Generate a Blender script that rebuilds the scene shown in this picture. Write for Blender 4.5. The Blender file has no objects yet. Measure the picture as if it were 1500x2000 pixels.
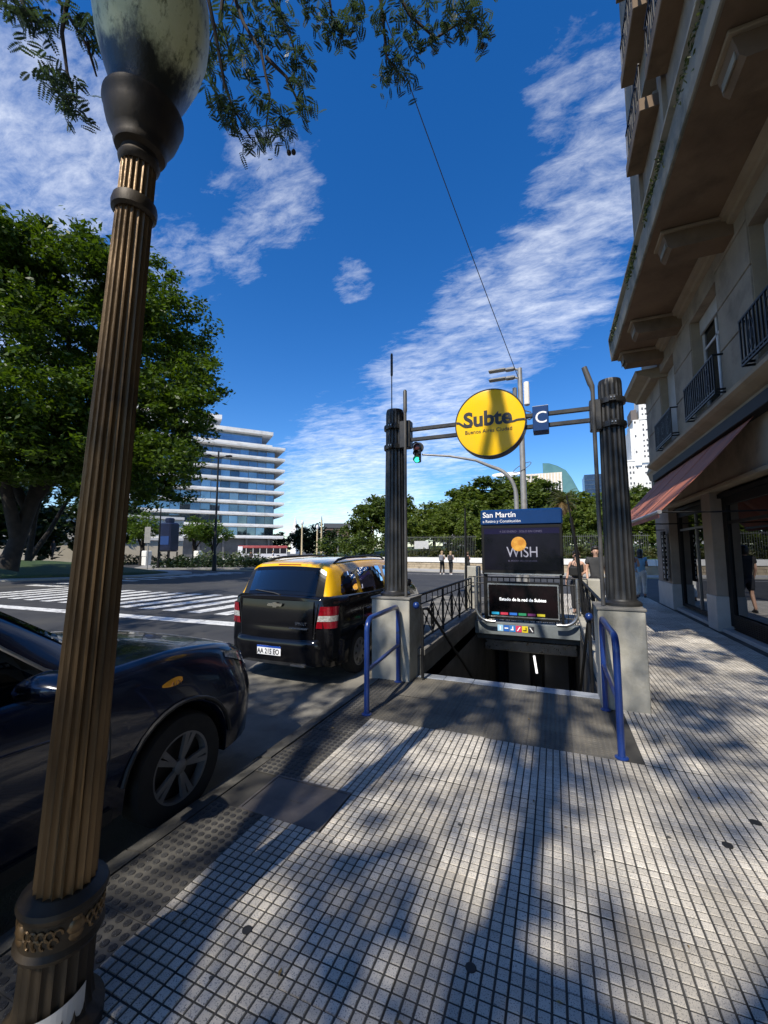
import bpy, bmesh, math, random
import numpy as np
from math import sin, cos, pi, radians, sqrt, atan2
from mathutils import Vector, Matrix, Quaternion

S = bpy.context.scene
C = S.collection
random.seed(7)

# ------------------------------------------------------------------ camera
cam = bpy.data.cameras.new('camera')
cam.sensor_fit = 'HORIZONTAL'
cam.sensor_width = 36.0
cam.lens = 800.0 / 1500.0 * 36.0
cam.clip_start = 0.05
cam.clip_end = 6000.0
camo = bpy.data.objects.new('camera', cam)
camo.location = (0.0, 0.0, 1.62)
camo.rotation_euler = (radians(90 + 5.4978), 0.0, radians(22.445))
C.objects.link(camo)
S.camera = camo

# ------------------------------------------------------------------ exposure
S.view_settings.view_transform = 'Standard'
S.view_settings.look = 'None'
S.view_settings.gamma = 1.0
S.view_settings.exposure = 0.25
S.view_settings.use_curve_mapping = False
S.render.engine = 'CYCLES'
S.cycles.use_denoising = True
S.cycles.max_bounces = 6
S.cycles.diffuse_bounces = 3
S.cycles.glossy_bounces = 3
S.cycles.transparent_max_bounces = 8

# ------------------------------------------------------------------ sun and sky
SUN_EL = radians(48.0)
SUN_DIR = Vector((-0.118, -1.0, 0.0)).normalized() * cos(SUN_EL) + Vector((0, 0, sin(SUN_EL)))
sl = bpy.data.lights.new('sun', 'SUN')
sl.energy = 5.0
sl.angle = radians(0.53)
sl.color = (1.0, 0.93, 0.82)
so = bpy.data.objects.new('sun', sl)
so.rotation_euler = (-SUN_DIR).to_track_quat('-Z', 'Y').to_euler()
C.objects.link(so)

world = bpy.data.worlds.new('World')
S.world = world
world.use_nodes = True
SKY_STRENGTH = 0.15


class NT:
    """small helper for wiring shader nodes"""
    def __init__(s, tree):
        s.t = tree
        s.n = tree.nodes
        s.n.clear()

    def new(s, kind, **kw):
        nd = s.n.new(kind)
        for k, v in kw.items():
            setattr(nd, k, v)
        return nd

    def link(s, a, b):
        s.t.links.new(a, b)

    def _in(s, sock, v):
        if hasattr(v, 'is_output'):
            s.link(v, sock)
        else:
            sock.default_value = v

    def math(s, op, a, b=0.0, c=None, clamp=False):
        nd = s.new('ShaderNodeMath', operation=op)
        nd.use_clamp = clamp
        s._in(nd.inputs[0], a)
        s._in(nd.inputs[1], b)
        if c is not None:
            s._in(nd.inputs[2], c)
        return nd.outputs[0]

    def vmath(s, op, a, b=(0, 0, 0), scale=None):
        nd = s.new('ShaderNodeVectorMath', operation=op)
        s._in(nd.inputs[0], a)
        if op != 'SCALE':
            s._in(nd.inputs[1], b)
        if scale is not None:
            s._in(nd.inputs['Scale'], scale)
        return nd.outputs['Value'] if op in ('DOT_PRODUCT', 'LENGTH', 'DISTANCE') else nd.outputs[0]

    def noise(s, vec, scale=5.0, detail=4.0, rough=0.5, dist=0.0):
        nd = s.new('ShaderNodeTexNoise')
        s.link(vec, nd.inputs['Vector'])
        nd.inputs['Scale'].default_value = scale
        nd.inputs['Detail'].default_value = detail
        nd.inputs['Roughness'].default_value = rough
        nd.inputs['Distortion'].default_value = dist
        return nd.outputs[0]

    def remap(s, v, a, b, c=0.0, d=1.0, smooth=False):
        nd = s.new('ShaderNodeMapRange')
        if smooth:
            nd.interpolation_type = 'SMOOTHSTEP'
        s._in(nd.inputs[0], v)
        nd.inputs[1].default_value = a
        nd.inputs[2].default_value = b
        nd.inputs[3].default_value = c
        nd.inputs[4].default_value = d
        return nd.outputs[0]

    def mix(s, fac, a, b, blend='MIX'):
        nd = s.new('ShaderNodeMix', data_type='RGBA', blend_type=blend)
        s._in(nd.inputs[0], fac)
        for sock, v in ((nd.inputs[6], a), (nd.inputs[7], b)):
            if hasattr(v, 'is_output'):
                s.link(v, sock)
            else:
                sock.default_value = (v[0], v[1], v[2], 1.0)
        return nd.outputs[2]


def build_world():
    t = NT(world.node_tree)
    out = t.new('ShaderNodeOutputWorld')
    bg = t.new('ShaderNodeBackground')
    bg.inputs['Strength'].default_value = SKY_STRENGTH
    sky = t.new('ShaderNodeTexSky', sky_type='NISHITA')
    sky.sun_disc = False
    sky.sun_elevation = SUN_EL
    sky.sun_rotation = atan2(SUN_DIR.x, SUN_DIR.y)
    sky.altitude = 30
    sky.air_density = 1.0
    sky.dust_density = 0.15
    sky.ozone_density = 4.0
    tc = t.new('ShaderNodeTexCoord')
    d = tc.outputs['Generated']
    hs = t.new('ShaderNodeHueSaturation')
    hs.inputs['Saturation'].default_value = 1.33
    hs.inputs['Hue'].default_value = 0.509
    t.link(sky.outputs[0], hs.inputs['Color'])
    sep = t.new('ShaderNodeSeparateXYZ')
    t.link(d, sep.inputs[0])
    z = sep.outputs[2]
    # clouds lie on a flat layer: the view ray meets it at xy/z
    zz = t.math('ADD', t.math('MAXIMUM', z, 0.0), 0.10)
    comb = t.new('ShaderNodeCombineXYZ')
    t.link(t.math('DIVIDE', sep.outputs[0], zz), comb.inputs[0])
    t.link(t.math('DIVIDE', sep.outputs[1], zz), comb.inputs[1])
    p = comb.outputs[0]
    rot = t.new('ShaderNodeMapping')
    t.link(p, rot.inputs[0])
    rot.inputs['Rotation'].default_value = (0, 0, radians(-38))
    rot.inputs['Scale'].default_value = (0.9, 1.9, 1.0)
    pr = rot.outputs[0]
    fine = t.noise(pr, 10.0, 12, 0.70, 0.3)
    mid = t.noise(pr, 2.6, 9, 0.64, 0.5)
    big = t.noise(pr, 0.55, 3, 0.5, 0.2)
    # where the cloud banks of that moment stand in the sky
    cover = None
    for (vx, vy, vz, r0, r1, w) in CLOUD_BANKS:
        dv = Vector((vx, vy, vz)).normalized()
        b = t.remap(t.vmath('DOT_PRODUCT', d, dv), cos(radians(r1)), cos(radians(r0)), 0.0, w, True)
        cover = b if cover is None else t.math('MAXIMUM', cover, b)
    gen = t.math('MULTIPLY', t.remap(big, 0.42, 0.66, 0.0, 0.85, True), t.remap(t.vmath('DOT_PRODUCT', d, Vector((-0.38, 0.82, 0.42)).normalized()), 0.62, 0.92, 1.25, 0.35, True))  # extra cloud outside the view, added to whiten the fill light
    cover = t.math('MAXIMUM', cover, gen)
    thr = t.math('SUBTRACT', 0.715, t.math('MULTIPLY', cover, 0.39))
    v = t.math('ADD', t.math('MULTIPLY', fine, 0.55), t.math('MULTIPLY', mid, 0.45))
    m = t.math('MULTIPLY', t.math('SUBTRACT', v, thr), 2.3, clamp=True)
    m = t.math('POWER', m, 1.25)
    m = t.math('MULTIPLY', m, t.remap(z, 0.0, 0.05, 0.3, 0.82))
    cl = t.mix(m, hs.outputs[0], CLOUD_COL)
    t.link(cl, bg.inputs['Color'])
    t.link(bg.outputs[0], out.inputs['Surface'])


CLOUD_COL = (7.8, 8.0, 8.2)
CLOUD_BANKS = [
    # direction, full within r0 degrees, gone past r1 degrees, weight
    (-0.435, 0.889, 0.145, 4, 17, 1.04),
    (-0.246, 0.911, 0.332, 4, 15, 0.99),
    (-0.119, 0.872, 0.474, 3, 12, 0.94),
    (0.018, 0.843, 0.538, 3, 11, 0.94),
    (0.104, 0.745, 0.659, 3, 12, 0.89),
    (0.079, 0.682, 0.727, 2, 9, 0.79),
    (-0.716, 0.320, 0.621, 4, 15, 0.94),
    (-0.678, 0.272, 0.683, 3, 12, 0.69),
    (-0.85, 0.30, 0.45, 6, 20, 0.89),
    (-0.476, 0.572, 0.668, 2, 9, 0.81),
    (-0.656, 0.518, 0.549, 1, 8, 0.81),
    (-0.561, 0.589, 0.582, 1, 5, 0.79),
    (-0.373, 0.732, 0.570, 0.5, 4, 0.71),
    (-0.487, 0.829, 0.275, 1, 7, 0.84),
]
build_world()

# ------------------------------------------------------------------ materials
MATS = {}


def mat(name, c1, c2=None, scale=4.0, detail=5.0, rough=0.6, metal=0.0, bump=0.0, bscale=None,
        rvar=0.0, spec=0.5, coat=0.0, objrand=0.0, islrand=0.0, stretch=None, lo=0.35, hi=0.65,
        emit=None, estr=0.0, speck=None, sscale=150.0, slo=0.6, shi=0.7, dirt=None, dscale=0.7, dlo=0.5, dhi=0.7):
    if name in MATS:
        return MATS[name]
    m = bpy.data.materials.new(name)
    m.use_nodes = True
    t = NT(m.node_tree)
    out = t.new('ShaderNodeOutputMaterial')
    b = t.new('ShaderNodeBsdfPrincipled')
    t.link(b.outputs[0], out.inputs[0])
    geo = t.new('ShaderNodeNewGeometry')
    vec = geo.outputs['Position']
    if stretch:
        mp = t.new('ShaderNodeMapping')
        t.link(vec, mp.inputs[0])
        mp.inputs['Scale'].default_value = stretch
        vec = mp.outputs[0]
    if c2 is not None:
        n = t.noise(vec, scale, detail, 0.6)
        col = t.mix(t.remap(n, lo, hi), c1, c2)
    else:
        nd = t.new('ShaderNodeRGB')
        nd.outputs[0].default_value = (*c1, 1)
        col = nd.outputs[0]
    if speck:
        n = t.noise(geo.outputs['Position'], sscale, 2, 0.5)
        col = t.mix(t.remap(n, slo, shi), col, speck)
    if dirt:
        n = t.noise(geo.outputs['Position'], dscale, 6, 0.65)
        col = t.mix(t.remap(n, dlo, dhi), col, dirt)
    if objrand:
        oi = t.new('ShaderNodeObjectInfo')
        f = t.remap(oi.outputs['Random'], 0, 1, 1 - objrand, 1 + objrand)
        col = t.vmath('SCALE', col, scale=f)
    if islrand:
        f = t.remap(geo.outputs['Random Per Island'], 0, 1, 1 - islrand, 1 + islrand)
        col = t.vmath('SCALE', col, scale=f)
    t.link(col, b.inputs['Base Color'])
    b.inputs['Metallic'].default_value = metal
    b.inputs['Specular IOR Level'].default_value = spec
    if coat:
        b.inputs['Coat Weight'].default_value = coat
        b.inputs['Coat Roughness'].default_value = 0.03
    if rvar:
        n2 = t.noise(vec, scale * 2.3, 4, 0.6)
        t.link(t.remap(n2, 0.3, 0.7, max(0.02, rough - rvar), min(1, rough + rvar)), b.inputs['Roughness'])
    else:
        b.inputs['Roughness'].default_value = rough
    if bump:
        nb = t.noise(vec, bscale or scale * 6, 4, 0.6)
        bp = t.new('ShaderNodeBump')
        bp.inputs['Strength'].default_value = 1.0
        bp.inputs['Distance'].default_value = bump
        t.link(nb, bp.inputs['Height'])
        t.link(bp.outputs[0], b.inputs['Normal'])
    if emit:
        b.inputs['Emission Color'].default_value = (*emit, 1)
        b.inputs['Emission Strength'].default_value = estr
    MATS[name] = m
    return m


def leaf_mat(name, c1, c2, trans=0.35, tint=(1.25, 1.3, 0.55), rough=0.45):
    if name in MATS:
        return MATS[name]
    m = bpy.data.materials.new(name)
    m.use_nodes = True
    t = NT(m.node_tree)
    out = t.new('ShaderNodeOutputMaterial')
    geo = t.new('ShaderNodeNewGeometry')
    n = t.noise(geo.outputs['Position'], 0.45, 3, 0.6)
    f = t.math('ADD', t.math('MULTIPLY', geo.outputs['Random Per Island'], 0.55), t.math('MULTIPLY', n, 0.5), clamp=True)
    col = t.mix(f, c1, c2)
    b = t.new('ShaderNodeBsdfPrincipled')
    t.link(col, b.inputs['Base Color'])
    b.inputs['Roughness'].default_value = rough
    b.inputs['Specular IOR Level'].default_value = 0.35
    tr = t.new('ShaderNodeBsdfTranslucent')
    t.link(t.vmath('MULTIPLY', col, tint), tr.inputs[0])
    ms = t.new('ShaderNodeMixShader')
    ms.inputs[0].default_value = trans
    t.link(b.outputs[0], ms.inputs[1])
    t.link(tr.outputs[0], ms.inputs[2])
    t.link(ms.outputs[0], out.inputs[0])
    MATS[name] = m
    return m


def glass_mat(name, tint=(0.02, 0.025, 0.03), trans=0.25, rough=0.0, ior=1.5):
    """pane that lets part of the light straight through and mirrors the rest by Fresnel"""
    if name in MATS:
        return MATS[name]
    m = bpy.data.materials.new(name)
    m.use_nodes = True
    t = NT(m.node_tree)
    out = t.new('ShaderNodeOutputMaterial')
    fr = t.new('ShaderNodeFresnel')
    fr.inputs[0].default_value = ior
    tr = t.new('ShaderNodeBsdfTransparent')
    tr.inputs[0].default_value = (trans, trans, trans * 1.03, 1)
    gl = t.new('ShaderNodeBsdfGlossy')
    gl.inputs['Roughness'].default_value = rough
    gl.inputs[0].default_value = (0.95, 0.97, 1, 1)
    df = t.new('ShaderNodeBsdfDiffuse')
    df.inputs[0].default_value = (*tint, 1)
    m1 = t.new('ShaderNodeMixShader')
    m1.inputs[0].default_value = 0.15
    t.link(tr.outputs[0], m1.inputs[1])
    t.link(df.outputs[0], m1.inputs[2])
    m2 = t.new('ShaderNodeMixShader')
    t.link(fr.outputs[0], m2.inputs[0])
    t.link(m1.outputs[0], m2.inputs[1])
    t.link(gl.outputs[0], m2.inputs[2])
    t.link(m2.outputs[0], out.inputs[0])
    MATS[name] = m
    return m


# ------------------------------------------------------------------ mesh building
ORG = {}


class MB:
    def __init__(s):
        s.v = []
        s.f = []
        s.mi = []
        s.m = 0

    def add(s, vs, fs, m=None):
        o = len(s.v)
        s.v.extend([tuple(p) for p in vs])
        for f in fs:
            s.f.append(tuple(i + o for i in f))
            s.mi.append(s.m if m is None else m)
        return s

    def box(s, x0, x1, y0, y1, z0, z1, m=None, bev=0.0):
        if bev <= 0:
            vs = [(x0, y0, z0), (x1, y0, z0), (x1, y1, z0), (x0, y1, z0), (x0, y0, z1), (x1, y0, z1), (x1, y1, z1), (x0, y1, z1)]
            return s.add(vs, [(0, 3, 2, 1), (4, 5, 6, 7), (0, 1, 5, 4), (1, 2, 6, 5), (2, 3, 7, 6), (3, 0, 4, 7)], m)
        b = bev
        rings = []
        for (i, z) in ((b, z0), (0, z0 + b), (0, z1 - b), (b, z1)):
            xa, xb, ya, yb = x0 + i, x1 - i, y0 + i, y1 - i
            rings.append([(xa + b, ya, z), (xb - b, ya, z), (xb, ya + b, z), (xb, yb - b, z), (xb - b, yb, z), (xa + b, yb, z), (xa, yb - b, z), (xa, ya + b, z)])
        return s.loft(rings, True, True, m)

    def loft(s, rings, closed=True, caps=True, m=None):
        n = len(rings[0])
        vs = [p for r in rings for p in r]
        fs = []
        for i in range(len(rings) - 1):
            for j in range(n if closed else n - 1):
                k = (j + 1) % n
                fs.append((i * n + j, i * n + k, (i + 1) * n + k, (i + 1) * n + j))
        if caps and closed:
            fs.append(tuple(range(n - 1, -1, -1)))
            o = (len(rings) - 1) * n
            fs.append(tuple(o + j for j in range(n)))
        return s.add(vs, fs, m)

    def lathe(s, prof, n=24, c=(0, 0, 0), m=None, caps=True, a0=0.0):
        rings = []
        for r, z in prof:
            rings.append([(c[0] + r * cos(a0 + 2 * pi * j / n), c[1] + r * sin(a0 + 2 * pi * j / n), c[2] + z) for j in range(n)])
        return s.loft(rings, True, caps, m)

    def tube(s, pts, r, n=8, m=None, caps=True):
        pts = [Vector(p) for p in pts]
        rs = r if isinstance(r, (list, tuple)) else [r] * len(pts)
        rings = []
        up = None
        for i, p in enumerate(pts):
            if i == 0:
                d = pts[1] - p
            elif i == len(pts) - 1:
                d = p - pts[i - 1]
            else:
                d = (pts[i + 1] - p).normalized() + (p - pts[i - 1]).normalized()
            if d.length < 1e-9:
                d = Vector((0, 0, 1))
            d.normalize()
            if up is None:
                up = Vector((0, 0, 1)) if abs(d.z) < 0.9 else Vector((1, 0, 0))
            a = d.cross(up)
            if a.length < 1e-6:
                a = d.cross(Vector((0, 1, 0)))
            a.normalize()
            b = a.cross(d).normalized()
            up = b
            rings.append([p + (a * cos(2 * pi * j / n) + b * sin(2 * pi * j / n)) * rs[i] for j in range(n)])
        return s.loft(rings, True, caps, m)

    def prism(s, poly, axis, a, b, m=None):
        """polygon in the two other axes pushed from a to b along axis"""
        def P(u, v, w):
            return {'x': (w, u, v), 'y': (u, w, v), 'z': (u, v, w)}[axis]
        n = len(poly)
        vs = [P(u, v, a) for u, v in poly] + [P(u, v, b) for u, v in poly]
        fs = [tuple(range(n)), tuple(range(2 * n - 1, n - 1, -1))]
        for j in range(n):
            k = (j + 1) % n
            fs.append((j, j + n, k + n, k))
        return s.add(vs, fs, m)

    def quad(s, a, b, c, d, m=None):
        return s.add([a, b, c, d], [(0, 1, 2, 3)], m)

    def xf(s, M):
        s.v = [tuple(M @ Vector(p)) for p in s.v]
        return s

    def mesh(s, name, mats, smooth=False, org=(0, 0, 0), fixn=True):
        me = bpy.data.meshes.new(name)
        o = Vector(org)
        me.from_pydata([(p[0] - o.x, p[1] - o.y, p[2] - o.z) for p in s.v], [], s.f)
        if not isinstance(mats, (list, tuple)):
            mats = [mats]
        for m in mats:
            me.materials.append(m)
        if len(mats) > 1:
            me.polygons.foreach_set('material_index', s.mi)
        if fixn:
            bm = bmesh.new()
            bm.from_mesh(me)
            bmesh.ops.recalc_face_normals(bm, faces=bm.faces)
            bm.to_mesh(me)
            bm.free()
        if smooth is True:
            me.polygons.foreach_set('use_smooth', [True] * len(me.polygons))
        elif smooth:
            me.polygons.foreach_set('use_smooth', [True] * len(me.polygons))
            me.set_sharp_from_angle(angle=radians(smooth))
        me.update()
        return me

    def build(s, name, mats, parent=None, smooth=False, fixn=True):
        org = ORG[parent.name] if parent else (0, 0, 0)
        ob = bpy.data.objects.new(name, s.mesh(name, mats, smooth, org, fixn))
        C.objects.link(ob)
        if parent:
            ob.parent = parent
        ORG[ob.name] = org
        return ob

    def thing(s, name, mats, label, cat, loc=(0, 0, 0), group=None, smooth=False, fixn=True, kind=None):
        """a thing that is one mesh; vertices are in world space, loc becomes its origin"""
        ob = bpy.data.objects.new(name, s.mesh(name, mats, smooth, loc, fixn))
        ob.location = loc
        C.objects.link(ob)
        ORG[ob.name] = loc
        tag(ob, label, cat, group, kind)
        return ob


def tag(o, label=None, cat=None, group=None, kind=None):
    if label:
        o['label'] = label
    if cat:
        o['category'] = cat
    if group:
        o['group'] = group
    if kind:
        o['kind'] = kind
    return o


def root(name, label, cat, loc=(0, 0, 0), group=None, local=False, rotz=0.0):
    """an Empty at the base of a thing; local=True means its parts are given in its own frame"""
    o = bpy.data.objects.new(name, None)
    o.empty_display_size = 0.2
    o.location = loc
    o.rotation_euler = (0, 0, rotz)
    C.objects.link(o)
    ORG[o.name] = (0, 0, 0) if local else tuple(loc)
    return tag(o, label, cat, group)


def kids(o):
    return [c for c in o.children]


def copy_tree(o, parent=None):
    c = o.copy()
    C.objects.link(c)
    if parent is not None:
        c.parent = parent
        c.matrix_parent_inverse = o.matrix_parent_inverse.copy()
    ORG[c.name] = ORG.get(o.name, (0, 0, 0))
    for k in kids(o):
        copy_tree(k, c)
    return c


def text(name, body, size, loc, rot, m, parent, ext=0.002, align='LEFT', sx=1.0, bold=0.0):
    cu = bpy.data.curves.new(name, 'FONT')
    cu.body = body
    cu.size = size
    cu.extrude = ext
    cu.align_x = align
    cu.align_y = 'BOTTOM_BASELINE'
    cu.offset = bold
    cu.resolution_u = 4
    cu.materials.append(m)
    o = bpy.data.objects.new(name, cu)
    org = Vector(ORG[parent.name])
    o.location = Vector(loc) - org
    o.rotation_euler = rot
    o.scale = (sx, 1, 1)
    C.objects.link(o)
    o.parent = parent
    ORG[o.name] = tuple(org)
    return o


def np_mesh(name, V, F, m, smooth=False):
    """quick mesh from numpy arrays: V (n,3), F (k,4) or (k,3)"""
    me = bpy.data.meshes.new(name)
    V = np.asarray(V, np.float32)
    F = np.asarray(F, np.int32)
    me.vertices.add(len(V))
    me.vertices.foreach_set('co', V.ravel())
    k = F.shape[1]
    me.loops.add(F.size)
    me.loops.foreach_set('vertex_index', F.ravel())
    me.polygons.add(len(F))
    me.polygons.foreach_set('loop_start', np.arange(0, F.size, k, dtype=np.int32))
    me.polygons.foreach_set('loop_total', np.full(len(F), k, np.int32))
    me.materials.append(m)
    me.update(calc_edges=True)
    if smooth:
        me.polygons.foreach_set('use_smooth', [True] * len(F))
    return me
# ------------------------------------------------------------------ ground, road, pavement
M_asphalt = mat('asphalt', (0.024, 0.025, 0.027), (0.042, 0.042, 0.043), 1.2, 7, 0.85, bump=0.004, bscale=160,
                speck=(0.085, 0.085, 0.083), sscale=95, slo=0.62, shi=0.74, dirt=(0.06, 0.057, 0.05), dscale=0.35, dlo=0.52, dhi=0.7)
M_dusty = mat('dusty_concrete', (0.12, 0.115, 0.1), (0.23, 0.215, 0.18), 1.6, 7, 0.9, bump=0.004, bscale=70,
              dirt=(0.06, 0.058, 0.052), dscale=1.3, dlo=0.48, dhi=0.62)
M_ground = mat('open_ground', (0.07, 0.068, 0.062), (0.1, 0.095, 0.085), 0.4, 5, 0.9)
M_grass = mat('grass', (0.018, 0.04, 0.008), (0.04, 0.075, 0.014), 3.0, 6, 0.8, bump=0.03, bscale=30)
M_paint = mat('road_paint', (0.5, 0.5, 0.48), (0.74, 0.74, 0.71), 6, 6, 0.7, dirt=(0.07, 0.07, 0.07), dscale=4.5, dlo=0.55, dhi=0.68)
M_ypaint = mat('yellow_paint', (0.55, 0.36, 0.03), (0.42, 0.3, 0.06), 6, 6, 0.7)
M_pane = mat('tile_pane', (0.45, 0.415, 0.355), (0.58, 0.54, 0.47), 1.1, 5, 0.62, speck=(0.16, 0.16, 0.16), sscale=210, slo=0.55, shi=0.66,
             objrand=0.18, islrand=0.14, dirt=(0.30, 0.26, 0.2), dscale=1.3, dlo=0.52, dhi=0.76, bump=0.0006, bscale=320, rvar=0.15)
M_joint = mat('tile_joint', (0.035, 0.035, 0.034), (0.075, 0.07, 0.06), 2.0, 5, 0.95, dirt=(0.16, 0.14, 0.11), dscale=0.8, dlo=0.55, dhi=0.75)
M_disc = mat('disc_stone', (0.022, 0.022, 0.022), (0.045, 0.043, 0.04), 5, 5, 0.7, speck=(0.16, 0.16, 0.16), sscale=240, slo=0.6, shi=0.7, objrand=0.12)
M_dust = mat('dust_joint', (0.045, 0.043, 0.038), (0.13, 0.122, 0.105), 2.5, 5, 0.95)
M_kerb = mat('kerb_concrete', (0.055, 0.053, 0.048), (0.12, 0.115, 0.10), 3, 6, 0.9, bump=0.004, bscale=50, dirt=(0.03, 0.029, 0.026), dscale=2.2, dlo=0.45, dhi=0.6)
M_darkpav = mat('dark_paver', (0.078, 0.073, 0.062), (0.15, 0.138, 0.112), 2.2, 6, 0.8, dirt=(0.17, 0.15, 0.115), dscale=1.7, dlo=0.5, dhi=0.72, objrand=0.1)
M_bluestone = mat('sill_stone', (0.2, 0.225, 0.26), (0.32, 0.345, 0.38), 4, 6, 0.5, speck=(0.42, 0.43, 0.45), sscale=160, slo=0.6, shi=0.7, objrand=0.08)
M_iron_lid = mat('lid_iron', (0.085, 0.078, 0.072), (0.16, 0.14, 0.125), 4, 6, 0.6, metal=0.2, bump=0.002, bscale=240, dirt=(0.06, 0.06, 0.075), dscale=2.2, dlo=0.5, dhi=0.72)

ZR = -0.12   # street level
HX0, HX1, HY0, HY1 = -1.66, 0.42, 5.42, 9.30   # stair opening
PX0, PX1 = -2.12, 3.05


def setting(name, mb, m, kind='structure', smooth=False, label=None):
    o = mb.build(name, m, None, smooth)
    o['kind'] = kind
    return o


# the sheet that reaches the horizon, left open under the pavement block
mb = MB()
R = 4000.0
gx0, gx1, gy0, gy1 = -2.3, 30.0, -14.0, 17.6
for (a, b, c, d) in ((-R, R, -R, gy0), (-R, R, gy1, R), (-R, gx0, gy0, gy1), (gx1, R, gy0, gy1)):
    mb.quad((a, c, ZR - 0.01), (b, c, ZR - 0.01), (b, d, ZR - 0.01), (a, d, ZR - 0.01))
setting('ground', mb, M_ground)

mb = MB()
for (a, b, c, d) in ((-70, gx0, gy0, gy1), (-70, 60, gy1, 75)):
    mb.quad((a, c, ZR), (b, c, ZR), (b, d, ZR), (a, d, ZR))
road = setting('road', mb, M_asphalt)

# worn pale concrete gutter bay where the cars stand
mb = MB()
n = 46
pl, pr_ = [], []
for i in range(n + 1):
    y = -6 + 22 * i / n
    pl.append((-4.1 - 0.25 * sin(y * 1.3) - 0.18 * sin(y * 3.7 + 1), y, ZR + 0.004))
    pr_.append((gx0 + 0.0, y, ZR + 0.004))
for i in range(n):
    mb.quad(pl[i], pr_[i], pr_[i + 1], pl[i + 1])
setting('parking_strip', mb, M_dusty)

# kerb stones along the road edge
mb = MB()
y = -6.0
k = 0
kerb = root('kerb', None, None, (-2.21, 0, 0))
kerb['kind'] = 'structure'
rk = random.Random(3)
while y < 17.4:
    L = 1.1
    b = MB()
    dx = rk.uniform(-0.012, 0.012)
    dz = rk.uniform(-0.008, 0.004)
    y1 = min(y + L, 17.4)
    b.prism([(-2.335 + dx, ZR - 0.1), (-2.30 + dx, -0.05 + dz), (-2.25 + dx, -0.012 + dz), (-2.125, 0.002 + dz), (-2.125, ZR - 0.1)], 'y', y + 0.006, y1 - 0.006)
    b.build('kerbstone', M_kerb, kerb)
    y = y1

# pavement bed with the stair opening left out
mb = MB()
for (a, b, c, d) in ((-2.12, 3.4, -14, HY0), (-2.12, HX0, HY0, HY1), (HX1, 3.4, HY0, HY1), (-2.12, 3.4, HY1, 17.6), (3.4, 30, -14, 17.6)):
    mb.box(a, b, c, d, -0.2 if c < HY1 and d > HY0 - 0.1 and a < 0.5 else -0.14, -0.0105)
pave = setting('pavement', mb, M_joint)
ORG[pave.name] = (0, 0, 0)


def tile_mesh(nx, ny, p=0.05):
    """a tile of nx x ny raised panes on its slab"""
    b = MB()
    w, h = nx * p, ny * p
    b.add([(0.001, 0.001, -0.004), (w - 0.001, 0.001, -0.004), (w - 0.001, h - 0.001, -0.004), (0.001, h - 0.001, -0.004)], [(0, 1, 2, 3)], 1)
    g, e = 0.0042, 0.0016
    for i in range(nx):
        for j in range(ny):
            x0, x1, y0, y1 = i * p + g, (i + 1) * p - g, j * p + g, (j + 1) * p - g
            b.add([(x0, y0, -0.004), (x1, y0, -0.004), (x1, y1, -0.004), (x0, y1, -0.004),
                   (x0 + e, y0 + e, 0), (x1 - e, y0 + e, 0), (x1 - e, y1 - e, 0), (x0 + e, y1 - e, 0)],
                  [(4, 5, 6, 7), (0, 1, 5, 4), (1, 2, 6, 5), (2, 3, 7, 6), (3, 0, 4, 7)], 0)
    return b


def disc_mesh(nx, ny, p=0.05, r=0.019):
    b = MB()
    w, h = nx * p, ny * p
    b.add([(0.001, 0.001, -0.004), (w - 0.001, 0.001, -0.004), (w - 0.001, h - 0.001, -0.004), (0.001, h - 0.001, -0.004)], [(0, 1, 2, 3)], 1)
    for i in range(nx):
        for j in range(ny):
            cx, cy = (i + 0.5) * p, (j + 0.5) * p
            n = 10
            lo = [(cx + r * cos(2 * pi * q / n), cy + r * sin(2 * pi * q / n), -0.004) for q in range(n)]
            hi = [(cx + (r - 0.002) * cos(2 * pi * q / n), cy + (r - 0.002) * sin(2 * pi * q / n), 0.0) for q in range(n)]
            b.loft([lo, hi], True, False, 0)
            b.add(hi, [tuple(range(n))], 0)
    return b


TM = {}
rt = random.Random(11)


def lay(x, y, nx, ny, kind='tile'):
    key = (kind, nx, ny)
    if key not in TM:
        if kind == 'tile':
            TM[key] = tile_mesh(nx, ny).mesh('tile', [M_pane, M_joint], fixn=False)
        elif kind == 'disc':
            TM[key] = disc_mesh(nx, ny).mesh('paver', [M_disc, M_dust], fixn=False)
        else:
            TM[key] = disc_mesh(nx, ny, 0.04, 0.012).mesh('paver', [M_darkpav, M_darkpav], fixn=False)
    o = bpy.data.objects.new('tile' if kind == 'tile' else 'paver', TM[key])
    o.location = (x, y, rt.uniform(-0.0032, 0.0012))
    o.rotation_euler = (rt.uniform(-0.005, 0.005), rt.uniform(-0.005, 0.005), rt.uniform(-0.003, 0.003))
    C.objects.link(o)
    o.parent = pave
    return o


far = MB()


def far_tile(x, y, nx, ny):
    b = tile_mesh(nx, ny)
    dz = rt.uniform(-0.002, 0.001)
    far.add([(p[0] + x, p[1] + y, p[2] + dz) for p in b.v], b.f)
    far.mi[-len(b.mi):] = b.mi


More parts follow.
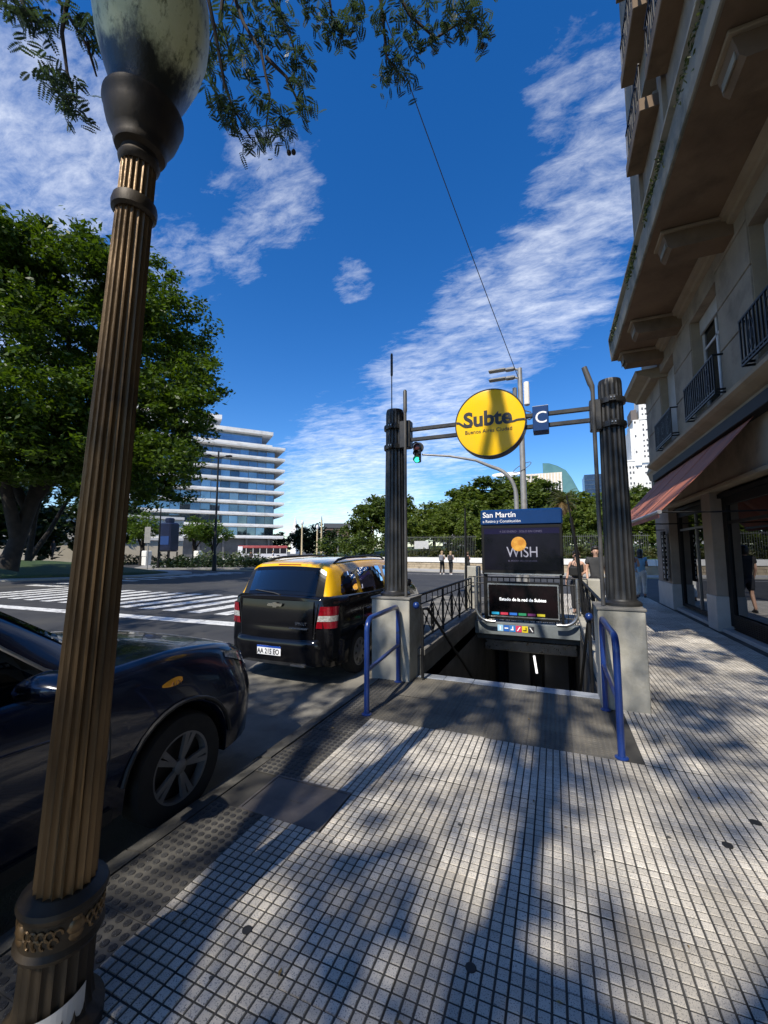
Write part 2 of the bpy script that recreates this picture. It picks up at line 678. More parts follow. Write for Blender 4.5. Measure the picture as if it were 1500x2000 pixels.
LID = (-1.90, -1.34, 2.225, 2.605)
ntile = 0
for r in range(-9, 38):
    y = 2.21 + 0.4 * r
    for c in range(-1, 12):
        x = -1.816 + 0.4 * c
        nx, xo = 8, 0.0
        if c == -1:
            continue
        if c == 0:
            nx, xo = 6, 0.10
        if y > 3.7 and x < 0.5:
            if y < 9.9 or y > 16.9:
                if y < 17:
                    continue
        if y < 3.9 and c == 0 and 1.9 < y < 2.5:
            continue
        if abs(x + xo - (-1.416)) < 0.01 and 2.2 < y < 2.3:
            # this one is cut back by the inspection lid
            b = tile_mesh(6, 8)
            o = lay(x + 0.1, y, 6, 8)
            ntile += 1
            continue
        near = (y > 0.9 and y < 17.3)
        if near and ntile < 296 and y < 14.3:
            lay(x + xo, y, nx, 8)
            ntile += 1
        else:
            far_tile(x + xo, y, nx, 8)
# remaining narrow panes beside the lid
lay(-1.716, 2.01, 6, 4)
if far.v:
    o = far.build('tile_field', [M_pane, M_joint], None, fixn=False)
    o.parent = pave
    o['kind'] = 'stuff'
# disc pavers along the kerb
for r in range(-6, 11):
    y = 2.21 + 0.4 * r
    if y > 4.9:
        break
    if abs(y - 2.21) < 0.01:
        continue
    lay(-2.116, y, 8, 8, 'disc')
# dark studded pavers in front of the stair sill
for r in range(4):
    y = 3.81 + 0.36 * r
    for c in range(6):
        x = -1.716 + 0.36 * c
        lay(x, y, 9, 9, 'dark')
# stones to the left of the stair pedestal, sloping to the gutter
mb = MB()
mb.box(-2.12, -1.72, 5.02, 9.3, -0.02, -0.004)
mb.build('paver', M_darkpav, pave)

# steel inspection lid let into the pavement
lid = root('inspection_cover', 'square worn metal inspection cover set in the pavement near the kerb', 'manhole cover', (-1.62, 2.41, 0))
b = MB()
b.box(LID[0], LID[1], LID[2], LID[3], -0.009, -0.0035)
b.build('cover_plate', M_iron_lid, lid)
b = MB()
x0, x1, y0, y1 = LID
for (a, bb, c, d) in ((x0 - .018, x1 + .018, y0 - .018, y0 - .002), (x0 - .018, x1 + .018, y1 + .002, y1 + .018), (x0 - .018, x0 - .002, y0 - .002, y1 + .002), (x1 + .002, x1 + .018, y0 - .002, y1 + .002)):
    b.box(a, bb, c, d, -0.01, 0.0015)
b.build('cover_frame', M_iron_lid, lid)
b = MB()
b.box(-1.655, -1.575, 2.40, 2.412, -0.0035, -0.0005)
b.build('handle', M_iron_lid, lid)
# small valve caps and gum spots let into the tiles
M_cap = mat('cap_iron', (0.02, 0.02, 0.02), rough=0.7)
for i, (x, y, rr) in enumerate(((-1.28, 1.555, 0.021), (-0.36, 1.76, 0.022), (1.06, 3.28, 0.03), (0.83, 2.98, 0.026))):
    b = MB()
    b.lathe([(rr, -0.004), (rr, 0.0018), (rr * 0.8, 0.0026)], 14, (x, y, 0))
    b.thing('valve_cap', M_cap, ['small round dark cap in the tiles near the lamp post', 'small dark cap in the tiles at the bottom of the picture', 'dark oval cap in the tiles towards the shop front',
                                 'dark oval cap in the tiles closer to the handrail'][i], 'valve cap', (x, y, 0), 'round caps in the pavement')

M_gum = mat('gum_grey', (0.05, 0.05, 0.048), (0.09, 0.088, 0.08), 9, 3, 0.8)
rg = random.Random(8)
b = MB()
for i in range(70):
    x, y = rg.uniform(-1.6, 2.9), 1.2 + 9 * rg.random() ** 1.6
    if x < 0.6 and y > 3.7:
        continue
    r = rg.uniform(0.004, 0.013)
    n = 9
    a0 = rg.uniform(0, 6)
    b.add([(x, y, 0.0024)] + [(x + r * (0.75 + 0.5 * rg.random()) * cos(a0 + 2 * pi * k / n), y + r * (0.75 + 0.5 * rg.random()) * sin(a0 + 2 * pi * k / n), 0.0012) for k in range(n)], [(0, k + 1, (k + 1) % n + 1) for k in range(n)])
o = b.build('gum_spots', M_gum, pave)
o['kind'] = 'stuff'
# dry leaves dropped from the street tree
M_litter = mat('dry_leaf', (0.16, 0.10, 0.03), (0.28, 0.2, 0.06), 30, 2, 0.8)
b = MB()
for i in range(60):
    x, y = rg.uniform(-2.3, 2.8), 1.2 + 8 * rg.random() ** 1.4
    if x < 0.6 and 5.2 < y < 9.5:
        continue
    a0, L = rg.uniform(0, 6.28), rg.uniform(0.008, 0.02)
    c_, s__ = cos(a0) * L, sin(a0) * L
    z = 0.004 if x > -2.12 else 0.004
    b.add([(x - c_, y - s__, z), (x + s__ * .4, y - c_ * .4, z + 0.003), (x + c_, y + s__, z + 0.001), (x - s__ * .4, y + c_ * .4, z + 0.004)], [(0, 1, 2, 3)])
o = b.build('leaf_litter', M_litter, None, fixn=False)
tag(o, 'small dry leaves scattered over the pavement tiles', 'leaves')
o['kind'] = 'stuff'

# ---- painted markings on the road
mark = root('road_marking', None, None, (-10, 9, ZR))
mark['kind'] = 'structure'


def stripe(pts, m=M_paint, name='stripe'):
    b = MB()
    b.add([(x, y, ZR + 0.008) for x, y in pts], [tuple(range(len(pts)))])
    return b.build(name, m, mark)


stripe([(-22, 7.15), (-4.6, 7.75), (-4.6, 8.2), (-22, 7.6)], name='stop_line')
for i in range(17):
    x = -5.3 - 1.0 * i
    stripe([(x - 0.5, 8.9 - 0.034 * (x + 5) * -1 * 0), (x, 8.9), (x + 0.02, 12.9), (x - 0.48, 12.9)])
for i in range(11):
    f = i / 10.0
    x, y = -25.2 - 3.2 * f * 0.2, 12.6 + 13.5 * f
    stripe([(x, y), (x + 2.6, y + 0.1), (x + 2.6, y + 0.65), (x, y + 0.55)])
stripe([(-2.62, 1.2), (-2.5, 1.2), (-2.5, -4), (-2.62, -4)], name='edge_line')
stripe([(-40, 30.2), (0, 30.6), (0, 30.75), (-40, 30.35)], name='edge_line')
stripe([(3.0, 31.2), (14, 31.2), (14, 31.45), (3.0, 31.45)], M_ypaint, name='edge_line')
stripe([(-30.5, 28.6), (-22, 29.8), (-22, 30.2), (-30.5, 29.2)], M_ypaint, name='edge_line')
# ------------------------------------------------------------------ the underground entrance
M_conc = mat('pedestal_concrete', (0.30, 0.29, 0.25), (0.42, 0.40, 0.34), 2.2, 6, 0.85, bump=0.002, bscale=90, dirt=(0.2, 0.19, 0.15), dscale=1.8, dlo=0.5, dhi=0.7)
M_iron = mat('black_iron', (0.012, 0.012, 0.012), (0.024, 0.023, 0.022), 5, 5, 0.42, spec=0.5, rvar=0.12, bump=0.0008, bscale=120)
M_ironrail = mat('railing_iron', (0.006, 0.006, 0.0065), (0.011, 0.011, 0.011), 6, 4, 0.5, spec=0.3)
M_bluepaint = mat('blue_enamel', (0.008, 0.028, 0.14), (0.012, 0.04, 0.19), 3, 5, 0.28, coat=0.3, dirt=(0.02, 0.03, 0.06), dscale=9, dlo=0.6, dhi=0.72)
M_steel = mat('brushed_steel', (0.42, 0.42, 0.40), (0.55, 0.54, 0.52), 6, 5, 0.32, metal=0.9, rvar=0.08)
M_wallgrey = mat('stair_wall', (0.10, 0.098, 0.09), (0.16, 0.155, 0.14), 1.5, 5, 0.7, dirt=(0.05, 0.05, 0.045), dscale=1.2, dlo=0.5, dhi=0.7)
M_headgrey = mat('header_metal', (0.13, 0.15, 0.155), (0.18, 0.2, 0.205), 3, 4, 0.45)
M_yellow = mat('sign_yellow', (0.87, 0.5, 0.004), (0.9, 0.54, 0.006), 2, 3, 0.22, spec=0.3)
M_black = mat('sign_black', (0.01, 0.01, 0.01), rough=0.4)
M_white = mat('lettering_white', (0.85, 0.85, 0.85), rough=0.5)
M_grey_l = mat('lettering_grey', (0.42, 0.43, 0.47), rough=0.5)
M_signblue = mat('sign_blue', (0.003, 0.030, 0.115), (0.004, 0.036, 0.14), 2, 3, 0.35, spec=0.3)
M_rubber = mat('black_plastic', (0.007, 0.007, 0.007), rough=0.6, spec=0.25)
M_tube = mat('lamp_tube', (0.9, 0.9, 0.9), rough=0.3, emit=(1.0, 0.98, 0.95), estr=1.4)


def fluted(mb, prof, nf=18, depth=0.09, c=(0, 0, 0), per=6, m=None, tip=None):
    rings = []
    n = nf * per
    for k, (r, z) in enumerate(prof):
        ring = []
        f = depth if tip is None else depth * tip[k]
        for j in range(n):
            a = 2 * pi * j / n
            ph = (j % per) / per
            w = sin(pi * ph)
            rr = r * (1 - f * w ** 0.7)
            ring.append((c[0] + rr * cos(a), c[1] + rr * sin(a), c[2] + z))
        rings.append(ring)
    return mb.loft(rings, True, True, m)


# stairwell ------------------------------------------------------------------
sw = root('stairwell', 'dark stairwell going down below street level behind the pale sill stones', 'stairwell', (-0.6, 7.3, 0))
for i in range(6):
    b = MB()
    w = (HX1 - HX0 + 0.12) / 6
    x = HX0 - 0.06 + w * i
    b.box(x + 0.002, x + w - 0.002, 5.252, 5.418, -0.06, 0.004 + 0.001 * (i % 2), bev=0.004)
    b.build('sill_stone', M_bluestone, sw)
for i in range(18):
    b = MB()
    z = -0.165 * (i + 1)
    y = 5.42 + 0.29 * i
    b.box(HX0, HX1, y, y + 0.30, z - 0.165, z)
    b.build('step', M_wallgrey, sw)
b = MB()
b.box(HX0 - 0.22, HX0, 5.30, 13.6, -3.4, -0.012)
b.build('side_wall', M_wallgrey, sw)
b = MB()
b.box(HX1, HX1 + 0.22, 5.30, 13.6, -3.4, -0.012)
b.build('side_wall', M_wallgrey, sw)
b = MB()
b.box(HX0, HX1, 13.2, 13.4, -3.4, -0.2)
b.box(HX0, HX1, 10.6, 13.2, -3.4, -3.13)
b.build('back_wall', M_wallgrey, sw)
b = MB()
b.box(HX0, HX1, 9.5, 13.2, -0.30, -0.205)
b.build('ceiling', M_wallgrey, sw)
# the header over the stair and its row of pictograms
b = MB()
b.box(HX0 - 0.06, HX1 + 0.04, 9.26, 9.50, -0.16, 0.10, bev=0.008)
hd = b.build('header_beam', M_headgrey, sw)
cols = [(0.35, 0.6, 0.8), (0.02, 0.12, 0.45), (0.03, 0.2, 0.55), (0.62, 0.04, 0.12), (0.75, 0.58, 0.02), (0.03, 0.03, 0.035)]
for i, cc in enumerate(cols):
    b = MB()
    x = -1.18 + 0.125 * i
    b.box(x, x + 0.115, 9.252, 9.258, -0.075, 0.055)
    b.build('pictogram', mat('pictogram_%d' % i, cc, rough=0.4), hd)
    b = MB()
    y = 9.249
    q = [lambda: b.box(x + .045, x + .07, 9.248, 9.2515, -.055, .03),
         lambda: b.box(x + .02, x + .095, 9.248, 9.2515, -.02, .005),
         lambda: (b.box(x + .02, x + .08, 9.248, 9.2515, -.045, -.02), b.box(x + .05, x + .075, 9.2478, 9.2513, -.02, .035)),
         lambda: b.prism([(x + .02, -.05), (x + .04, -.055), (x + .095, .03), (x + .075, .035)], 'y', 9.248, 9.2515),
         lambda: (b.box(x + .02, x + .09, 9.248, 9.2515, -.045, -.025), b.box(x + .07, x + .09, 9.2478, 9.2513, -.025, .03)),
         lambda: (b.prism([(x + .02, .03), (x + .04, .035), (x + .095, -.05), (x + .078, -.055)], 'y', 9.248, 9.2515))]
    q[i]()
    b.build('pictogram_mark', M_white if i != 4 else M_black, hd)
b = MB()
b.box(HX0, HX1, 10.55, 10.75, -0.78, -0.52, bev=0.02)
b.build('inner_beam', M_steel, sw)
b = MB()
b.box(HX0, HX1, 10.75, 10.80, -0.52, -0.30)
b.build('ceiling_drop', M_rubber, sw)
M_panel = mat('gate_panel', (0.13, 0.13, 0.12), (0.17, 0.165, 0.155), 2, 4, 0.6)
for (x0, x1) in ((-1.28, -0.72), (-0.36, 0.24)):
    b = MB()
    b.box(x0, x1, 12.2, 12.24, -2.9, -0.98)
    b.build('gate_panel', M_panel, sw)
    b = MB()
    for (a, c) in ((x0 - .06, x0), (x1, x1 + .06)):
        b.box(a, c, 12.18, 12.26, -3.1, -0.8)
    b.box(x0 - .06, x1 + .06, 12.17, 12.27, -0.98, -0.8)
    b.build('gate_frame', M_rubber, sw)
b = MB()
b.tube([(-0.60, 12.05, -1.18), (-0.54, 12.0, -1.62)], 0.028, 8)
b.build('lamp_tube', M_tube, sw)

# low parapets with coping on both sides ---------------------------------------
for side, lab in ((0, 'low concrete coping wall left of the stair under the iron railing'), (1, 'low pale coping wall right of the stair under the iron railing')):
    x0, x1 = (-1.86, -1.62) if side == 0 else (0.40, 0.60)
    t = root('coping_wall', lab, 'low wall', ((x0 + x1) / 2, 7.3, 0), 'coping walls beside the stair')
    b = MB()
    b.box(x0 + 0.04, x1 - 0.04, 5.32, 9.5, -0.02, 0.25)
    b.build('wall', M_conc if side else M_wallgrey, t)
    b = MB()
    for k in range(4):
        b.v = []; b.f = []; b.mi = []
        b.box(x0, x1, 5.32 + 1.045 * k + .004, 5.32 + 1.045 * (k + 1) - .004, 0.25, 0.34, bev=0.012)
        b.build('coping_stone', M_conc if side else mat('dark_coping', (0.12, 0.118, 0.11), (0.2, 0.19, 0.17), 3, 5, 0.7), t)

# the gate: two pedestals, two fluted columns, clamps and twin beams ------------
gate = root('entrance_gate', 'pair of fluted black iron columns on concrete pedestals joined by twin beams', 'gateway', (-0.68, 5.2, 0))
for (x0, x1, y0, y1, zb) in ((-2.24, -1.72, 5.0, 5.5, -0.1), (0.405, 0.845, 4.97, 5.5, -0.01)):
    b = MB()
    b.box(x0, x1, y0, y1, zb, 1.0, bev=0.008)
    pd = b.build('pedestal', M_conc, gate)
    b = MB()
    b.box(x0 - 0.012, x1 + 0.012, y0 - 0.012, y1 + 0.012, 1.002, 1.032, bev=0.006)
    b.build('cap_slab', mat('cap_slab', (0.13, 0.125, 0.11), (0.2, 0.19, 0.17), 4, 5, 0.8), pd)
CX = (-2.01, 0.67)
for i, cx in enumerate(CX):
    b = MB()
    b.lathe([(0.20, 1.033), (0.20, 1.06), (0.185, 1.075), (0.165, 1.085), (0.16, 1.10)], 32, (cx, 5.27, 0))
    b.build('column_base', M_iron, gate, 35)
    b = MB()
    fluted(b, [(0.150, 1.095), (0.150, 1.13), (0.149, 1.2), (0.140, 2.2), (0.128, 3.2), (0.125, 3.52), (0.125, 3.56), (0.115, 3.60), (0.06, 3.61)], 18, 0.10, (cx, 5.27, 0), tip=[0, 0.5, 1, 1, 1, 1, 0.3, 0, 0])
    b.build('column_shaft', M_iron, gate, 30)
    for z in (3.06, 3.34):
        b = MB()
        b.lathe([(0.126, z - 0.03), (0.152, z - 0.03), (0.155, z), (0.152, z + 0.03), (0.126, z + 0.03)], 28, (cx, 5.27, 0))
        s_ = 1 if i == 0 else -1
        b.box(cx - 0.035, cx + 0.035, 5.08, 5.13, z - 0.035, z + 0.035, bev=0.006)
        cl = b.build('clamp_ring', M_iron, gate, 35)
        b = MB()
        for dx in (-0.016, 0.016):
            b.lathe([(0.009, 0.0), (0.009, 0.012), (0.005, 0.014)], 8, (0, 0, 0))
            b.v[-24:] = [(cx + dx + p[0], 5.08 - p[2], z + p[1]) for p in b.v[-24:]]
        b.build('bolt', M_steel, cl)
    b = MB()
    if i == 0:
        b.box(-1.90, -1.74, 5.135, 5.26, 3.02, 3.40, bev=0.01)
    else:
        b.box(0.44, 0.56, 5.135, 5.26, 3.00, 3.36, bev=0.01)
    b.build('beam_bracket', M_iron, gate)
for z in (3.275, 3.135):
    b = MB()
    b.box(-1.80, 0.50, 5.175, 5.222, z - 0.024, z + 0.024, bev=0.004)
    b.build('beam', M_iron, gate)
b = MB()
b.tube([(-2.03, 5.20, 3.60), (-2.03, 5.20, 4.10)], 0.008, 8)
b.tube([(-2.03, 5.20, 4.08), (-2.03, 5.20, 4.10), (-2.03, 5.20, 4.40), (-2.03, 5.20, 4.42)], [0.009, 0.017, 0.017, 0.010], 10)
b.build('antenna_rod', M_iron, gate, 40)
M_cond = mat('conduit_grey', (0.055, 0.053, 0.05), (0.09, 0.085, 0.08), 5, 4, 0.5)
b = MB()
b.tube([(-1.79, 5.08, 1.03), (-1.79, 5.08, 3.50)], 0.020, 10)
b.tube([(-1.79, 5.08, 3.48), (-1.79, 5.08, 3.52), (-1.79, 5.08, 3.56), (-1.79, 5.08, 3.78), (-1.79, 5.08, 3.80)], [0.021, 0.029, 0.027, 0.026, 0.018], 12)
b.build('conduit', M_cond, gate, 40)
b = MB()
b.tube([(0.475, 5.10, 1.04), (0.475, 5.10, 3.44), (0.47, 5.10, 3.50), (0.455, 5.10, 3.54), (0.40, 5.10, 3.74)], [0.022, 0.022, 0.030, 0.034, 0.030], 12)
b.build('conduit', M_cond, gate, 40)

# round yellow sign -------------------------------------------------------------
SX, SZ, SR = -0.685, 3.225, 0.435
sg = root('round_sign', 'large round yellow sign with black lettering hung between the black columns', 'sign', (SX, 5.2, SZ - SR))


def discs(prof, n, cx, cz):
    b = MB()
    b.lathe([(r, -y) for r, y in prof], n)
    b.v = [(cx + p[0], -p[2], cz + p[1]) for p in b.v]
    return b


discs([(0.30, 5.30), (SR, 5.28), (SR, 5.115), (SR - 0.004, 5.11), (SR - 0.014, 5.11), (SR - 0.014, 5.12)], 72, SX, SZ).build('rim', M_black, sg, 35)
discs([(SR - 0.013, 5.122), (SR - 0.014, 5.116), (SR - 0.03, 5.112), (0.2, 5.110), (0.02, 5.1095)], 72, SX, SZ).build('face', M_yellow, sg, 35)
RX = (pi / 2, 0, 0)
tx = text('lettering', 'Subte', 0.262, (SX - 0.325, 5.108, SZ - 0.03), RX, M_black, sg, 0.002, bold=0.009)
text('lettering', 'Buenos Aires Ciudad', 0.068, (SX - 0.31, 5.108, SZ - 0.125), RX, M_black, sg, 0.002)
b = MB()


def band(pts, w, y):
    for (p, q) in zip(pts[:-1], pts[1:]):
        d = Vector((q[0] - p[0], q[1] - p[1]))
        nrm = Vector((-d.y, d.x)).normalized() * w
        b.prism([(p[0] - nrm.x, p[1] - nrm.y), (q[0] - nrm.x, q[1] - nrm.y), (q[0] + nrm.x, q[1] + nrm.y), (p[0] + nrm.x, p[1] + nrm.y)], 'y', y - 0.003, y + 0.001)
        y -= 0.0003


band([(SX - 0.415, SZ + 0.035), (SX - 0.385, SZ + 0.035), (SX - 0.315, SZ - 0.02), (SX - 0.29, SZ - 0.026), (SX - 0.22, SZ - 0.026)], 0.0125, 5.108)
band([(SX + 0.22, SZ - 0.022), (SX + 0.28, SZ - 0.022), (SX + 0.33, SZ - 0.006), (SX + 0.418, SZ - 0.006)], 0.0115, 5.108)
b.build('lettering_tail', M_black, sg)

lc = root('line_sign', 'small blue box sign with a white C beside the round sign', 'sign', (-0.09, 5.2, 3.03))
b = MB()
b.box(-0.178, 0.0, 5.07, 5.27, 3.04, 3.34, bev=0.006)
b.build('box', M_signblue, lc)
b = MB()
b.box(-0.176, -0.002, 5.072, 5.268, 3.341, 3.347)
b.build('cover', M_steel, lc)
text('lettering', 'C', 0.20, (-0.155, 5.069, 3.135), RX, M_white, lc, 0.001)

# station panel and screen at the back of the stair ----------------------------
pn = root('station_panel', 'tall blue and black station panel with a film poster above the stair', 'sign', (-0.65, 9.4, 0.1))
b = MB()
b.box(-1.50, 0.19, 9.30, 9.56, 2.19, 2.54, bev=0.03)
b.build('name_board', M_signblue, pn, 30)
text('lettering', 'San Martín', 0.165, (-1.45, 9.298, 2.37), RX, M_white, pn, 0.001, bold=0.002)
text('lettering', 'a Retiro y Constitución', 0.085, (-1.45, 9.298, 2.255), RX, M_white, pn, 0.001)
b = MB()
b.box(-1.49, 0.18, 9.31, 9.55, 1.13, 2.188, bev=0.012)
b.build('case', M_rubber, pn)
M_screen = mat('poster_dark', (0.004, 0.004, 0.007), (0.009, 0.008, 0.016), 2.0, 4, 0.25, spec=0.2)
b = MB()
b.box(-1.43, 0.12, 9.304, 9.3085, 1.22, 2.13)
ps = b.build('poster', M_screen, pn)
M_pv = mat('poster_violet', (0.010, 0.008, 0.034), rough=0.3, spec=0.2)
b = MB()
b.box(-1.43, 0.12, 9.3015, 9.3035, 2.0, 2.12)
b.build('poster_strip', M_pv, ps)
text('lettering', '4 DE ENERO · SOLO EN CINES', 0.065, (-0.655, 9.3005, 2.03), RX, mat('lettering_dim', (0.11, 0.1, 0.17), rough=0.4), ps, 0.0005, 'CENTER')
text('lettering', 'WISH', 0.32, (-0.63, 9.3005, 1.50), RX, mat('lettering_pale', (0.33, 0.33, 0.4), rough=0.4), ps, 0.0005, 'CENTER', sx=0.82)
text('lettering', 'EL PODER DE LOS DESEOS', 0.05, (-0.63, 9.3005, 1.40), RX, mat('lettering_dim', (0.11, 0.1, 0.17), rough=0.4), ps, 0.0005, 'CENTER')
b = MB()
b.lathe([(0.15, 0.0), (0.155, 0.003), (0.15, 0.006)], 22)
b.v = [(-0.70 + p[0], 9.2985 - p[2] * 0.3, 1.78 + p[1]) for p in b.v]
b.build('poster_spot', mat('poster_orange', (0.5, 0.2, 0.02), (0.7, 0.36, 0.05), 9, 3, 0.4), ps)
for (x0, x1) in ((-1.47, -1.39), (0.09, 0.15)):
    b = MB()
    b.box(x0, x1, 9.36, 9.44, 0.10, 1.13)
    b.build('leg', M_rubber, pn)
b = MB()
b.box(-1.44, 0.13, 9.298, 9.304, 1.128, 1.15)
b.build('edge_trim', M_steel, pn)

scn = root('status_screen', 'black information screen with white lettering and coloured line bars under the station panel', 'screen', (-0.65, 9.4, 0.1))
b = MB()
b.box(-1.40, 0.08, 9.31, 9.42, 0.16, 0.97, bev=0.008)
b.build('case', M_rubber, scn)
b = MB()
for (a, c, d, e) in ((-1.38, 0.06, 0.90, 0.93), (-1.38, -1.355, 0.24, 0.90), (0.035, 0.06, 0.24, 0.90), (-1.38, 0.06, 0.215, 0.24)):
    b.box(a, c, 9.297, 9.309, d, e)
b.build('frame', M_steel, scn)
b = MB()
b.box(-1.352, 0.032, 9.305, 9.3095, 0.243, 0.897)
b.build('display', mat('screen_black', (0.004, 0.0035, 0.004), (0.010, 0.005, 0.006), 3, 3, 0.25, spec=0.2), scn)
text('lettering', 'Estado de la red de Subtes', 0.088, (-0.66, 9.3035, 0.565), RX, mat('screen_white', (0.8, 0.8, 0.8), rough=0.4, emit=(1, 1, 1), estr=0.55), scn, 0.0005, 'CENTER', bold=0.003)
for i, cc in enumerate([(0.02, 0.3, 0.5), (0.5, 0.04, 0.07), (0.02, 0.11, 0.4), (0.02, 0.18, 0.08), (0.1, 0.02, 0.08), (0.38, 0.33, 0.02)]):
    b = MB()
    x = -1.30 + 0.185 * i
    b.box(x, x + 0.155, 9.300, 9.3045, 0.265, 0.315)
    b.build('line_bar', mat('line_bar_%d' % i, cc, rough=0.4, emit=cc, estr=0.5), scn)

# ironwork railings --------------------------------------------------------------
def ring3(b, cx, cy, cz, rx, rz, ax, r=0.009, n=16):
    pts = []
    for j in range(n + 1):
        a = 2 * pi * j / n
        if ax == 'y':
            pts.append((cx, cy + rx * cos(a), cz + rz * sin(a)))
        else:
            pts.append((cx + rx * cos(a), cy, cz + rz * sin(a)))
    b.tube(pts, r, 6)


def railing(x, y0, y1, label, nb=3, z0=0.40, z1=1.02, group='iron railings beside the stair'):
    t = root('iron_railing', label, 'railing', (x, (y0 + y1) / 2, 0.34), group)
    for z, r in ((z1, 0.022), (z1 - 0.13, 0.011), (z0, 0.014)):
        b = MB()
        b.tube([(x, y0, z), (x, y1, z)], r, 8)
        b.build('rail', M_ironrail, t)
    L = (y1 - y0) / nb
    for k in range(nb + 1):
        b = MB()
        b.box(x - 0.016, x + 0.016, y0 + L * k - 0.016, y0 + L * k + 0.016, 0.335, z1)
        b.build('post', M_ironrail, t)
    for k in range(nb):
        a = y0 + L * k
        b = MB()
        zt, zb = z1 - 0.13, z0
        zm = (zt + zb) / 2
        ym = a + L / 2
        b.tube([(x, a, zb), (x, ym, zt)], 0.010, 5)
        b.tube([(x, ym, zt), (x, a + L, zb)], 0.008, 5)
        b.tube([(x, a, zt), (x, ym, zb)], 0.008, 5)
        b.tube([(x, ym, zb), (x, a + L, zt)], 0.008, 5)
        ring3(b, x, ym, zm, 0.07, 0.19, 'y', 0.011)
        ring3(b, x, ym, zm, 0.035, 0.12, 'y', 0.008)
        ring3(b, x, a + L * 0.25, zm, 0.035, 0.035, 'y', 0.009)
        ring3(b, x, a + L * 0.75, zm, 0.035, 0.035, 'y', 0.009)
        for f in (0.0, 0.25, 0.5, 0.75):
            b.tube([(x, a + L * f, zt), (x, a + L * f, z1)], 0.008, 5)
        b.lathe([(0.012, zm - 0.24), (0.022, zm - 0.22), (0.012, zm - 0.2)], 8, (x, ym, 0))
        b.build('lattice', M_ironrail, t, 40)
    return t


railing(-1.745, 5.52, 9.35, 'ornate black iron railing left of the stair by the taxi')
railing(0.50, 5.52, 9.35, 'ornate black iron railing right of the stair behind the right column')
# cross railing behind the panels
t = root('iron_railing', 'low black iron railing across the back behind the status screen', 'railing', (-0.6, 9.62, 0.0), 'iron railings beside the stair')
for z in (1.04, 0.9, 0.2):
    b = MB()
    b.tube([(-1.85, 9.64, z), (0.62, 9.64, z)], 0.014, 6)
    b.build('rail', M_ironrail, t)
for k in range(20):
    b = MB()
    x = -1.85 + 2.47 * k / 19
    b.box(x - 0.009, x + 0.009, 9.63, 9.65, 0.0, 1.04)
    b.build('baluster', M_ironrail, t)

# stair handrails with blue end caps
for (pts, lab, cap) in (([(-1.60, 5.16, 0.02), (-1.60, 5.16, 0.88), (-1.60, 5.40, 0.86), (-1.60, 9.6, -1.5), (-1.60, 11, -2.3)], 'black stair handrail with a blue end cap on the left pedestal', (-1.66, 5.10, 0.93)),
                        ([(0.36, 5.56, -0.1), (0.36, 5.60, 0.78), (0.36, 5.8, 0.72), (0.36, 9.6, -1.5), (0.36, 11, -2.3)], 'black stair handrail with a blue end cap by the right column', (0.36, 5.58, 0.84))):
    t = root('stair_handrail', lab, 'handrail', (pts[0][0], pts[0][1], pts[0][2]), 'handrails going down the stair')
    b = MB()
    b.tube(pts, 0.021, 8)
    b.build('rail', M_ironrail, t, 40)
    b = MB()
    b.lathe([(0.005, -0.045), (0.032, -0.035), (0.046, 0), (0.032, 0.035), (0.005, 0.045)], 14, cap)
    b.build('end_cap', M_bluepaint, t, True)

# blue tube guards in front of the pedestals
for (a, c, lab) in (((-1.79, 3.88), (-1.86, 4.97), 'blue tube guard rail in front of the left pedestal'), ((0.435, 3.86), (0.435, 4.93), 'blue tube guard rail in front of the right pedestal')):
    t = root('tube_guard', lab, 'guard rail', ((a[0] + c[0]) / 2, (a[1] + c[1]) / 2, 0), 'blue guard rails at the stair mouth')
    b = MB()
    H_ = 0.93
    pts = [(a[0], a[1], -0.005), (a[0], a[1], H_ - 0.12)]
    for q in range(1, 6):
        f = q / 5 * pi / 2
        pts.append((a[0] + (c[0] - a[0]) * 0.11 * (1 - cos(f)), a[1] + (c[1] - a[1]) * 0.11 * (1 - cos(f)), H_ - 0.12 + 0.12 * sin(f)))
    for q in range(0, 6):
        f = q / 5 * pi / 2
        pts.append((c[0] - (c[0] - a[0]) * 0.11 * (1 - sin(f)), c[1] - (c[1] - a[1]) * 0.11 * (1 - sin(f)), H_ - 0.12 + 0.12 * cos(f)))
    pts.append((c[0], c[1], -0.005))
    b.tube(pts, 0.028, 14)
    b.build('frame', M_bluepaint, t, 50)
    b = MB()
    b.tube([(a[0], a[1], 0.42), (c[0], c[1], 0.45)], 0.022, 12)
    b.build('cross_rail', M_bluepaint, t, 50)
    b = MB()
    for q in (a, c):
        b = MB()
        b.lathe([(0.05, -0.003), (0.05, 0.006), (0.034, 0.012)], 14, (q[0], q[1], 0))
        b.build('foot_ring', M_bluepaint, t)

# curved steel bars at the foot of the station panel
for (x, s_, lab) in ((-1.60, 1, 'curved steel bar at the left foot of the station panel'), (0.40, -1, 'curved steel bar at the right foot of the station panel')):
    b = MB()
    pts = [(x, 9.10, 1.06), (x, 9.10, 0.42)]
    for q in range(1, 9):
        f = q / 8 * pi / 2
        pts.append((x + s_ * 0.28 * (1 - cos(f)), 9.10, 0.42 - 0.28 * sin(f)))
    pts.append((x + s_ * 0.40, 9.10, 0.14))
    b.tube(pts, 0.034, 12)
    b.thing('steel_bar', M_steel, lab, 'guard bar', (x, 9.10, 0.1), 'curved steel bars by the station panel', 50)
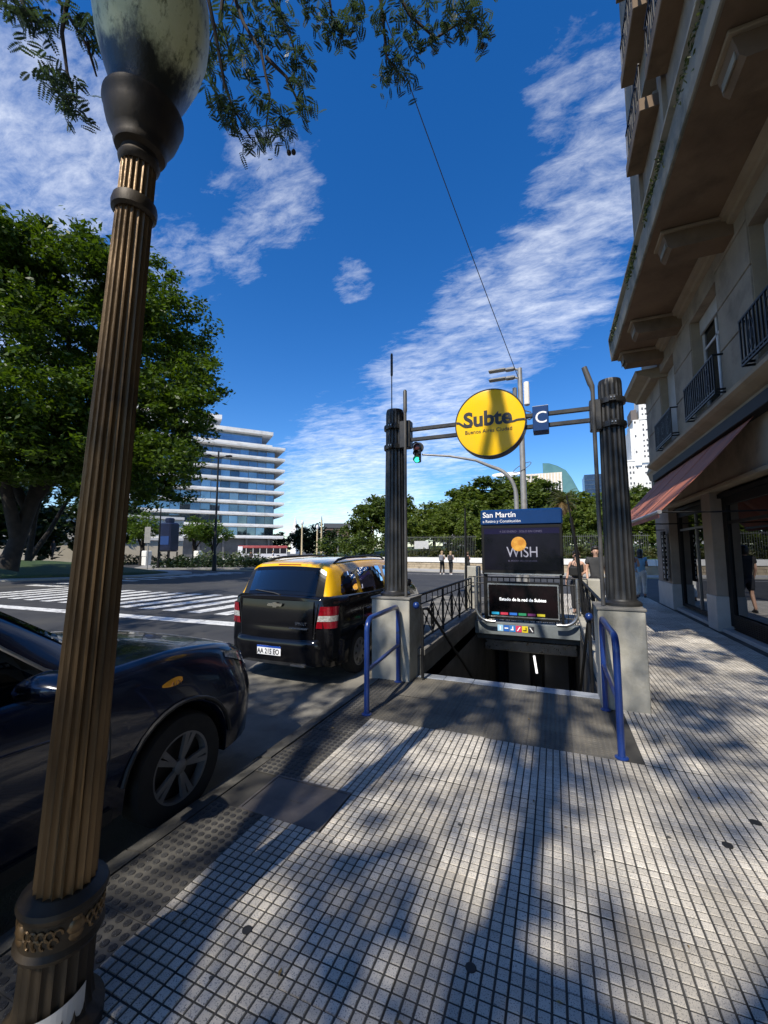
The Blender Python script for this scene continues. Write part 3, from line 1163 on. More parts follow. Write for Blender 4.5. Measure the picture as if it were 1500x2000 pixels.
# concrete end posts
for (x0, x1, y0, y1, z, lab) in ((-2.0, -1.66, 9.85, 10.2, 1.27, 'grey concrete block post behind the left railing end'), (0.50, 0.90, 9.75, 10.15, 1.03, 'sunlit concrete block post behind the right railing end')):
    b = MB()
    b.box(x0, x1, y0, y1, -0.01, z, bev=0.02)
    b.thing('concrete_post', M_conc, lab, 'post', ((x0 + x1) / 2, (y0 + y1) / 2, 0), 'concrete end posts of the stair')
# two slim dark poles at the back corners
b = MB()
b.tube([(-1.80, 9.05, 0.34), (-1.79, 9.05, 2.3)], 0.026, 8)
b.tube([(-1.79, 9.05, 2.3), (-1.79, 9.05, 2.58)], 0.017, 8)
b.thing('slim_pole', M_ironrail, 'slim dark pole rising left of the station panel', 'pole', (-1.8, 9.05, 0.34), 'slim poles at the back of the stair', 40)
b = MB()
b.tube([(0.52, 9.05, 0.34), (0.42, 9.05, 1.6), (0.34, 9.05, 2.3)], 0.034, 8)
b.tube([(0.34, 9.05, 2.3), (0.28, 9.05, 2.75)], 0.016, 8)
b.thing('slim_pole', M_ironrail, 'slim dark leaning pole right of the station panel', 'pole', (0.52, 9.05, 0.34), 'slim poles at the back of the stair', 40)
# ------------------------------------------------------------------ corner apartment house on the right
M_stucco = mat('stucco', (0.215, 0.175, 0.125), (0.285, 0.24, 0.175), 1.3, 6, 0.85, bump=0.003, bscale=60, dirt=(0.11, 0.09, 0.065), dscale=1.1, dlo=0.5, dhi=0.74)
M_stucco2 = mat('stucco_trim', (0.235, 0.185, 0.12), (0.305, 0.25, 0.17), 1.7, 6, 0.8, bump=0.002, bscale=80, dirt=(0.22, 0.185, 0.14), dscale=1.4, dlo=0.52, dhi=0.72)
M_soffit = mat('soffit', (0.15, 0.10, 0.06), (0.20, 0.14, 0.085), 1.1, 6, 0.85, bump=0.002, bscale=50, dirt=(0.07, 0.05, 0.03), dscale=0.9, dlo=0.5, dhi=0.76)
M_fascia = mat('weathered_fascia', (0.215, 0.195, 0.15), (0.305, 0.28, 0.215), 1.6, 6, 0.85, bump=0.003, bscale=60, dirt=(0.13, 0.13, 0.1), dscale=1.5, dlo=0.5, dhi=0.64)
M_plinth = mat('pale_stone', (0.34, 0.34, 0.33), (0.43, 0.425, 0.41), 2.5, 5, 0.55, speck=(0.4, 0.39, 0.37), sscale=120)
M_pillar = mat('pillar_render', (0.205, 0.165, 0.13), (0.265, 0.22, 0.18), 2, 5, 0.7)
M_frame = mat('black_frame', (0.007, 0.007, 0.008), rough=0.6, spec=0.2)
M_shopglass = glass_mat('shop_glass', (0.008, 0.008, 0.009), 0.05, 0.0, 3.4)
M_winglass = glass_mat('window_glass', (0.02, 0.022, 0.025), 0.3, 0.0, 1.6)
M_winframe = mat('window_frame', (0.45, 0.45, 0.44), (0.55, 0.55, 0.53), 4, 4, 0.5)
M_shutter = mat('shutter', (0.33, 0.32, 0.29), (0.4, 0.39, 0.36), 3, 4, 0.6)
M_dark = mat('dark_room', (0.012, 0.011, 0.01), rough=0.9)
M_awning = mat('awning_cloth', (0.33, 0.105, 0.06), (0.40, 0.135, 0.08), 2.0, 5, 0.85, dirt=(0.17, 0.075, 0.065), dscale=1.2, dlo=0.5, dhi=0.75)
M_weed = leaf_mat('weed_leaf', (0.03, 0.045, 0.012), (0.075, 0.09, 0.025))

bd = root('apartment_house', 'tall beige apartment house with deep bracketed balcony slab above the shopfront', 'building', (3.05, 4.0, 0))
FX = 3.05


def part(name, m, parent, *boxes, bev=0.0, smooth=False):
    b = MB()
    for bx in boxes:
        b.box(*bx, bev=bev)
    return b.build(name, m, parent, smooth)


# pillars of the ground floor
PIL = [(10.55, 11.1), (13.95, 15.6), (6.6, 7.15), (2.6, 3.15), (-1.4, -0.85)]
for (y0, y1) in PIL:
    p_ = part('pillar', M_pillar, bd, (FX + 0.02, 3.42, y0, y1, 0.70, 2.94), bev=0.006)
    part('plinth', M_plinth, p_, (FX, 3.44, y0 - 0.015, y1 + 0.015, -0.01, 0.70), bev=0.01)
# shopfront bays
BAYS = [(7.15, 10.55), (11.1, 13.95), (3.15, 6.6), (-0.85, 2.6)]
for i, (y0, y1) in enumerate(BAYS):
    bay = MB()
    gx = 3.30
    for (a, c, d, e) in ((y0, y0 + 0.09, 0.12, 2.72), (y1 - 0.22, y1, 0.12, 2.72), (y0 + 0.09, y1 - 0.22, 2.56, 2.72), (y0 + 0.09, y1 - 0.22, 0.12, 0.2)):
        bay.box(gx - 0.03, gx + 0.05, a, c, d, e)
    fr = bay.build('shop_window', M_frame, bd)
    mid = y0 + (y1 - y0) * (0.45 if i == 1 else 0.2)
    b = MB()
    b.box(gx - 0.025, gx + 0.04, mid - 0.035, mid + 0.035, 0.2, 2.56)
    b.box(gx - 0.022, gx + 0.035, y0 + 0.09, y1 - 0.22, 2.18, 2.235)
    b.build('mullion', M_frame if i != 1 else mat('grey_metal', (0.16, 0.16, 0.16), rough=0.4, metal=0.5), fr)
    for (a, c) in ((y0 + 0.09, mid - 0.035), (mid + 0.035, y1 - 0.22)):
        b = MB()
        b.box(gx + 0.005, gx + 0.015, a, c, 0.2, 2.18)
        b.box(gx + 0.005, gx + 0.015, a, c, 2.235, 2.56)
        b.build('pane', M_shopglass, fr)
    part('sill_strip', M_plinth, bd, (3.12, 3.42, y0 + 0.02, y1 - 0.02, -0.012, 0.06), bev=0.006)
    if i in (0, 2):
        b = MB()
        for k in range(9):
            b.box(3.24, 3.275, y0 + 0.12, y1 - 0.25, 0.075 + 0.034 * k, 0.095 + 0.034 * k)
        b.build('vent_grille', M_frame, bd)
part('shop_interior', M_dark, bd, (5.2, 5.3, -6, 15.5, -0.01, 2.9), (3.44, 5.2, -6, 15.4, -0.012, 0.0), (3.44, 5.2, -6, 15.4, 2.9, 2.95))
part('shop_corner_wall', M_stucco, bd, (3.42, 12, 15.2, 15.6, -0.01, 2.94))
# beige panels above the shop windows
part('lintel_band', M_frame, bd, (3.2, 3.42, -6, 15.55, 2.72, 2.80))
for (y0, y1) in ((-6, -0.9), (-0.9, 3.0), (3.0, 7.0), (7.0, 10.9), (10.9, 15.6)):
    part('wall_panel', M_stucco, bd, (FX + 0.03, 3.42, y0 + 0.006, y1 - 0.006, 2.945, 3.93))
    part('moulding', M_stucco2, bd, (FX - 0.02, 3.3, y0 + 0.004, y1 - 0.004, 2.86, 2.943), bev=0.012)
# first cornice
b = MB()
b.prism([(3.40, 3.93), (2.98, 3.93), (2.94, 3.97), (2.93, 4.02), (2.76, 4.10), (2.70, 4.14), (2.69, 4.20), (2.76, 4.22), (2.80, 4.27), (2.95, 4.36), (3.40, 4.36)], 'y', -8, 14.35)
b.build('cornice', M_stucco2, bd)
b = MB()
b.prism([(3.40, 3.93), (3.02, 3.93), (2.98, 4.10), (2.94, 4.16), (2.94, 4.2), (3.0, 4.36), (3.40, 4.36)], 'y', 14.35, 15.75)
b.build('cornice', M_stucco2, bd)
b = MB()
b.box(2.86, 3.05, -8, 14.5, 3.72, 3.925, bev=0.01)
b.build('awning_box', M_frame, bd)

# mezzanine wall in jointed blocks between the windows
WX = 3.0
WIN = [(9.15, 10.75), (12.15, 13.65), (6.15, 7.75), (3.15, 4.75), (0.15, 1.75)]
WZ0, WZ1 = 4.55, 6.72
edges = [(-6.0, 0.15), (1.75, 3.15), (4.75, 6.15), (7.75, 9.15), (10.75, 12.15), (13.65, 15.55)]
courses = [(4.36, 5.30), (5.30, 6.10), (6.10, 6.86), (6.86, 7.30)]
for (a, c) in edges:
    for (z0, z1) in courses:
        part('wall_block', M_stucco, bd, (WX, 3.4, a + 0.002, c - 0.002, z0 + 0.011, z1 - 0.011), bev=0.008)
    part('wall_core', M_stucco2, bd, (WX + 0.03, 3.5, a - 0.001, c + 0.001, 4.36, 7.3))
for k, (a, c) in enumerate(WIN):
    part('wall_block', M_stucco, bd, (WX + 0.004, 3.4, a, c, WZ1, 7.30))
    if k != 9:
        part('wall_block', M_stucco, bd, (WX + 0.004, 3.4, a, c, 4.36, WZ0))
    # surround
    f = part('window', M_winframe, bd, (3.22, 3.28, a + 0.02, a + 0.09, WZ0, WZ1), (3.22, 3.28, c - 0.09, c - 0.02, WZ0, WZ1), (3.22, 3.28, a + 0.09, c - 0.09, WZ1 - 0.08, WZ1),
             (3.225, 3.275, (a + c) / 2 - 0.045, (a + c) / 2 + 0.045, WZ0, WZ1 - 0.08), (3.225, 3.275, a + 0.09, c - 0.09, WZ0 + 1.45, WZ0 + 1.50), (3.22, 3.28, a + 0.09, c - 0.09, WZ0, WZ0 + 0.12))
    for (p, q) in ((a + 0.09, (a + c) / 2 - 0.045), ((a + c) / 2 + 0.045, c - 0.09)):
        part('pane', M_winglass, f, (3.245, 3.252, p, q, WZ0 + 0.12, WZ0 + 1.45), (3.245, 3.252, p, q, WZ0 + 1.50, WZ1 - 0.08))
    if k in (1, 2):
        b = MB()
        zl = WZ0 + (0.1 if k == 1 else 0.9)
        z = WZ1 - 0.05
        while z > zl:
            b.box(3.195, 3.215, a + 0.03, c - 0.03, z - 0.045, z)
            z -= 0.052
        b.build('roller_shutter', M_shutter, f)
    else:
        part('roller_shutter', M_shutter, f, (3.18, 3.22, a + 0.03, c - 0.03, WZ1 - 0.33, WZ1))
    part('reveal', M_stucco2, bd, (3.02, 3.3, a, a + 0.02, WZ0, WZ1))
    part('reveal', M_stucco2, bd, (3.02, 3.3, c - 0.02, c, WZ0, WZ1))
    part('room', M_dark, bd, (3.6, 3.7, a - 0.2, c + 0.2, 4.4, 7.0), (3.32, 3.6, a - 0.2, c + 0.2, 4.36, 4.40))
    # iron balconet in front of it
    if k > 2:
        continue
    t = root('iron_balconet', ['black iron window guard on the middle window above the awning', 'black iron window guard on the window nearest the far corner of the building',
                               'black iron window guard at the right edge of the photo above the awning', 'black iron window guard outside the frame', 'black iron window guard beside the viewer'][k], 'window guard', (2.86, (a + c) / 2, 4.5), 'iron window guards on the first floor')
    zb, zt = 4.50, 5.22
    b = MB()
    y0, y1, xf = a - 0.12, c + 0.12, 2.83
    for z in (zb, zb + 0.06, zt):
        b.box(xf, xf + 0.03, y0, y1, z, z + 0.03)
        b.box(xf + 0.03, WX, y0, y0 + 0.03, z, z + 0.03)
        b.box(xf + 0.03, WX, y1 - 0.03, y1, z, z + 0.03)
    b.build('rail', M_ironrail, t)
    nb = 15
    for q in range(nb + 1):
        b = MB()
        y = y0 + 0.015 + (y1 - y0 - 0.03) * q / nb
        b.box(xf + 0.003, xf + 0.027, y - 0.013, y + 0.013, zb, zt)
        b.build('baluster', M_ironrail, t)
    b = MB()
    for fy in (0.2, 0.5, 0.8):
        yy = y0 + (y1 - y0) * fy
        ring3(b, xf + 0.015, yy, zb + 0.38, 0.10, 0.24, 'y', 0.01, 14)
        ring3(b, xf + 0.015, yy, zb + 0.38, 0.05, 0.10, 'y', 0.009, 10)
    b.build('scrollwork', M_ironrail, t, 40)

# bracketed slab
SZ0, SZ1, SXF, SYE = 7.30, 8.0, 1.80, 13.45
b = MB()
b.box(SXF + 0.05, 3.3, -9, SYE, SZ0, SZ1 - 0.05)
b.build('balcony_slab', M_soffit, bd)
b = MB()
b.prism([(SXF + 0.05, SZ0 - 0.0), (SXF + 0.02, SZ0 - 0.012), (SXF, SZ0 + 0.0), (SXF - 0.01, SZ0 + 0.34), (SXF - 0.02, SZ0 + 0.40), (SXF - 0.0, SZ0 + 0.44), (SXF + 0.03, SZ0 + 0.46),
         (SXF + 0.03, SZ1 - 0.10), (SXF - 0.05, SZ1 - 0.06), (SXF - 0.05, SZ1), (SXF + 0.05, SZ1)], 'y', -9, SYE + 0.04)
b.build('fascia', M_fascia, bd)
b = MB()
b.prism([(SXF - 0.05, SZ1 - 0.06), (SXF - 0.05, SZ1), (3.0, SZ1), (3.0, SZ0), (SXF, SZ0)], 'y', SYE + 0.045, SYE + 0.09)
b.build('fascia', M_fascia, bd)
b = MB()
for yb in (14.3, 11.25, 8.20, 5.15, 2.1, -0.95):
    b = MB()
    b.prism([(3.0, 6.94), (2.12, 6.94), (2.06, 7.0), (2.04, 7.12), (2.02, 7.18), (2.0, 7.295), (3.0, 7.295)], 'y', max(yb - 0.02, -9), yb + 0.44) if yb < 13 else b.prism([(3.0, 6.94), (2.12, 6.94), (2.04, 7.12), (2.0, 7.295), (3.0, 7.295)], 'y', 12.98, 13.40)
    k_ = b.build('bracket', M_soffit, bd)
    y_ = yb if yb < 13 else 12.98
    part('bracket_moulding', M_stucco2, k_, (1.96, 3.0, y_ - 0.07, y_ + 0.49, 7.235, 7.292), bev=0.01)
    part('bracket_face', M_fascia, k_, (2.035, 2.052, y_ + 0.03, y_ + 0.39, 7.0, 7.11))
b = MB()
b.prism([(3.0, 7.12), (2.92, 7.14), (2.90, 7.2), (2.84, 7.22), (2.80, 7.295), (3.0, 7.295)], 'y', -8, SYE)
b.build('soffit_moulding', M_stucco2, bd)
# end of the main mass and the lower corner cornice
part('wall_block', M_stucco, bd, (3.02, 14, 15.2, 15.55, 2.95, 9.0))
b = MB()
b.prism([(3.3, 6.62), (2.78, 6.62), (2.74, 6.68), (2.45, 6.78), (2.40, 6.9), (3.3, 6.95)], 'y', SYE + 0.1, 15.9)
b.build('cornice', M_stucco2, bd)
part('wall_block', M_stucco, bd, (2.95, 3.3, SYE + 0.1, 15.6, 6.95, 9.5))
part('main_mass', M_stucco, bd, (3.5, 16, -9, 15.2, 7.3, 24.0), (3.7, 16, -9, 15.2, 4.3, 7.3))

# upper wall with its recessed windows and ledges
UX, UYE = 2.50, 13.15
TOP = 23.0
floors = [8.0, 11.05, 13.65, 16.25, 18.85, 21.4]
ucols = [(9.9, 11.5), (6.9, 9.1), (3.6, 5.9), (0.4, 2.7)]
for fi, z in enumerate(floors[:-1]):
    z1 = floors[fi + 1]
    wz0, wz1 = (z + 0.75, z1 - 0.45)
    ys = UYE
    for (a, c) in ucols:
        part('wall_block', M_stucco, bd, (UX, 3.6, c, ys - 0.0, z, z1))
        part('wall_block', M_stucco, bd, (UX, 3.6, a, c, z, wz0))
        part('wall_block', M_stucco, bd, (UX, 3.6, a, c, wz1, z1))
        f = part('window', M_winframe, bd, (2.82, 2.9, a, a + 0.08, wz0, wz1), (2.82, 2.9, c - 0.08, c, wz0, wz1), (2.82, 2.9, a + 0.08, c - 0.08, wz1 - 0.08, wz1), (2.825, 2.895, (a + c) / 2 - 0.04, (a + c) / 2 + 0.04, wz0, wz1 - 0.08))
        part('pane', M_winglass, f, (2.855, 2.862, a + 0.08, c - 0.08, wz0, wz1 - 0.08))
        part('sill', M_stucco2, f, (2.40, 2.82, a - 0.08, c + 0.08, wz0 - 0.09, wz0), bev=0.01)
        if fi > 0:
            # projecting ledge balcony with iron work
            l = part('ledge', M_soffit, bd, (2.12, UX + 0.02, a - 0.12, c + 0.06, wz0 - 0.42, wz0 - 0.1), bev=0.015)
            b = MB()
            yb = a - 0.08
            while yb < c + 0.03:
                b.box(2.15, 2.166, yb, yb + 0.016, wz0 - 0.1, wz0 + 0.75)
                yb += 0.13
            b.box(2.145, 2.175, a - 0.1, c + 0.04, wz0 + 0.75, wz0 + 0.79)
            ry = a + 0.3
            while ry < c:
                ring3(b, 2.158, ry, wz0 + 0.33, 0.14, 0.3, 'y', 0.012, 12)
                ry += 0.45
            b.build('ledge_railing', M_ironrail, l)
        part('pier', M_stucco2, bd, (UX - 0.09, UX - 0.001, c + 0.14, c + 0.34, z, z1))
        ys = a
    part('wall_block', M_stucco, bd, (UX, 3.6, -9, ys, z, z1))
b = MB()
b.box(1.9, 3.6, -9, UYE + 0.5, 21.4, 21.9)
b.build('roof_cornice', M_stucco2, bd)

# weeds rooted in the fascia
rw = np.random.default_rng(5)
for i, (y0, y1, dens) in enumerate(((9.2, 10.4, 340), (6.9, 8.4, 300), (11.8, 13.0, 200), (5.0, 6.2, 160))):
    n = dens
    P = np.stack([SXF - 0.015 + rw.normal(0, 0.022, n), rw.uniform(y0, y1, n), SZ1 - 0.22 + rw.normal(0, 0.085, n)], 1)
    d1 = rw.normal(0, 1, (n, 3)); d1 /= np.linalg.norm(d1, axis=1)[:, None]
    d2 = rw.normal(0, 1, (n, 3)); d2 /= np.linalg.norm(d2, axis=1)[:, None]
    s = rw.uniform(0.015, 0.045, (n, 1))
    V = np.concatenate([P - d1 * s, P + d2 * s * .5, P + d1 * s, P - d2 * s * .5], 1).reshape(-1, 3)
    o = bpy.data.objects.new('weeds', np_mesh('weeds', V, np.arange(4 * n).reshape(-1, 4), M_weed))
    C.objects.link(o)
    tag(o, ['weeds growing on the middle of the slab edge', 'dark weeds on the slab edge nearer the viewer', 'dry weeds near the far tip of the slab edge', 'sparse weeds at the top of the frame on the slab edge'][i], 'plant', 'weeds on the slab edge')
    o['kind'] = 'stuff'

# awning
aw = root('awning', 'faded red cloth awning sloping out over the pavement from the shopfront', 'awning', (2.3, 11.0, 2.3))
AY0, AY1, AX, AZ0, AZ1 = 7.95, 14.4, 1.63, 2.27, 3.78
b = MB()
nn, nw = 16, 24
for j in range(4):
    ya, yb = AY0 + (AY1 - AY0) * j / 4, AY0 + (AY1 - AY0) * (j + 1) / 4
    rows_ = []
    for i in range(nn + 1):
        f = i / nn
        rows_.append([(3.0 + (AX - 3.0) * f, ya + 0.004 + (yb - ya - 0.008) * q / 6, AZ1 + (AZ0 - AZ1) * f - 0.05 * sin(pi * f) - 0.012 * sin(pi * q / 6)) for q in range(7)])
    b.loft(rows_, False, False)
o = b.build('cloth', M_awning, aw, 60)
sm = o.modifiers.new('thick', 'SOLIDIFY')
sm.thickness = 0.006
b = MB()
b.tube([(AX, AY0 - 0.02, AZ0), (AX, AY1 + 0.02, AZ0)], 0.035, 10)
b.build('front_bar', mat('bar_grey', (0.22, 0.22, 0.23), rough=0.45), aw, 40)
b = MB()
b.box(AX - 0.012, AX - 0.006, AY0, AY1, AZ0 - 0.10, AZ0 - 0.02)
b.build('valance', M_awning, aw)
for y in (AY0 + 0.06, (AY0 + AY1) / 2, AY1 - 0.06):
    b = MB()
    b.tube([(AX, y, AZ0), (2.3, y, AZ0 - 0.02), (3.04, y, AZ0 - 0.02)], 0.014, 6)
    b.build('arm', M_frame, aw)
# blade sign with vertical lettering on the corner pillar
vs = root('blade_sign', 'narrow black sign with white letters hung on the corner pillar of the shopfront', 'sign', (2.96, 14.3, 0.8))
b = MB()
b.box(2.93, 2.99, 14.0, 14.34, 0.78, 2.2, bev=0.006)
b.build('board', M_frame, vs)
rq = random.Random(12)
b = MB()
for i in range(10):
    z = 2.06 - 0.128 * i
    for k in range(2):
        dz, dy = rq.uniform(0.0, 0.06), rq.uniform(0.0, 0.06)
        if rq.random() < 0.5:
            b.box(2.927, 2.9295, 14.10 + dy, 14.10 + dy + 0.09, z + dz - 0.05, z + dz - 0.025)
            b.box(2.95 + dy * .3, 2.98, 13.9965, 13.999, z + dz - 0.05, z + dz - 0.025)
        else:
            b.box(2.927, 2.9295, 14.10 + dy, 14.10 + dy + 0.025, z - 0.05, z + 0.03)
            b.box(2.945 + dy * .4, 2.96 + dy * .4, 13.9965, 13.999, z - 0.05, z + 0.03)
b.build('lettering', M_white, vs)
b = MB()
b.tube([(2.99, 14.17, 2.1), (3.06, 14.17, 2.1)], 0.01, 6)
b.tube([(2.99, 14.17, 0.9), (3.06, 14.17, 0.9)], 0.01, 6)
b.build('hanger', M_frame, vs)
# ------------------------------------------------------------------ trees and planting
M_bark = mat('bark', (0.010, 0.008, 0.006), (0.026, 0.021, 0.016), 3, 6, 0.9, bump=0.012, bscale=18)
M_barkl = mat('bark_twig', (0.03, 0.022, 0.017), (0.05, 0.038, 0.03), 6, 5, 0.85)
L_tipa = leaf_mat('leaf_tipa', (0.014, 0.034, 0.004), (0.10, 0.16, 0.012), 0.4)
L_hill = leaf_mat('leaf_hill', (0.055, 0.088, 0.014), (0.16, 0.205, 0.035), 0.42)
L_hill2 = leaf_mat('leaf_hill_dark', (0.038, 0.064, 0.012), (0.11, 0.15, 0.028), 0.38)
L_bright = leaf_mat('leaf_bright', (0.05, 0.095, 0.012), (0.11, 0.17, 0.022), 0.42)
L_dark = leaf_mat('leaf_dark', (0.010, 0.022, 0.007), (0.03, 0.052, 0.014), 0.25)
L_jac = leaf_mat('leaf_jacaranda', (0.03, 0.052, 0.03), (0.065, 0.095, 0.055), 0.4, (1.1, 1.2, 0.7))
L_shade = leaf_mat('leaf_street', (0.03, 0.055, 0.015), (0.06, 0.10, 0.025), 0.35)


def leaves(rng, centers, radii, per, size, flat=0.55, aspect=0.5, droop=0.0, squash=0.7):
    """quads for leaf sprays scattered round each clump centre"""
    centers = np.asarray(centers, float)
    n = len(centers) * per
    base = np.repeat(centers, per, 0)
    rad = np.repeat(np.asarray(radii, float), per)[:, None]
    off = rng.normal(0, 0.45, (n, 3)) * rad
    off[:, 2] *= squash
    P = base + off
    d1 = rng.normal(0, 1, (n, 3))
    d1[:, 2] = d1[:, 2] * flat - droop
    d1 /= np.linalg.norm(d1, axis=1)[:, None]
    up = rng.normal(0, 1, (n, 3)) * np.array([0.7, 0.7, 0.7]) + np.array([0, 0, 1.0])
    d2 = np.cross(d1, up)
    d2 /= np.linalg.norm(d2, axis=1)[:, None] + 1e-9
    s = size * rng.uniform(0.4, 1.45, (n, 1))
    V = np.stack([P - d1 * s, P + d2 * s * aspect, P + d1 * s, P - d2 * s * aspect], 1).reshape(-1, 3)
    return V, np.arange(4 * n, dtype=np.int32).reshape(-1, 4)


def clump_centers(rng, blobs, step, inner=0.45):
    """clump centres filling the outer part of every lobe of a crown"""
    out = []
    rr = []
    for (c, r) in blobs:
        r3 = np.array(r if isinstance(r, (tuple, list)) else (r, r, r * 0.85))
        n = max(6, int(4.2 * (np.mean(r3) / step) ** 2))
        d = rng.normal(0, 1, (n, 3))
        d /= np.linalg.norm(d, axis=1)[:, None]
        f = rng.uniform(inner ** 2, 1.06, (n, 1)) ** 0.5
        out.append(np.array(c) + d * f * r3)
        rr.append(np.full(n, step) * rng.uniform(0.65, 1.25, n))
    return np.concatenate(out), np.concatenate(rr)


def crown_obj(parent, V, F, m, name='crown'):
    o = bpy.data.objects.new(name, np_mesh(name, np.asarray(V) - np.array(ORG[parent.name]), F, m))
    C.objects.link(o)
    o.parent = parent
    ORG[o.name] = ORG[parent.name]
    return o


# the large spreading tree on the left lawn ------------------------------------
rng = np.random.default_rng(21)
BIG = [((-25.21, 11.65, 17.85), 2.54), ((-23.44, 12.94, 17.07), 2.59), ((-24.01, 16.2, 18.1), 2.83), ((-21.2, 16.98, 15.2), 2.47), ((-19.71, 17.71, 12.01), 1.73),
       ((-21.77, 19.17, 8.8), 2.01), ((-25.99, 20.15, 8.01), 2.87), ((-25.29, 19.61, 14.45), 3.69), ((-26.96, 16.76, 14.92), 4.07), ((-24.82, 12.22, 13.48), 3.55),
       ((-27.7, 11.59, 16.15), 3.15), ((-25.24, 12.29, 9.07), 3.01), ((-23.28, 14.25, 7.99), 2.89), ((-21.86, 15.49, 9.66), 3.25), ((-25.24, 11.2, 6.1), 1.65),
       ((-28.83, 15.96, 6.39), 1.82), ((-24.62, 20.78, 6.19), 1.51), ((-30.34, 10.33, 16.04), 5.21), ((-30.21, 10.56, 9.74), 4.34), ((-25.79, 9.4, 17.72), 2.09),
       ((-30.5, 11.6, 6.4), 2.4), ((-32.0, 9.4, 7.0), 2.6), ((-27.5, 10.0, 6.6), 2.0), ((-29.6, 14.6, 7.6), 2.2), ((-26.4, 17.6, 6.6), 1.6), ((-23.4, 17.2, 6.6), 1.6),
       ((-22.77, 11.22, 6.38), 1.73), ((-22.03, 12.06, 7.27), 1.90), ((-20.79, 12.80, 6.05), 1.67), ((-21.73, 15.34, 5.78), 1.62), ((-18.54, 15.27, 6.37), 1.54), ((-23.21, 10.57, 7.25), 1.81), ((-23.55, 12.57, 5.44), 1.12), ((-20.38, 13.13, 4.55), 0.95),
       ((-20.38, 15.59, 4.88), 1.06), ((-23.83, 10.02, 5.73), 1.55), ((-21.86, 10.19, 8.87), 1.96), ((-19.00, 16.46, 9.59), 1.65), ((-19.21, 17.68, 10.96), 1.31), ((-22.00, 12.61, 9.27), 1.97)]
bt = root('spreading_tree', 'huge spreading dark green tree on the lawn at the left', 'tree', (-27.1, 12.9, 0.9))
cc, rr = clump_centers(rng, BIG, 0.72, 0.3)
V, F = leaves(rng, cc, rr, 112, 0.14, flat=0.5, aspect=0.45, droop=0.25, squash=0.6)
crown_obj(bt, V, F, L_tipa)
b = MB()
b.tube([(-27.2, 12.7, 0.7), (-27.09, 12.89, 1.4), (-26.97, 13.14, 2.65), (-26.75, 13.58, 4.97), (-26.4, 14.25, 7.43), (-26.25, 14.53, 9.94), (-26.66, 13.76, 12.81), (-27, 13, 15)], [0.6, 0.42, 0.36, 0.33, 0.28, 0.22, 0.15, 0.05], 12)
b.build('trunk', M_bark, bt, 50)
for pts, r0 in (([(-26.75, 13.58, 4.6), (-25.35, 16.05, 9.67), (-23.86, 18.18, 12.89), (-22.5, 18.5, 15)], 0.32), ([(-27.0, 13.0, 2.4), (-26.51, 11.76, 6.32), (-27.03, 10.5, 9.79), (-28, 9.5, 13)], 0.34),
                ([(-26.5, 14.1, 7.0), (-27.91, 13.5, 11.06), (-28.21, 12.86, 15.18)], 0.22), ([(-26.6, 13.9, 6), (-24.3, 14.2, 9.0), (-22.4, 15.4, 11.5)], 0.2), ([(-26.9, 13.3, 4), (-29.5, 12.5, 8), (-31, 11, 12)], 0.26),
                ([(-26.3, 14.5, 9), (-24.5, 13.4, 13), (-24, 13, 16)], 0.16), ([(-25.35, 16.05, 9.67), (-24.5, 18.8, 10.5), (-23, 20, 10)], 0.13)):
    b = MB()
    b.tube(pts, [r0 * (1 - 0.8 * i / (len(pts) - 1)) for i in range(len(pts))], 8)
    b.build('limb', M_bark, bt, 50)

# slim trees further back on the lawn
for i, (pts, lab) in enumerate((([(-33.9, 17.1, 1.0), (-33.47, 17.99, 2.97), (-33.05, 18.76, 5.26), (-32.2, 19.5, 8.0)], 'slim leaning tree behind the big tree on the left lawn'),
                                ([(-32.15, 16.2, 1.0), (-32.06, 16.38, 4.26), (-31.87, 16.73, 6.39), (-31.0, 17.2, 8.5)], 'slim upright tree close behind the trunk of the big tree'))):
    t = root('slim_tree', lab, 'tree', pts[0], 'slim trees behind the big tree')
    b = MB()
    b.tube(pts, [0.2, 0.16, 0.12, 0.04], 8)
    b.build('trunk', M_bark, t, 50)
    c = pts[3]
    cc, rr = clump_centers(rng, [((c[0], c[1], c[2]), 1.5), ((c[0] - 1.2, c[1] + 0.6, c[2] - 1.0), 1.2), ((c[0] + 1, c[1] - 0.4, c[2] - 0.8), 1.1)], 0.7, 0.3)
    V, F = leaves(rng, cc, rr, 30, 0.17, droop=0.2)
    crown_obj(t, V, F, L_dark)

# park trees on the rise across the street: three kinds, copied ----------------
def park_tree(name, seed, lm, blobs, H, per=80, size=0.25, step=0.8):
    rg = np.random.default_rng(seed)
    t = root(name, None, None, (0, 0, 0), local=True)
    cc, rr = clump_centers(rg, blobs, step, 0.4)
    V, F = leaves(rg, cc, rr, per, size, droop=0.1)
    crown_obj(t, V, F, lm)
    b = MB()
    b.tube([(0, 0, -0.5), (0.1, 0, H * 0.25), (-0.1, 0.1, H * 0.5), (0, 0, H * 0.8)], [0.34, 0.26, 0.2, 0.05], 8)
    for (c, r) in blobs[:5]:
        b.tube([(0, 0, H * 0.35), (c[0] * .6, c[1] * .6, (H * .35 + c[2]) / 2 + .3), c], [0.13, 0.09, 0.03], 5)
    b.build('trunk', M_bark, t, 50)
    return t


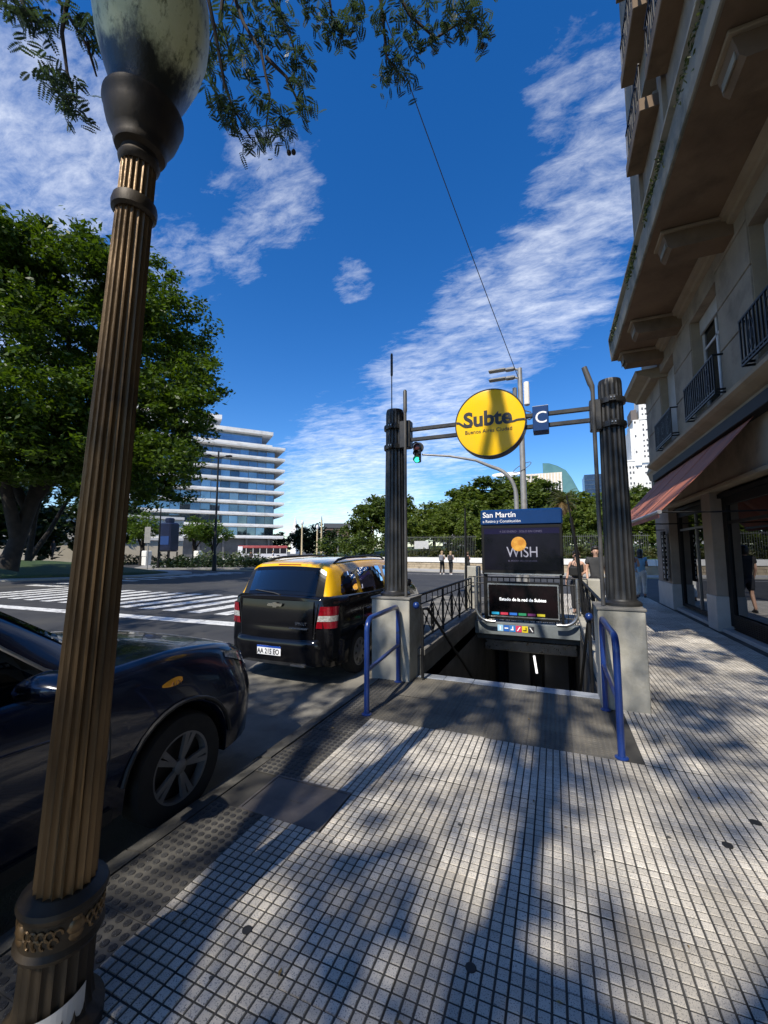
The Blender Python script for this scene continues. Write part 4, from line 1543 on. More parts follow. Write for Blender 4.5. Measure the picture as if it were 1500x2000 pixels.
PR = [park_tree('park_tree', 3, L_hill, [((0, 0, 7.6), 2.6), ((2.2, 0.4, 6.3), 2.2), ((-2.3, 0.2, 6.2), 2.3), ((0.6, 2.0, 6.0), 2.2), ((-0.4, -2.1, 5.6), 2.1), ((2.9, -0.8, 4.6), 1.7), ((-3.0, -0.5, 4.4), 1.7), ((0.8, -2.6, 3.9), 1.6)], 8),
      park_tree('park_tree', 4, L_hill2, [((0.4, 0, 8.4), 2.1), ((-1.4, 0.7, 7.0), 2.0), ((1.8, -0.6, 6.6), 2.0), ((0, -1.7, 5.4), 2.0), ((-2.2, -0.9, 4.9), 1.6), ((2.4, 0.8, 4.7), 1.7)], 8.5),
      park_tree('park_tree', 5, L_hill, [((-0.6, 0, 6.6), 2.5), ((1.9, 0.2, 5.8), 2.2), ((-2.7, 0.2, 4.9), 1.9), ((0.4, -1.8, 4.8), 2.1), ((2.9, -0.7, 3.7), 1.6), ((-1.5, -1.9, 3.6), 1.6)], 7)]
HILL = [  # x, y, top height, kind, stretch, label
    (-22.9, 50.4, 9.4, 1, 1.0, 'loose dark park tree standing leftmost by the left fluted column'),
    (-20.2, 53.5, 10.2, 0, 0.9, 'dark green park tree showing just left of the left fluted column'),
    (-17.0, 47.5, 6.6, 2, 0.9, 'low bushy park tree directly right of the left column above the wall'),
    (-14.6, 52.7, 8.4, 0, 1.0, 'park tree below the pale building behind the iron fence'),
    (-11.7, 48.5, 7.2, 2, 1.0, 'rounded low park tree above the two walkers'),
    (-11.0, 57.0, 11.0, 0, 1.0, 'park tree rising in steps left of the station panel'),
    (-8.3, 59.5, 12.4, 1, 1.25, 'dense dark park tree left of the traffic signal mast'),
    (-8.3, 46.2, 6.2, 2, 0.85, 'low park tree behind the slim dark pole'),
    (-4.9, 62.0, 13.0, 0, 1.15, 'tallest rounded park tree behind the signal mast'),
    (-5.0, 50.0, 7.8, 2, 1.0, 'park tree hidden behind the station panel'),
    (-1.0, 60.5, 11.6, 1, 1.1, 'park tree under the pale office block with the glass roof'),
    (0.0, 51.5, 6.6, 2, 0.85, 'low park tree left of the palm trunk'),
    (3.4, 58.2, 9.6, 0, 1.0, 'light green park tree right of the palm'),
    (3.8, 50.0, 7.0, 2, 0.9, 'low park tree just left of the right fluted column'),
    (7.2, 57.0, 9.4, 0, 1.0, 'park tree right behind the right fluted column'),
    (9.0, 47.5, 6.4, 2, 0.9, 'low park tree seen under the awning'),
    (10.8, 60.0, 10.2, 1, 1.0, 'park tree in front of the white stepped tower'),
    (13.0, 51.0, 8.2, 0, 1.0, 'park tree at the corner of the shopfront pillar'),
]
HTOP = [10.2, 10.5, 9.1]
for i, (x, y, top, k, sx, lab) in enumerate(HILL):
    first = not any(h[3] == k for h in HILL[:i])
    t = PR[k] if first else copy_tree(PR[k])
    z0 = 0.6 + 0.045 * (y - 42)
    s = (top - z0) / HTOP[k]
    t.location = (x, y, z0)
    t.rotation_euler = (0, 0, 1.7 * i)
    t.scale = (s * sx * 1.12, s * sx * 1.12, s)
    tag(t, lab, 'tree', 'park trees on the rise across the street')

# shrubs along the foot of the park
rs_ = np.random.default_rng(31)
cc, rr = clump_centers(rs_, [((-14 + 1.5 * i, 43.2 - 0.07 * i + 0.25 * sin(i * 2.2), 1.25 + 0.15 * sin(i * 1.3)), (1.0, 0.6, 0.65)) for i in range(22)], 0.35, 0.2)
V, F = leaves(rs_, cc, rr, 26, 0.13)
o = bpy.data.objects.new('hedge', np_mesh('hedge', V - np.array((0.0, 43.0, 0.8)), F, leaf_mat('leaf_shrub', (0.05, 0.04, 0.014), (0.085, 0.10, 0.025), 0.25)))
o.location = (0, 43.0, 0.8)
C.objects.link(o)
tag(o, 'low reddish green hedge above the white parapet of the park wall', 'hedge')
o['kind'] = 'stuff'

cc, rr = clump_centers(rs_, [((-28 + 2.4 * i, 47.5 - 0.05 * i + 0.8 * sin(i * 1.9), 1.9 + 0.5 * sin(i * 1.1)), (1.9, 1.2, 1.9)) for i in range(19)], 0.7, 0.3)
V, F = leaves(rs_, cc, rr, 40, 0.2)
o = bpy.data.objects.new('undergrowth', np_mesh('undergrowth', V - np.array((0.0, 47.0, 0.8)), F, L_hill2))
o.location = (0, 47.0, 0.8)
C.objects.link(o)
tag(o, 'dense bushes under the park trees behind the iron fence', 'bushes')
o['kind'] = 'stuff'

# palm
pm = root('palm_tree', 'palm with drooping dry fronds above the right corner of the station panel', 'tree', (1.5, 52.0, 0.6))
b = MB()
b.tube([(1.55, 52, 0.6), (1.45, 52, 3.0), (1.25, 52, 5.6), (1.15, 52, 7.3)], [0.3, 0.24, 0.22, 0.3], 10)
b.build('trunk', M_bark, pm, 50)
rp = np.random.default_rng(8)
M_frond = leaf_mat('leaf_palm', (0.045, 0.055, 0.015), (0.11, 0.10, 0.035), 0.25)
M_froned = leaf_mat('leaf_palm_dry', (0.13, 0.085, 0.03), (0.2, 0.13, 0.05), 0.2)
for k in range(44):
    az = 2 * pi * (k * 0.382)
    el = -0.75 + 2.1 * (k / 43.0)
    L = 2.3 * (0.85 + 0.25 * rp.random())
    c0 = Vector((1.15, 52, 7.4))
    Vv, Ff = [], []
    pos = c0.copy()
    e = el
    pts = [pos.copy()]
    for q in range(9):
        pos = pos + Vector((cos(az) * cos(e), sin(az) * cos(e), sin(e))) * (L / 9)
        e -= 0.13 + 0.05 * (q > 4)
        pts.append(pos.copy())
    b = MB()
    for q in range(1, 10):
        d = (pts[q] - pts[q - 1]).normalized()
        side = d.cross(Vector((0, 0, 1)))
        if side.length < 0.1:
            side = Vector((-sin(az), cos(az), 0))
        side.normalize()
        ll = 0.42 * sin(pi * (0.15 + 0.8 * q / 10))
        for s_ in (-1, 1):
            for h in (0.0, 0.5):
                p0 = pts[q - 1].lerp(pts[q], h)
                tip = p0 + side * s_ * ll + d * ll * 0.8 - Vector((0, 0, ll * 0.35))
                w = d * 0.05
                b.add([p0 - w, p0 + w, tip], [(0, 1, 2)])
    b.build('frond', M_froned if k < 17 else M_frond, pm, fixn=False)

# dark trees at the end of the avenue
D0 = park_tree('avenue_tree', 14, L_dark, [((0, 0, 8.6), 3.2), ((2.6, 0.4, 6.6), 2.8), ((-2.7, 0.2, 6.6), 2.9), ((0.6, -2.2, 5.0), 2.8), ((3.4, -0.8, 4.0), 2.2), ((-3.4, -0.5, 3.9), 2.2), ((0.5, -2.6, 2.6), 2.0)], 8, 26, 0.42, 1.0)
for i, (x, y, s, lab) in enumerate(((-83.5, 112.5, 0.72, 'dark avenue tree beside the end of the slab-fronted office block'), (-78.5, 116.5, 0.92, 'dark avenue tree under the distant church tower'), (-73.5, 119.0, 0.98, 'dark avenue tree between the sand coloured lamp posts'),
                                    (-68.5, 121.5, 0.82, 'dark avenue tree right of the sand coloured lamp posts'), (-62, 117, 0.55, 'small avenue tree near the middle of the open street'), (-55.5, 112, 0.58, 'small avenue tree left of the park trees'),
                                    (-50, 103, 0.62, 'avenue tree next to the leftmost park tree'), (-45, 96, 0.6, 'avenue tree half behind the leftmost park tree'))):
    t = D0 if i == 0 else copy_tree(D0)
    t.location = (x, y, -0.1)
    t.scale = (s, s, s)
    t.rotation_euler = (0, 0, i * 1.9)
    tag(t, lab, 'tree', 'dark trees at the end of the avenue')
for i, (x, y, s, lab) in enumerate(((-47.5, 18.5, 0.95, 'dark tree behind the big tree at the left edge of the photo'), (-51.0, 24.5, 0.85, 'dark tree on the lawn just left of the bronze lamp post'), (-55.0, 34.0, 0.9, 'dark tree hidden behind the bronze lamp post'), (-60.5, 43.5, 0.85, 'dark tree in front of the office block just right of the bronze lamp post'), (-46.0, 11.0, 1.0, 'dark tree beyond the lawn outermost on the left'))):
    t = copy_tree(D0)
    t.location = (x, y, -0.1 if i < 4 else 0.2)
    t.scale = (s, s, s)
    t.rotation_euler = (0, 0, i * 1.4 + 0.6)
    tag(t, lab, 'tree', 'dark trees behind the lawn')
# bright young trees on the traffic island
B0 = park_tree('young_tree', 17, L_bright, [((0, 0, 4.9), 1.5), ((1.2, 0.2, 4.1), 1.3), ((-1.3, 0.1, 4.0), 1.3), ((0.2, -1.1, 3.6), 1.2)], 5, 30, 0.17, 0.55)
for i, (x, y, s, lab) in enumerate(((-47.9, 36.2, 1.08, 'bright green young tree next to the lamp post on the traffic island'), (-42.3, 39.2, 1.0, 'bright green young tree right of the dark street kiosk'), (-41.0, 41.0, 0.95, 'bright green young tree further right of the dark street kiosk'))):
    t = B0 if i == 0 else copy_tree(B0)
    t.location = (x, y, 0)
    t.scale = (s, s, s)
    t.rotation_euler = (0, 0, i * 2.1)
    tag(t, lab, 'tree', 'young trees on the traffic island')

# low planting on the island
isl = np.random.default_rng(41)


def bed(name, label, pts, r, h, per, size, lm, step=0.45):
    blobs = [((x, y, h * 0.45), (r, r, h * 0.6)) for x, y in pts]
    cc, rr = clump_centers(isl, blobs, step, 0.1)
    cc[:, 2] = np.maximum(cc[:, 2], 0.05)
    V, F = leaves(isl, cc, rr, per, size)
    loc = (pts[0][0], pts[0][1], 0.0)
    o = bpy.data.objects.new(name, np_mesh(name, V - np.array(loc), F, lm))
    o.location = loc
    C.objects.link(o)
    tag(o, label, 'shrubs')
    o['kind'] = 'stuff'


bed('ground_cover', 'dark low planting filling the kerbed traffic island', [(-36.0 + 1.05 * k, 29.6 + 0.62 * k) for k in range(9)] + [(-36.6 + 1.0 * k, 31.6 + 0.62 * k) for k in range(9)], 1.2, 0.95, 14, 0.16, L_dark)
bed('ground_cover', 'light grey green shrub row behind the dark island planting', [(-37.5 + 1.1 * k, 36.0 + 0.75 * k) for k in range(5)], 1.0, 1.6, 14, 0.16, leaf_mat('leaf_greygreen', (0.06, 0.09, 0.03), (0.13, 0.16, 0.07), 0.3))
bed('ground_cover', 'dark hedge under the young tree at the back of the left road', [(-52 + 1.1 * k, 36.5 + 0.6 * k) for k in range(5)], 1.0, 1.2, 12, 0.16, L_dark)

# ---- street tree whose crown hangs over the viewer --------------------------------
st = root('street_tree', 'feathery street tree whose twigs hang into the top of the frame', 'tree', (-1.9, -4.4, 0))
b = MB()
b.tube([(-1.9, -4.4, -0.05), (-1.88, -4.4, 0.5), (-1.75, -4.35, 2.0), (-1.3, -4.2, 4.5), (-1.0, -4.05, 6.3), (-0.93, -4.0, 8.2), (-0.95, -3.9, 9.8), (-1.1, -3.6, 11.4)], [0.30, 0.2, 0.15, 0.12, 0.095, 0.075, 0.055, 0.03], 12)
b.build('trunk', M_bark, st, 50)
LIMBS = [[(-1.35, -4.2, 4.3), (-2.2, -3.6, 5.9), (-2.9, -2.9, 7.4), (-3.1, -2.2, 8.6), (-2.9, -1.4, 9.2), (-2.6, -0.2, 8.9), (-2.45, 1.6, 7.7), (-2.5, 2.45, 7.25)],
         [(-1.7, -4.3, 2.6), (-2.9, -3.2, 5.2), (-3.7, -1.0, 6.8), (-3.35, 1.2, 6.3)],
         [(-0.95, -4.0, 8.0), (-1.1, -2.2, 9.4), (-1.25, 0.6, 9.4), (-1.4, 2.8, 8.3), (-1.5, 3.4, 7.8)],
         [(-1.0, -4.05, 6.6), (-0.6, -6.4, 9.0), (0.4, -7.2, 11.8)],
         [(-1.7, -4.3, 3.0), (-3.6, -5.2, 7.6), (-5.0, -6.4, 10)]]
for pts in LIMBS:
    b = MB()
    b.tube(pts, [0.105 * (1 - 0.85 * (i / (len(pts) - 1)) ** 1.5) + 0.006 for i in range(len(pts))], 8)
    b.build('limb', M_bark, st, 50)
BR = [[(-2.5, 2.55, 7.17), (-2.61, 2.59, 6.86), (-2.54, 2.66, 6.61), (-2.41, 2.76, 6.37), (-2.41, 2.84, 6.2), (-2.39, 2.88, 6.05), (-2.48, 2.95, 5.82)],
      [(-2.39, 2.81, 6.36), (-2.24, 2.93, 6.22), (-2.17, 3.1, 6.02)],
      [(-2.5, 2.3, 7.2), (-2.59, 2.21, 6.56), (-2.61, 2.39, 6.22), (-2.63, 2.55, 5.86), (-2.59, 2.62, 5.7), (-2.51, 2.77, 5.51)],
      [(-2.48, 2.76, 7.32), (-2.37, 2.96, 7.02), (-2.3, 3.09, 6.85), (-2.29, 3.16, 6.69)],
      [(-3.35, 1.3, 6.25), (-3.21, 1.59, 5.92), (-3.32, 1.61, 5.56), (-3.37, 1.69, 5.34), (-3.36, 1.75, 5.18)],
      [(-3.4, 1.3, 6.3), (-3.46, 1.55, 6.01), (-3.3, 1.78, 5.64), (-3.3, 1.86, 5.47)],
      [(-2.4, 2.3, 7.4), (-1.95, 3.14, 7.56), (-1.96, 3.32, 7.22), (-1.8, 3.43, 7.08)],
      [(-1.5, 3.42, 7.77), (-1.52, 3.67, 7.38), (-1.54, 3.8, 7.17), (-1.38, 3.97, 6.97)],
      [(-1.44, 3.48, 7.76), (-1.25, 3.78, 7.5), (-1.01, 3.95, 7.31), (-0.7, 3.95, 7.36), (-0.49, 4.1, 7.28)],
      [(-2.59, 2.46, 6.93), (-2.71, 2.54, 6.58), (-2.67, 2.67, 6.28)],
      [(-3.4, 1.2, 6.3), (-3.63, 1.41, 5.91), (-3.54, 1.48, 5.7), (-3.5, 1.5, 5.59)]]
for pts in BR:
    b = MB()
    b.tube(pts, [0.018 * (1 - 0.75 * i / (len(pts) - 1)) + 0.003 for i in range(len(pts))], 6)
    b.build('branch', M_barkl, st, 50)
CLUMP = [(-3.47, 1.68, 5.26), (-3.38, 1.78, 5.15), (-3.53, 1.65, 5.37), (-3.37, 1.71, 5.19), (-3.57, 1.46, 5.68), (-3.47, 1.55, 5.73), (-3.25, 1.68, 5.72), (-3.24, 1.77, 5.7), (-3.65, 1.43, 5.76), (-3.56, 1.52, 5.67), (-2.63, 2.72, 6.53), (-2.44, 2.76, 6.61), (-2.75, 2.59, 6.28), (-2.53, 2.77, 6.17), (-2.31, 2.85, 6.49), (-2.19, 3.11, 6.64), (-2.18, 3.03, 6.19), (-2.12, 3.11, 6.03), (-2.54, 2.66, 5.7), (-2.65, 2.58, 5.69), (-2.67, 2.51, 5.72), (-2.51, 2.99, 5.77), (-2.33, 2.99, 5.74), (-2.49, 2.83, 5.48), (-2.58, 2.61, 5.58), (-2.34, 2.88, 6.95), (-2.27, 2.95, 6.83), (-2.25, 3.07, 6.51), (-2.55, 2.71, 6.33), (-2.45, 2.9, 6.01), (-2.04, 3.25, 7.23), (-1.9, 3.32, 7.12), (-1.72, 3.34, 7.17), (-1.83, 3.43, 7.08), (-2.01, 3.31, 7.09), (-1.68, 3.36, 7.29), (-1.47, 3.86, 7.15), (-1.61, 3.91, 7.07), (-1.37, 3.92, 7.0), (-1.46, 3.76, 7.21), (-1.28, 3.86, 7.44), (-1.07, 3.94, 7.3), (-0.9, 3.94, 7.33), (-0.73, 3.97, 7.34), (-0.57, 3.99, 7.34), (-0.51, 4.11, 7.26), (-0.81, 3.85, 7.41), (-1.14, 3.79, 7.52), (-1.55, 3.6, 7.42), (-1.35, 3.71, 7.52), (-1.22, 3.94, 7.28), (-0.61, 3.9, 7.4), (-2.69, 2.63, 6.8), (-2.55, 2.82, 7.01), (-2.13, 3.1, 7.16), (-2.77, 2.5, 6.07), (-2.29, 3.02, 5.87), (-2.68, 2.49, 6.38)]
# compound leaves: a midrib with pairs of leaflets, a few to each clump
rl = random.Random(19)
allbr = [Vector(p) for br in BR for p in br]
Vv = []
tw = MB()
for c in CLUMP:
    c = Vector(c)
    near = min(allbr, key=lambda p: (p - c).length)
    tw.tube([near, near.lerp(c, 0.6) + Vector((rl.uniform(-.03, .03), rl.uniform(-.03, .03), 0.03)), c], [0.006, 0.005, 0.003], 4)
    for k in range(24):
        d = Vector((rl.gauss(0, 1), rl.gauss(0, 1), rl.gauss(-0.5, 0.6))).normalized()
        p = c + Vector((rl.gauss(0, .065), rl.gauss(0, .065), rl.gauss(0, .06)))
        side = d.cross(Vector((rl.gauss(0, .4), rl.gauss(0, .4), 1))).normalized()
        L = rl.uniform(0.06, 0.11)
        for q in range(9):
            a = p + d * L * q / 8 + Vector((0, 0, -0.02 * (q / 8) ** 2))
            ln = 0.021 * (0.6 + 0.8 * sin(pi * (q + 1) / 10))
            for s_ in (-1, 1):
                dd = (side * s_ + d * 0.45 + Vector((0, 0, rl.uniform(-.2, .1)))).normalized()
                w = dd.cross(d.cross(side)).normalized() * ln * 0.27
                m_ = a + dd * ln * 0.55
                Vv += [a, m_ + w, a + dd * ln, m_ - w]
o = tw.build('twigs', M_barkl, st, fixn=False)
o['kind'] = 'stuff'
crown_obj(st, np.array([tuple(v) for v in Vv]), np.arange(len(Vv)).reshape(-1, 4), L_jac, 'foliage')
b = MB()
for p in [(-2.29, 3.07, 5.57), (-2.25, 3.09, 5.58), (-2.04, 3.36, 7.05), (-0.53, 4.16, 7.23), (-1.89, 3.39, 7.08), (-2.49, 2.88, 6.0)]:
    b.lathe([(0.004, -0.03), (0.02, -0.02), (0.024, 0), (0.014, 0.02), (0.003, 0.03)], 8, p)
    b.tube([(p[0], p[1], p[2] + 0.028), (p[0] + 0.01, p[1], p[2] + 0.1)], 0.002, 4)
b.build('seed_pods', M_barkl, st, True)
# the crown above and behind the viewer: unseen lobes placed to shade chosen spots
rc = np.random.default_rng(77)
CAN = []
for (tx, ty, tz, z, r) in ((-3.4, 1.2, 1.0, 9.5, 1.3), (-3.0, 2.9, 0.8, 10.0, 1.0), (-4.6, 2.2, 0.6, 10.5, 1.3), (-3.2, -0.6, 1.2, 9.5, 1.4), (-5.2, 0.4, 0.6, 10, 1.5),
                          (-1.5, 1.3, 0.8, 11.0, 0.8), (-1.15, 4.35, 0.0, 12.0, 0.55), (-1.42, 1.0, 3.75, 10.5, 0.5), (-1.6, 3.6, 0.0, 12.0, 0.75), (-0.9, 4.6, 0.0, 12.5, 0.7), (0.3, 4.5, 0.0, 12.0, 0.6), (-2.0, 5.0, 0.4, 11.5, 0.55),
                          (-0.15, 2.9, 0.0, 12.5, 0.5), (-0.1, 1.9, 0.0, 12.0, 0.42), (-0.25, 3.6, 0.0, 12.8, 0.45), (-0.9, 1.5, 0.0, 12.2, 0.45), (0.9, 5.1, 0.3, 12.5, 0.6), (1.6, 6.6, 0.0, 13, 0.55), (1.2, 4.3, 0.0, 12, 0.42),
                          (1.9, 3.2, 0.0, 12.5, 0.6), (2.0, 5.6, 0.0, 12.8, 0.35), (1.6, 7.4, 0.0, 13.4, 0.4), (2.4, 6.6, 0.0, 12.9, 0.3), (1.3, 5.4, 0.0, 13, 0.3), (2.3, 8.0, 0.0, 13, 0.3), (1.7, 9.4, 0.0, 13, 0.4), (2.2, 3.9, 0, 12.7, 0.3), (1.5, 2.2, 0.0, 11.6, 0.42), (2.5, 4.6, 0.0, 13.0, 0.5), (0.9, 3.4, 0.0, 13.0, 0.35), (-0.6, 5.2, 3.3, 13.2, 0.3), (0.7, 5.3, 2.2, 12.0, 0.75), (-2.0, 5.2, 2.4, 12.0, 0.6),
                          (2.2, 9.0, 1.5, 13.0, 0.6), (1.8, 11.5, 2.4, 13.5, 0.6), (1.8, 8.6, 2.5, 13, 0.5), (1.9, 10.2, 2.7, 13.2, 0.5), (2.1, 13.2, 2.8, 13.4, 0.5), (-3.6, 6.2, 0.9, 11.6, 0.8), (-4.4, 4.4, 0.2, 12.0, 0.6), (-3.4, 4.0, 0.0, 11, 0.5), (-7.5, 4.5, 0.0, 11, 1.6), (-9.5, 7.5, 0, 12, 1.5), (-12, 10, 0, 13, 1.6),
                          (1.4, 8.2, 0.0, 13.2, 0.5), (-0.3, 1.2, 0.0, 11.0, 0.4), (1.9, 1.3, 0, 11.4, 0.5), (2.6, 2.0, 0, 12.4, 0.5), (-9, 12, 0, 14, 1.2), (-14, 13, 0, 14, 1.6)):
    q = (z - tz) / SUN_DIR.z
    CAN.append(((tx + SUN_DIR.x * q, ty + SUN_DIR.y * q, z), (r, r, r * 0.7)))
cc, rr = clump_centers(rc, CAN, 0.36, 0.1)
keep = rc.random(len(cc)) < 0.80
# gaps cut in the crown so the sun reaches these spots
sv = np.array(SUN_DIR)
for (px_, py_, pz_, r_) in ((-0.685, 5.1, 3.22, 0.72), (-1.55, 1.0, 1.7, 0.14), (-1.6, 1.0, 0.75, 0.12), (-3.5, 4.9, 1.5, 0.6), (-2.0, 5.0, 0.8, 0.25), (0.62, 5.0, 0.5, 0.2)):
    w_ = cc - np.array((px_, py_, pz_))
    al = w_ @ sv
    keep &= np.linalg.norm(w_ - al[:, None] * sv, axis=1) > r_
b = MB()
b.tube([(-1.86, -1.87, 9.4), (-1.49, -1.87, 11.0), (-1.10, -1.87, 12.7)], [0.075, 0.06, 0.045], 8)  # limb added out of view to cast a band on the round sign
b.tube([(-1.86, -1.87, 9.45), (-1.6, -3.0, 8.9), (-1.2, -4.4, 8.6)], [0.07, 0.07, 0.06], 8)
b.build('limb', M_bark, st, 50)
V, F = leaves(rc, cc[keep], rr[keep] * 1.15, 34, 0.075, flat=0.5)
crown_obj(st, V, F, L_shade)
# ------------------------------------------------------------------ vehicles
M_tyre = mat('tyre', (0.012, 0.012, 0.012), (0.022, 0.021, 0.02), 8, 4, 0.85)
M_rimg = mat('rim_grey', (0.13, 0.13, 0.135), (0.19, 0.19, 0.19), 5, 3, 0.4, metal=0.15)
M_hub = mat('hubcap', (0.22, 0.22, 0.22), (0.3, 0.3, 0.3), 5, 3, 0.45, metal=0.4)
M_blackp = mat('car_black', (0.004, 0.004, 0.005), (0.006, 0.006, 0.007), 1, 2, 0.12, spec=0.3, coat=0.25)
M_yellowp = mat('car_yellow', (0.80, 0.44, 0.006), (0.84, 0.47, 0.01), 1, 2, 0.22, coat=0.8)
M_bluep = mat('car_blue', (0.003, 0.007, 0.022), (0.004, 0.009, 0.028), 1, 2, 0.2, metal=0.2, coat=0.55)
M_whitep = mat('car_white', (0.7, 0.7, 0.7), rough=0.25, coat=0.6)
M_trim = mat('car_trim', (0.012, 0.012, 0.012), rough=0.55)
M_chrome = mat('chrome', (0.75, 0.75, 0.75), rough=0.12, metal=1.0)
M_rearglass = glass_mat('rear_glass', (0.02, 0.022, 0.022), 0.3, 0.0, 1.36)
M_carglass = glass_mat('car_glass', (0.006, 0.007, 0.008), 0.35, 0.0, 1.42)
M_dkglass = glass_mat('car_glass_dark', (0.004, 0.004, 0.005), 0.22, 0.0, 1.45)
M_red = mat('lamp_red', (0.16, 0.002, 0.006), (0.26, 0.004, 0.012), 30, 2, 0.12, coat=0.8)
M_clear = mat('lamp_clear', (0.25, 0.25, 0.23), (0.5, 0.49, 0.46), 40, 2, 0.1, coat=0.8)
M_plate = mat('plate_white', (0.8, 0.8, 0.8), rough=0.4)
M_plateblue = mat('plate_blue', (0.01, 0.06, 0.35), rough=0.4)
M_amber = mat('decal_amber', (0.62, 0.28, 0.02), (0.7, 0.36, 0.04), 14, 3, 0.4)
M_seat = mat('car_seat', (0.02, 0.02, 0.022), rough=0.9)


def interp(tab, y):
    """smooth interpolation in a table of (y, value...)"""
    ys = [r[0] for r in tab]
    if y <= ys[0]:
        return tab[0][1:]
    if y >= ys[-1]:
        return tab[-1][1:]
    i = max(k for k in range(len(ys)) if ys[k] <= y)
    i = min(i, len(tab) - 2)
    t = (y - ys[i]) / (ys[i + 1] - ys[i])
    out = []
    for c in range(1, len(tab[0])):
        p1, p2 = tab[i][c], tab[i + 1][c]
        h = ys[i + 1] - ys[i]
        m1 = (tab[i + 1][c] - tab[i - 1][c]) / (ys[i + 1] - ys[i - 1]) * h if i > 0 else (p2 - p1)
        m2 = (tab[i + 2][c] - tab[i][c]) / (ys[i + 2] - ys[i]) * h if i + 2 < len(tab) else (p2 - p1)
        if (p2 - p1) == 0:
            m1 = m2 = 0
        else:
            a = m1 / (p2 - p1); m1 = (p2 - p1) * max(0, min(3, a))
            a = m2 / (p2 - p1); m2 = (p2 - p1) * max(0, min(3, a))
        out.append((2 * t ** 3 - 3 * t ** 2 + 1) * p1 + (t ** 3 - 2 * t ** 2 + t) * m1 + (-2 * t ** 3 + 3 * t ** 2) * p2 + (t ** 3 - t ** 2) * m2)
    return tuple(out)


def smooth_poly(ctrl, k=5):
    """points on a rounded line through the control points"""
    n = len(ctrl)
    out = []
    for i in range(n - 1):
        p0 = ctrl[max(i - 1, 0)]; p1 = ctrl[i]; p2 = ctrl[i + 1]; p3 = ctrl[min(i + 2, n - 1)]
        for q in range(k):
            t = q / k
            out.append(tuple(0.5 * ((2 * p1[c]) + (-p0[c] + p2[c]) * t + (2 * p0[c] - 5 * p1[c] + 4 * p2[c] - p3[c]) * t * t + (-p0[c] + 3 * p1[c] - 3 * p2[c] + p3[c]) * t ** 3) * 1.0 for c in range(2)))
    out.append(ctrl[-1])
    return out


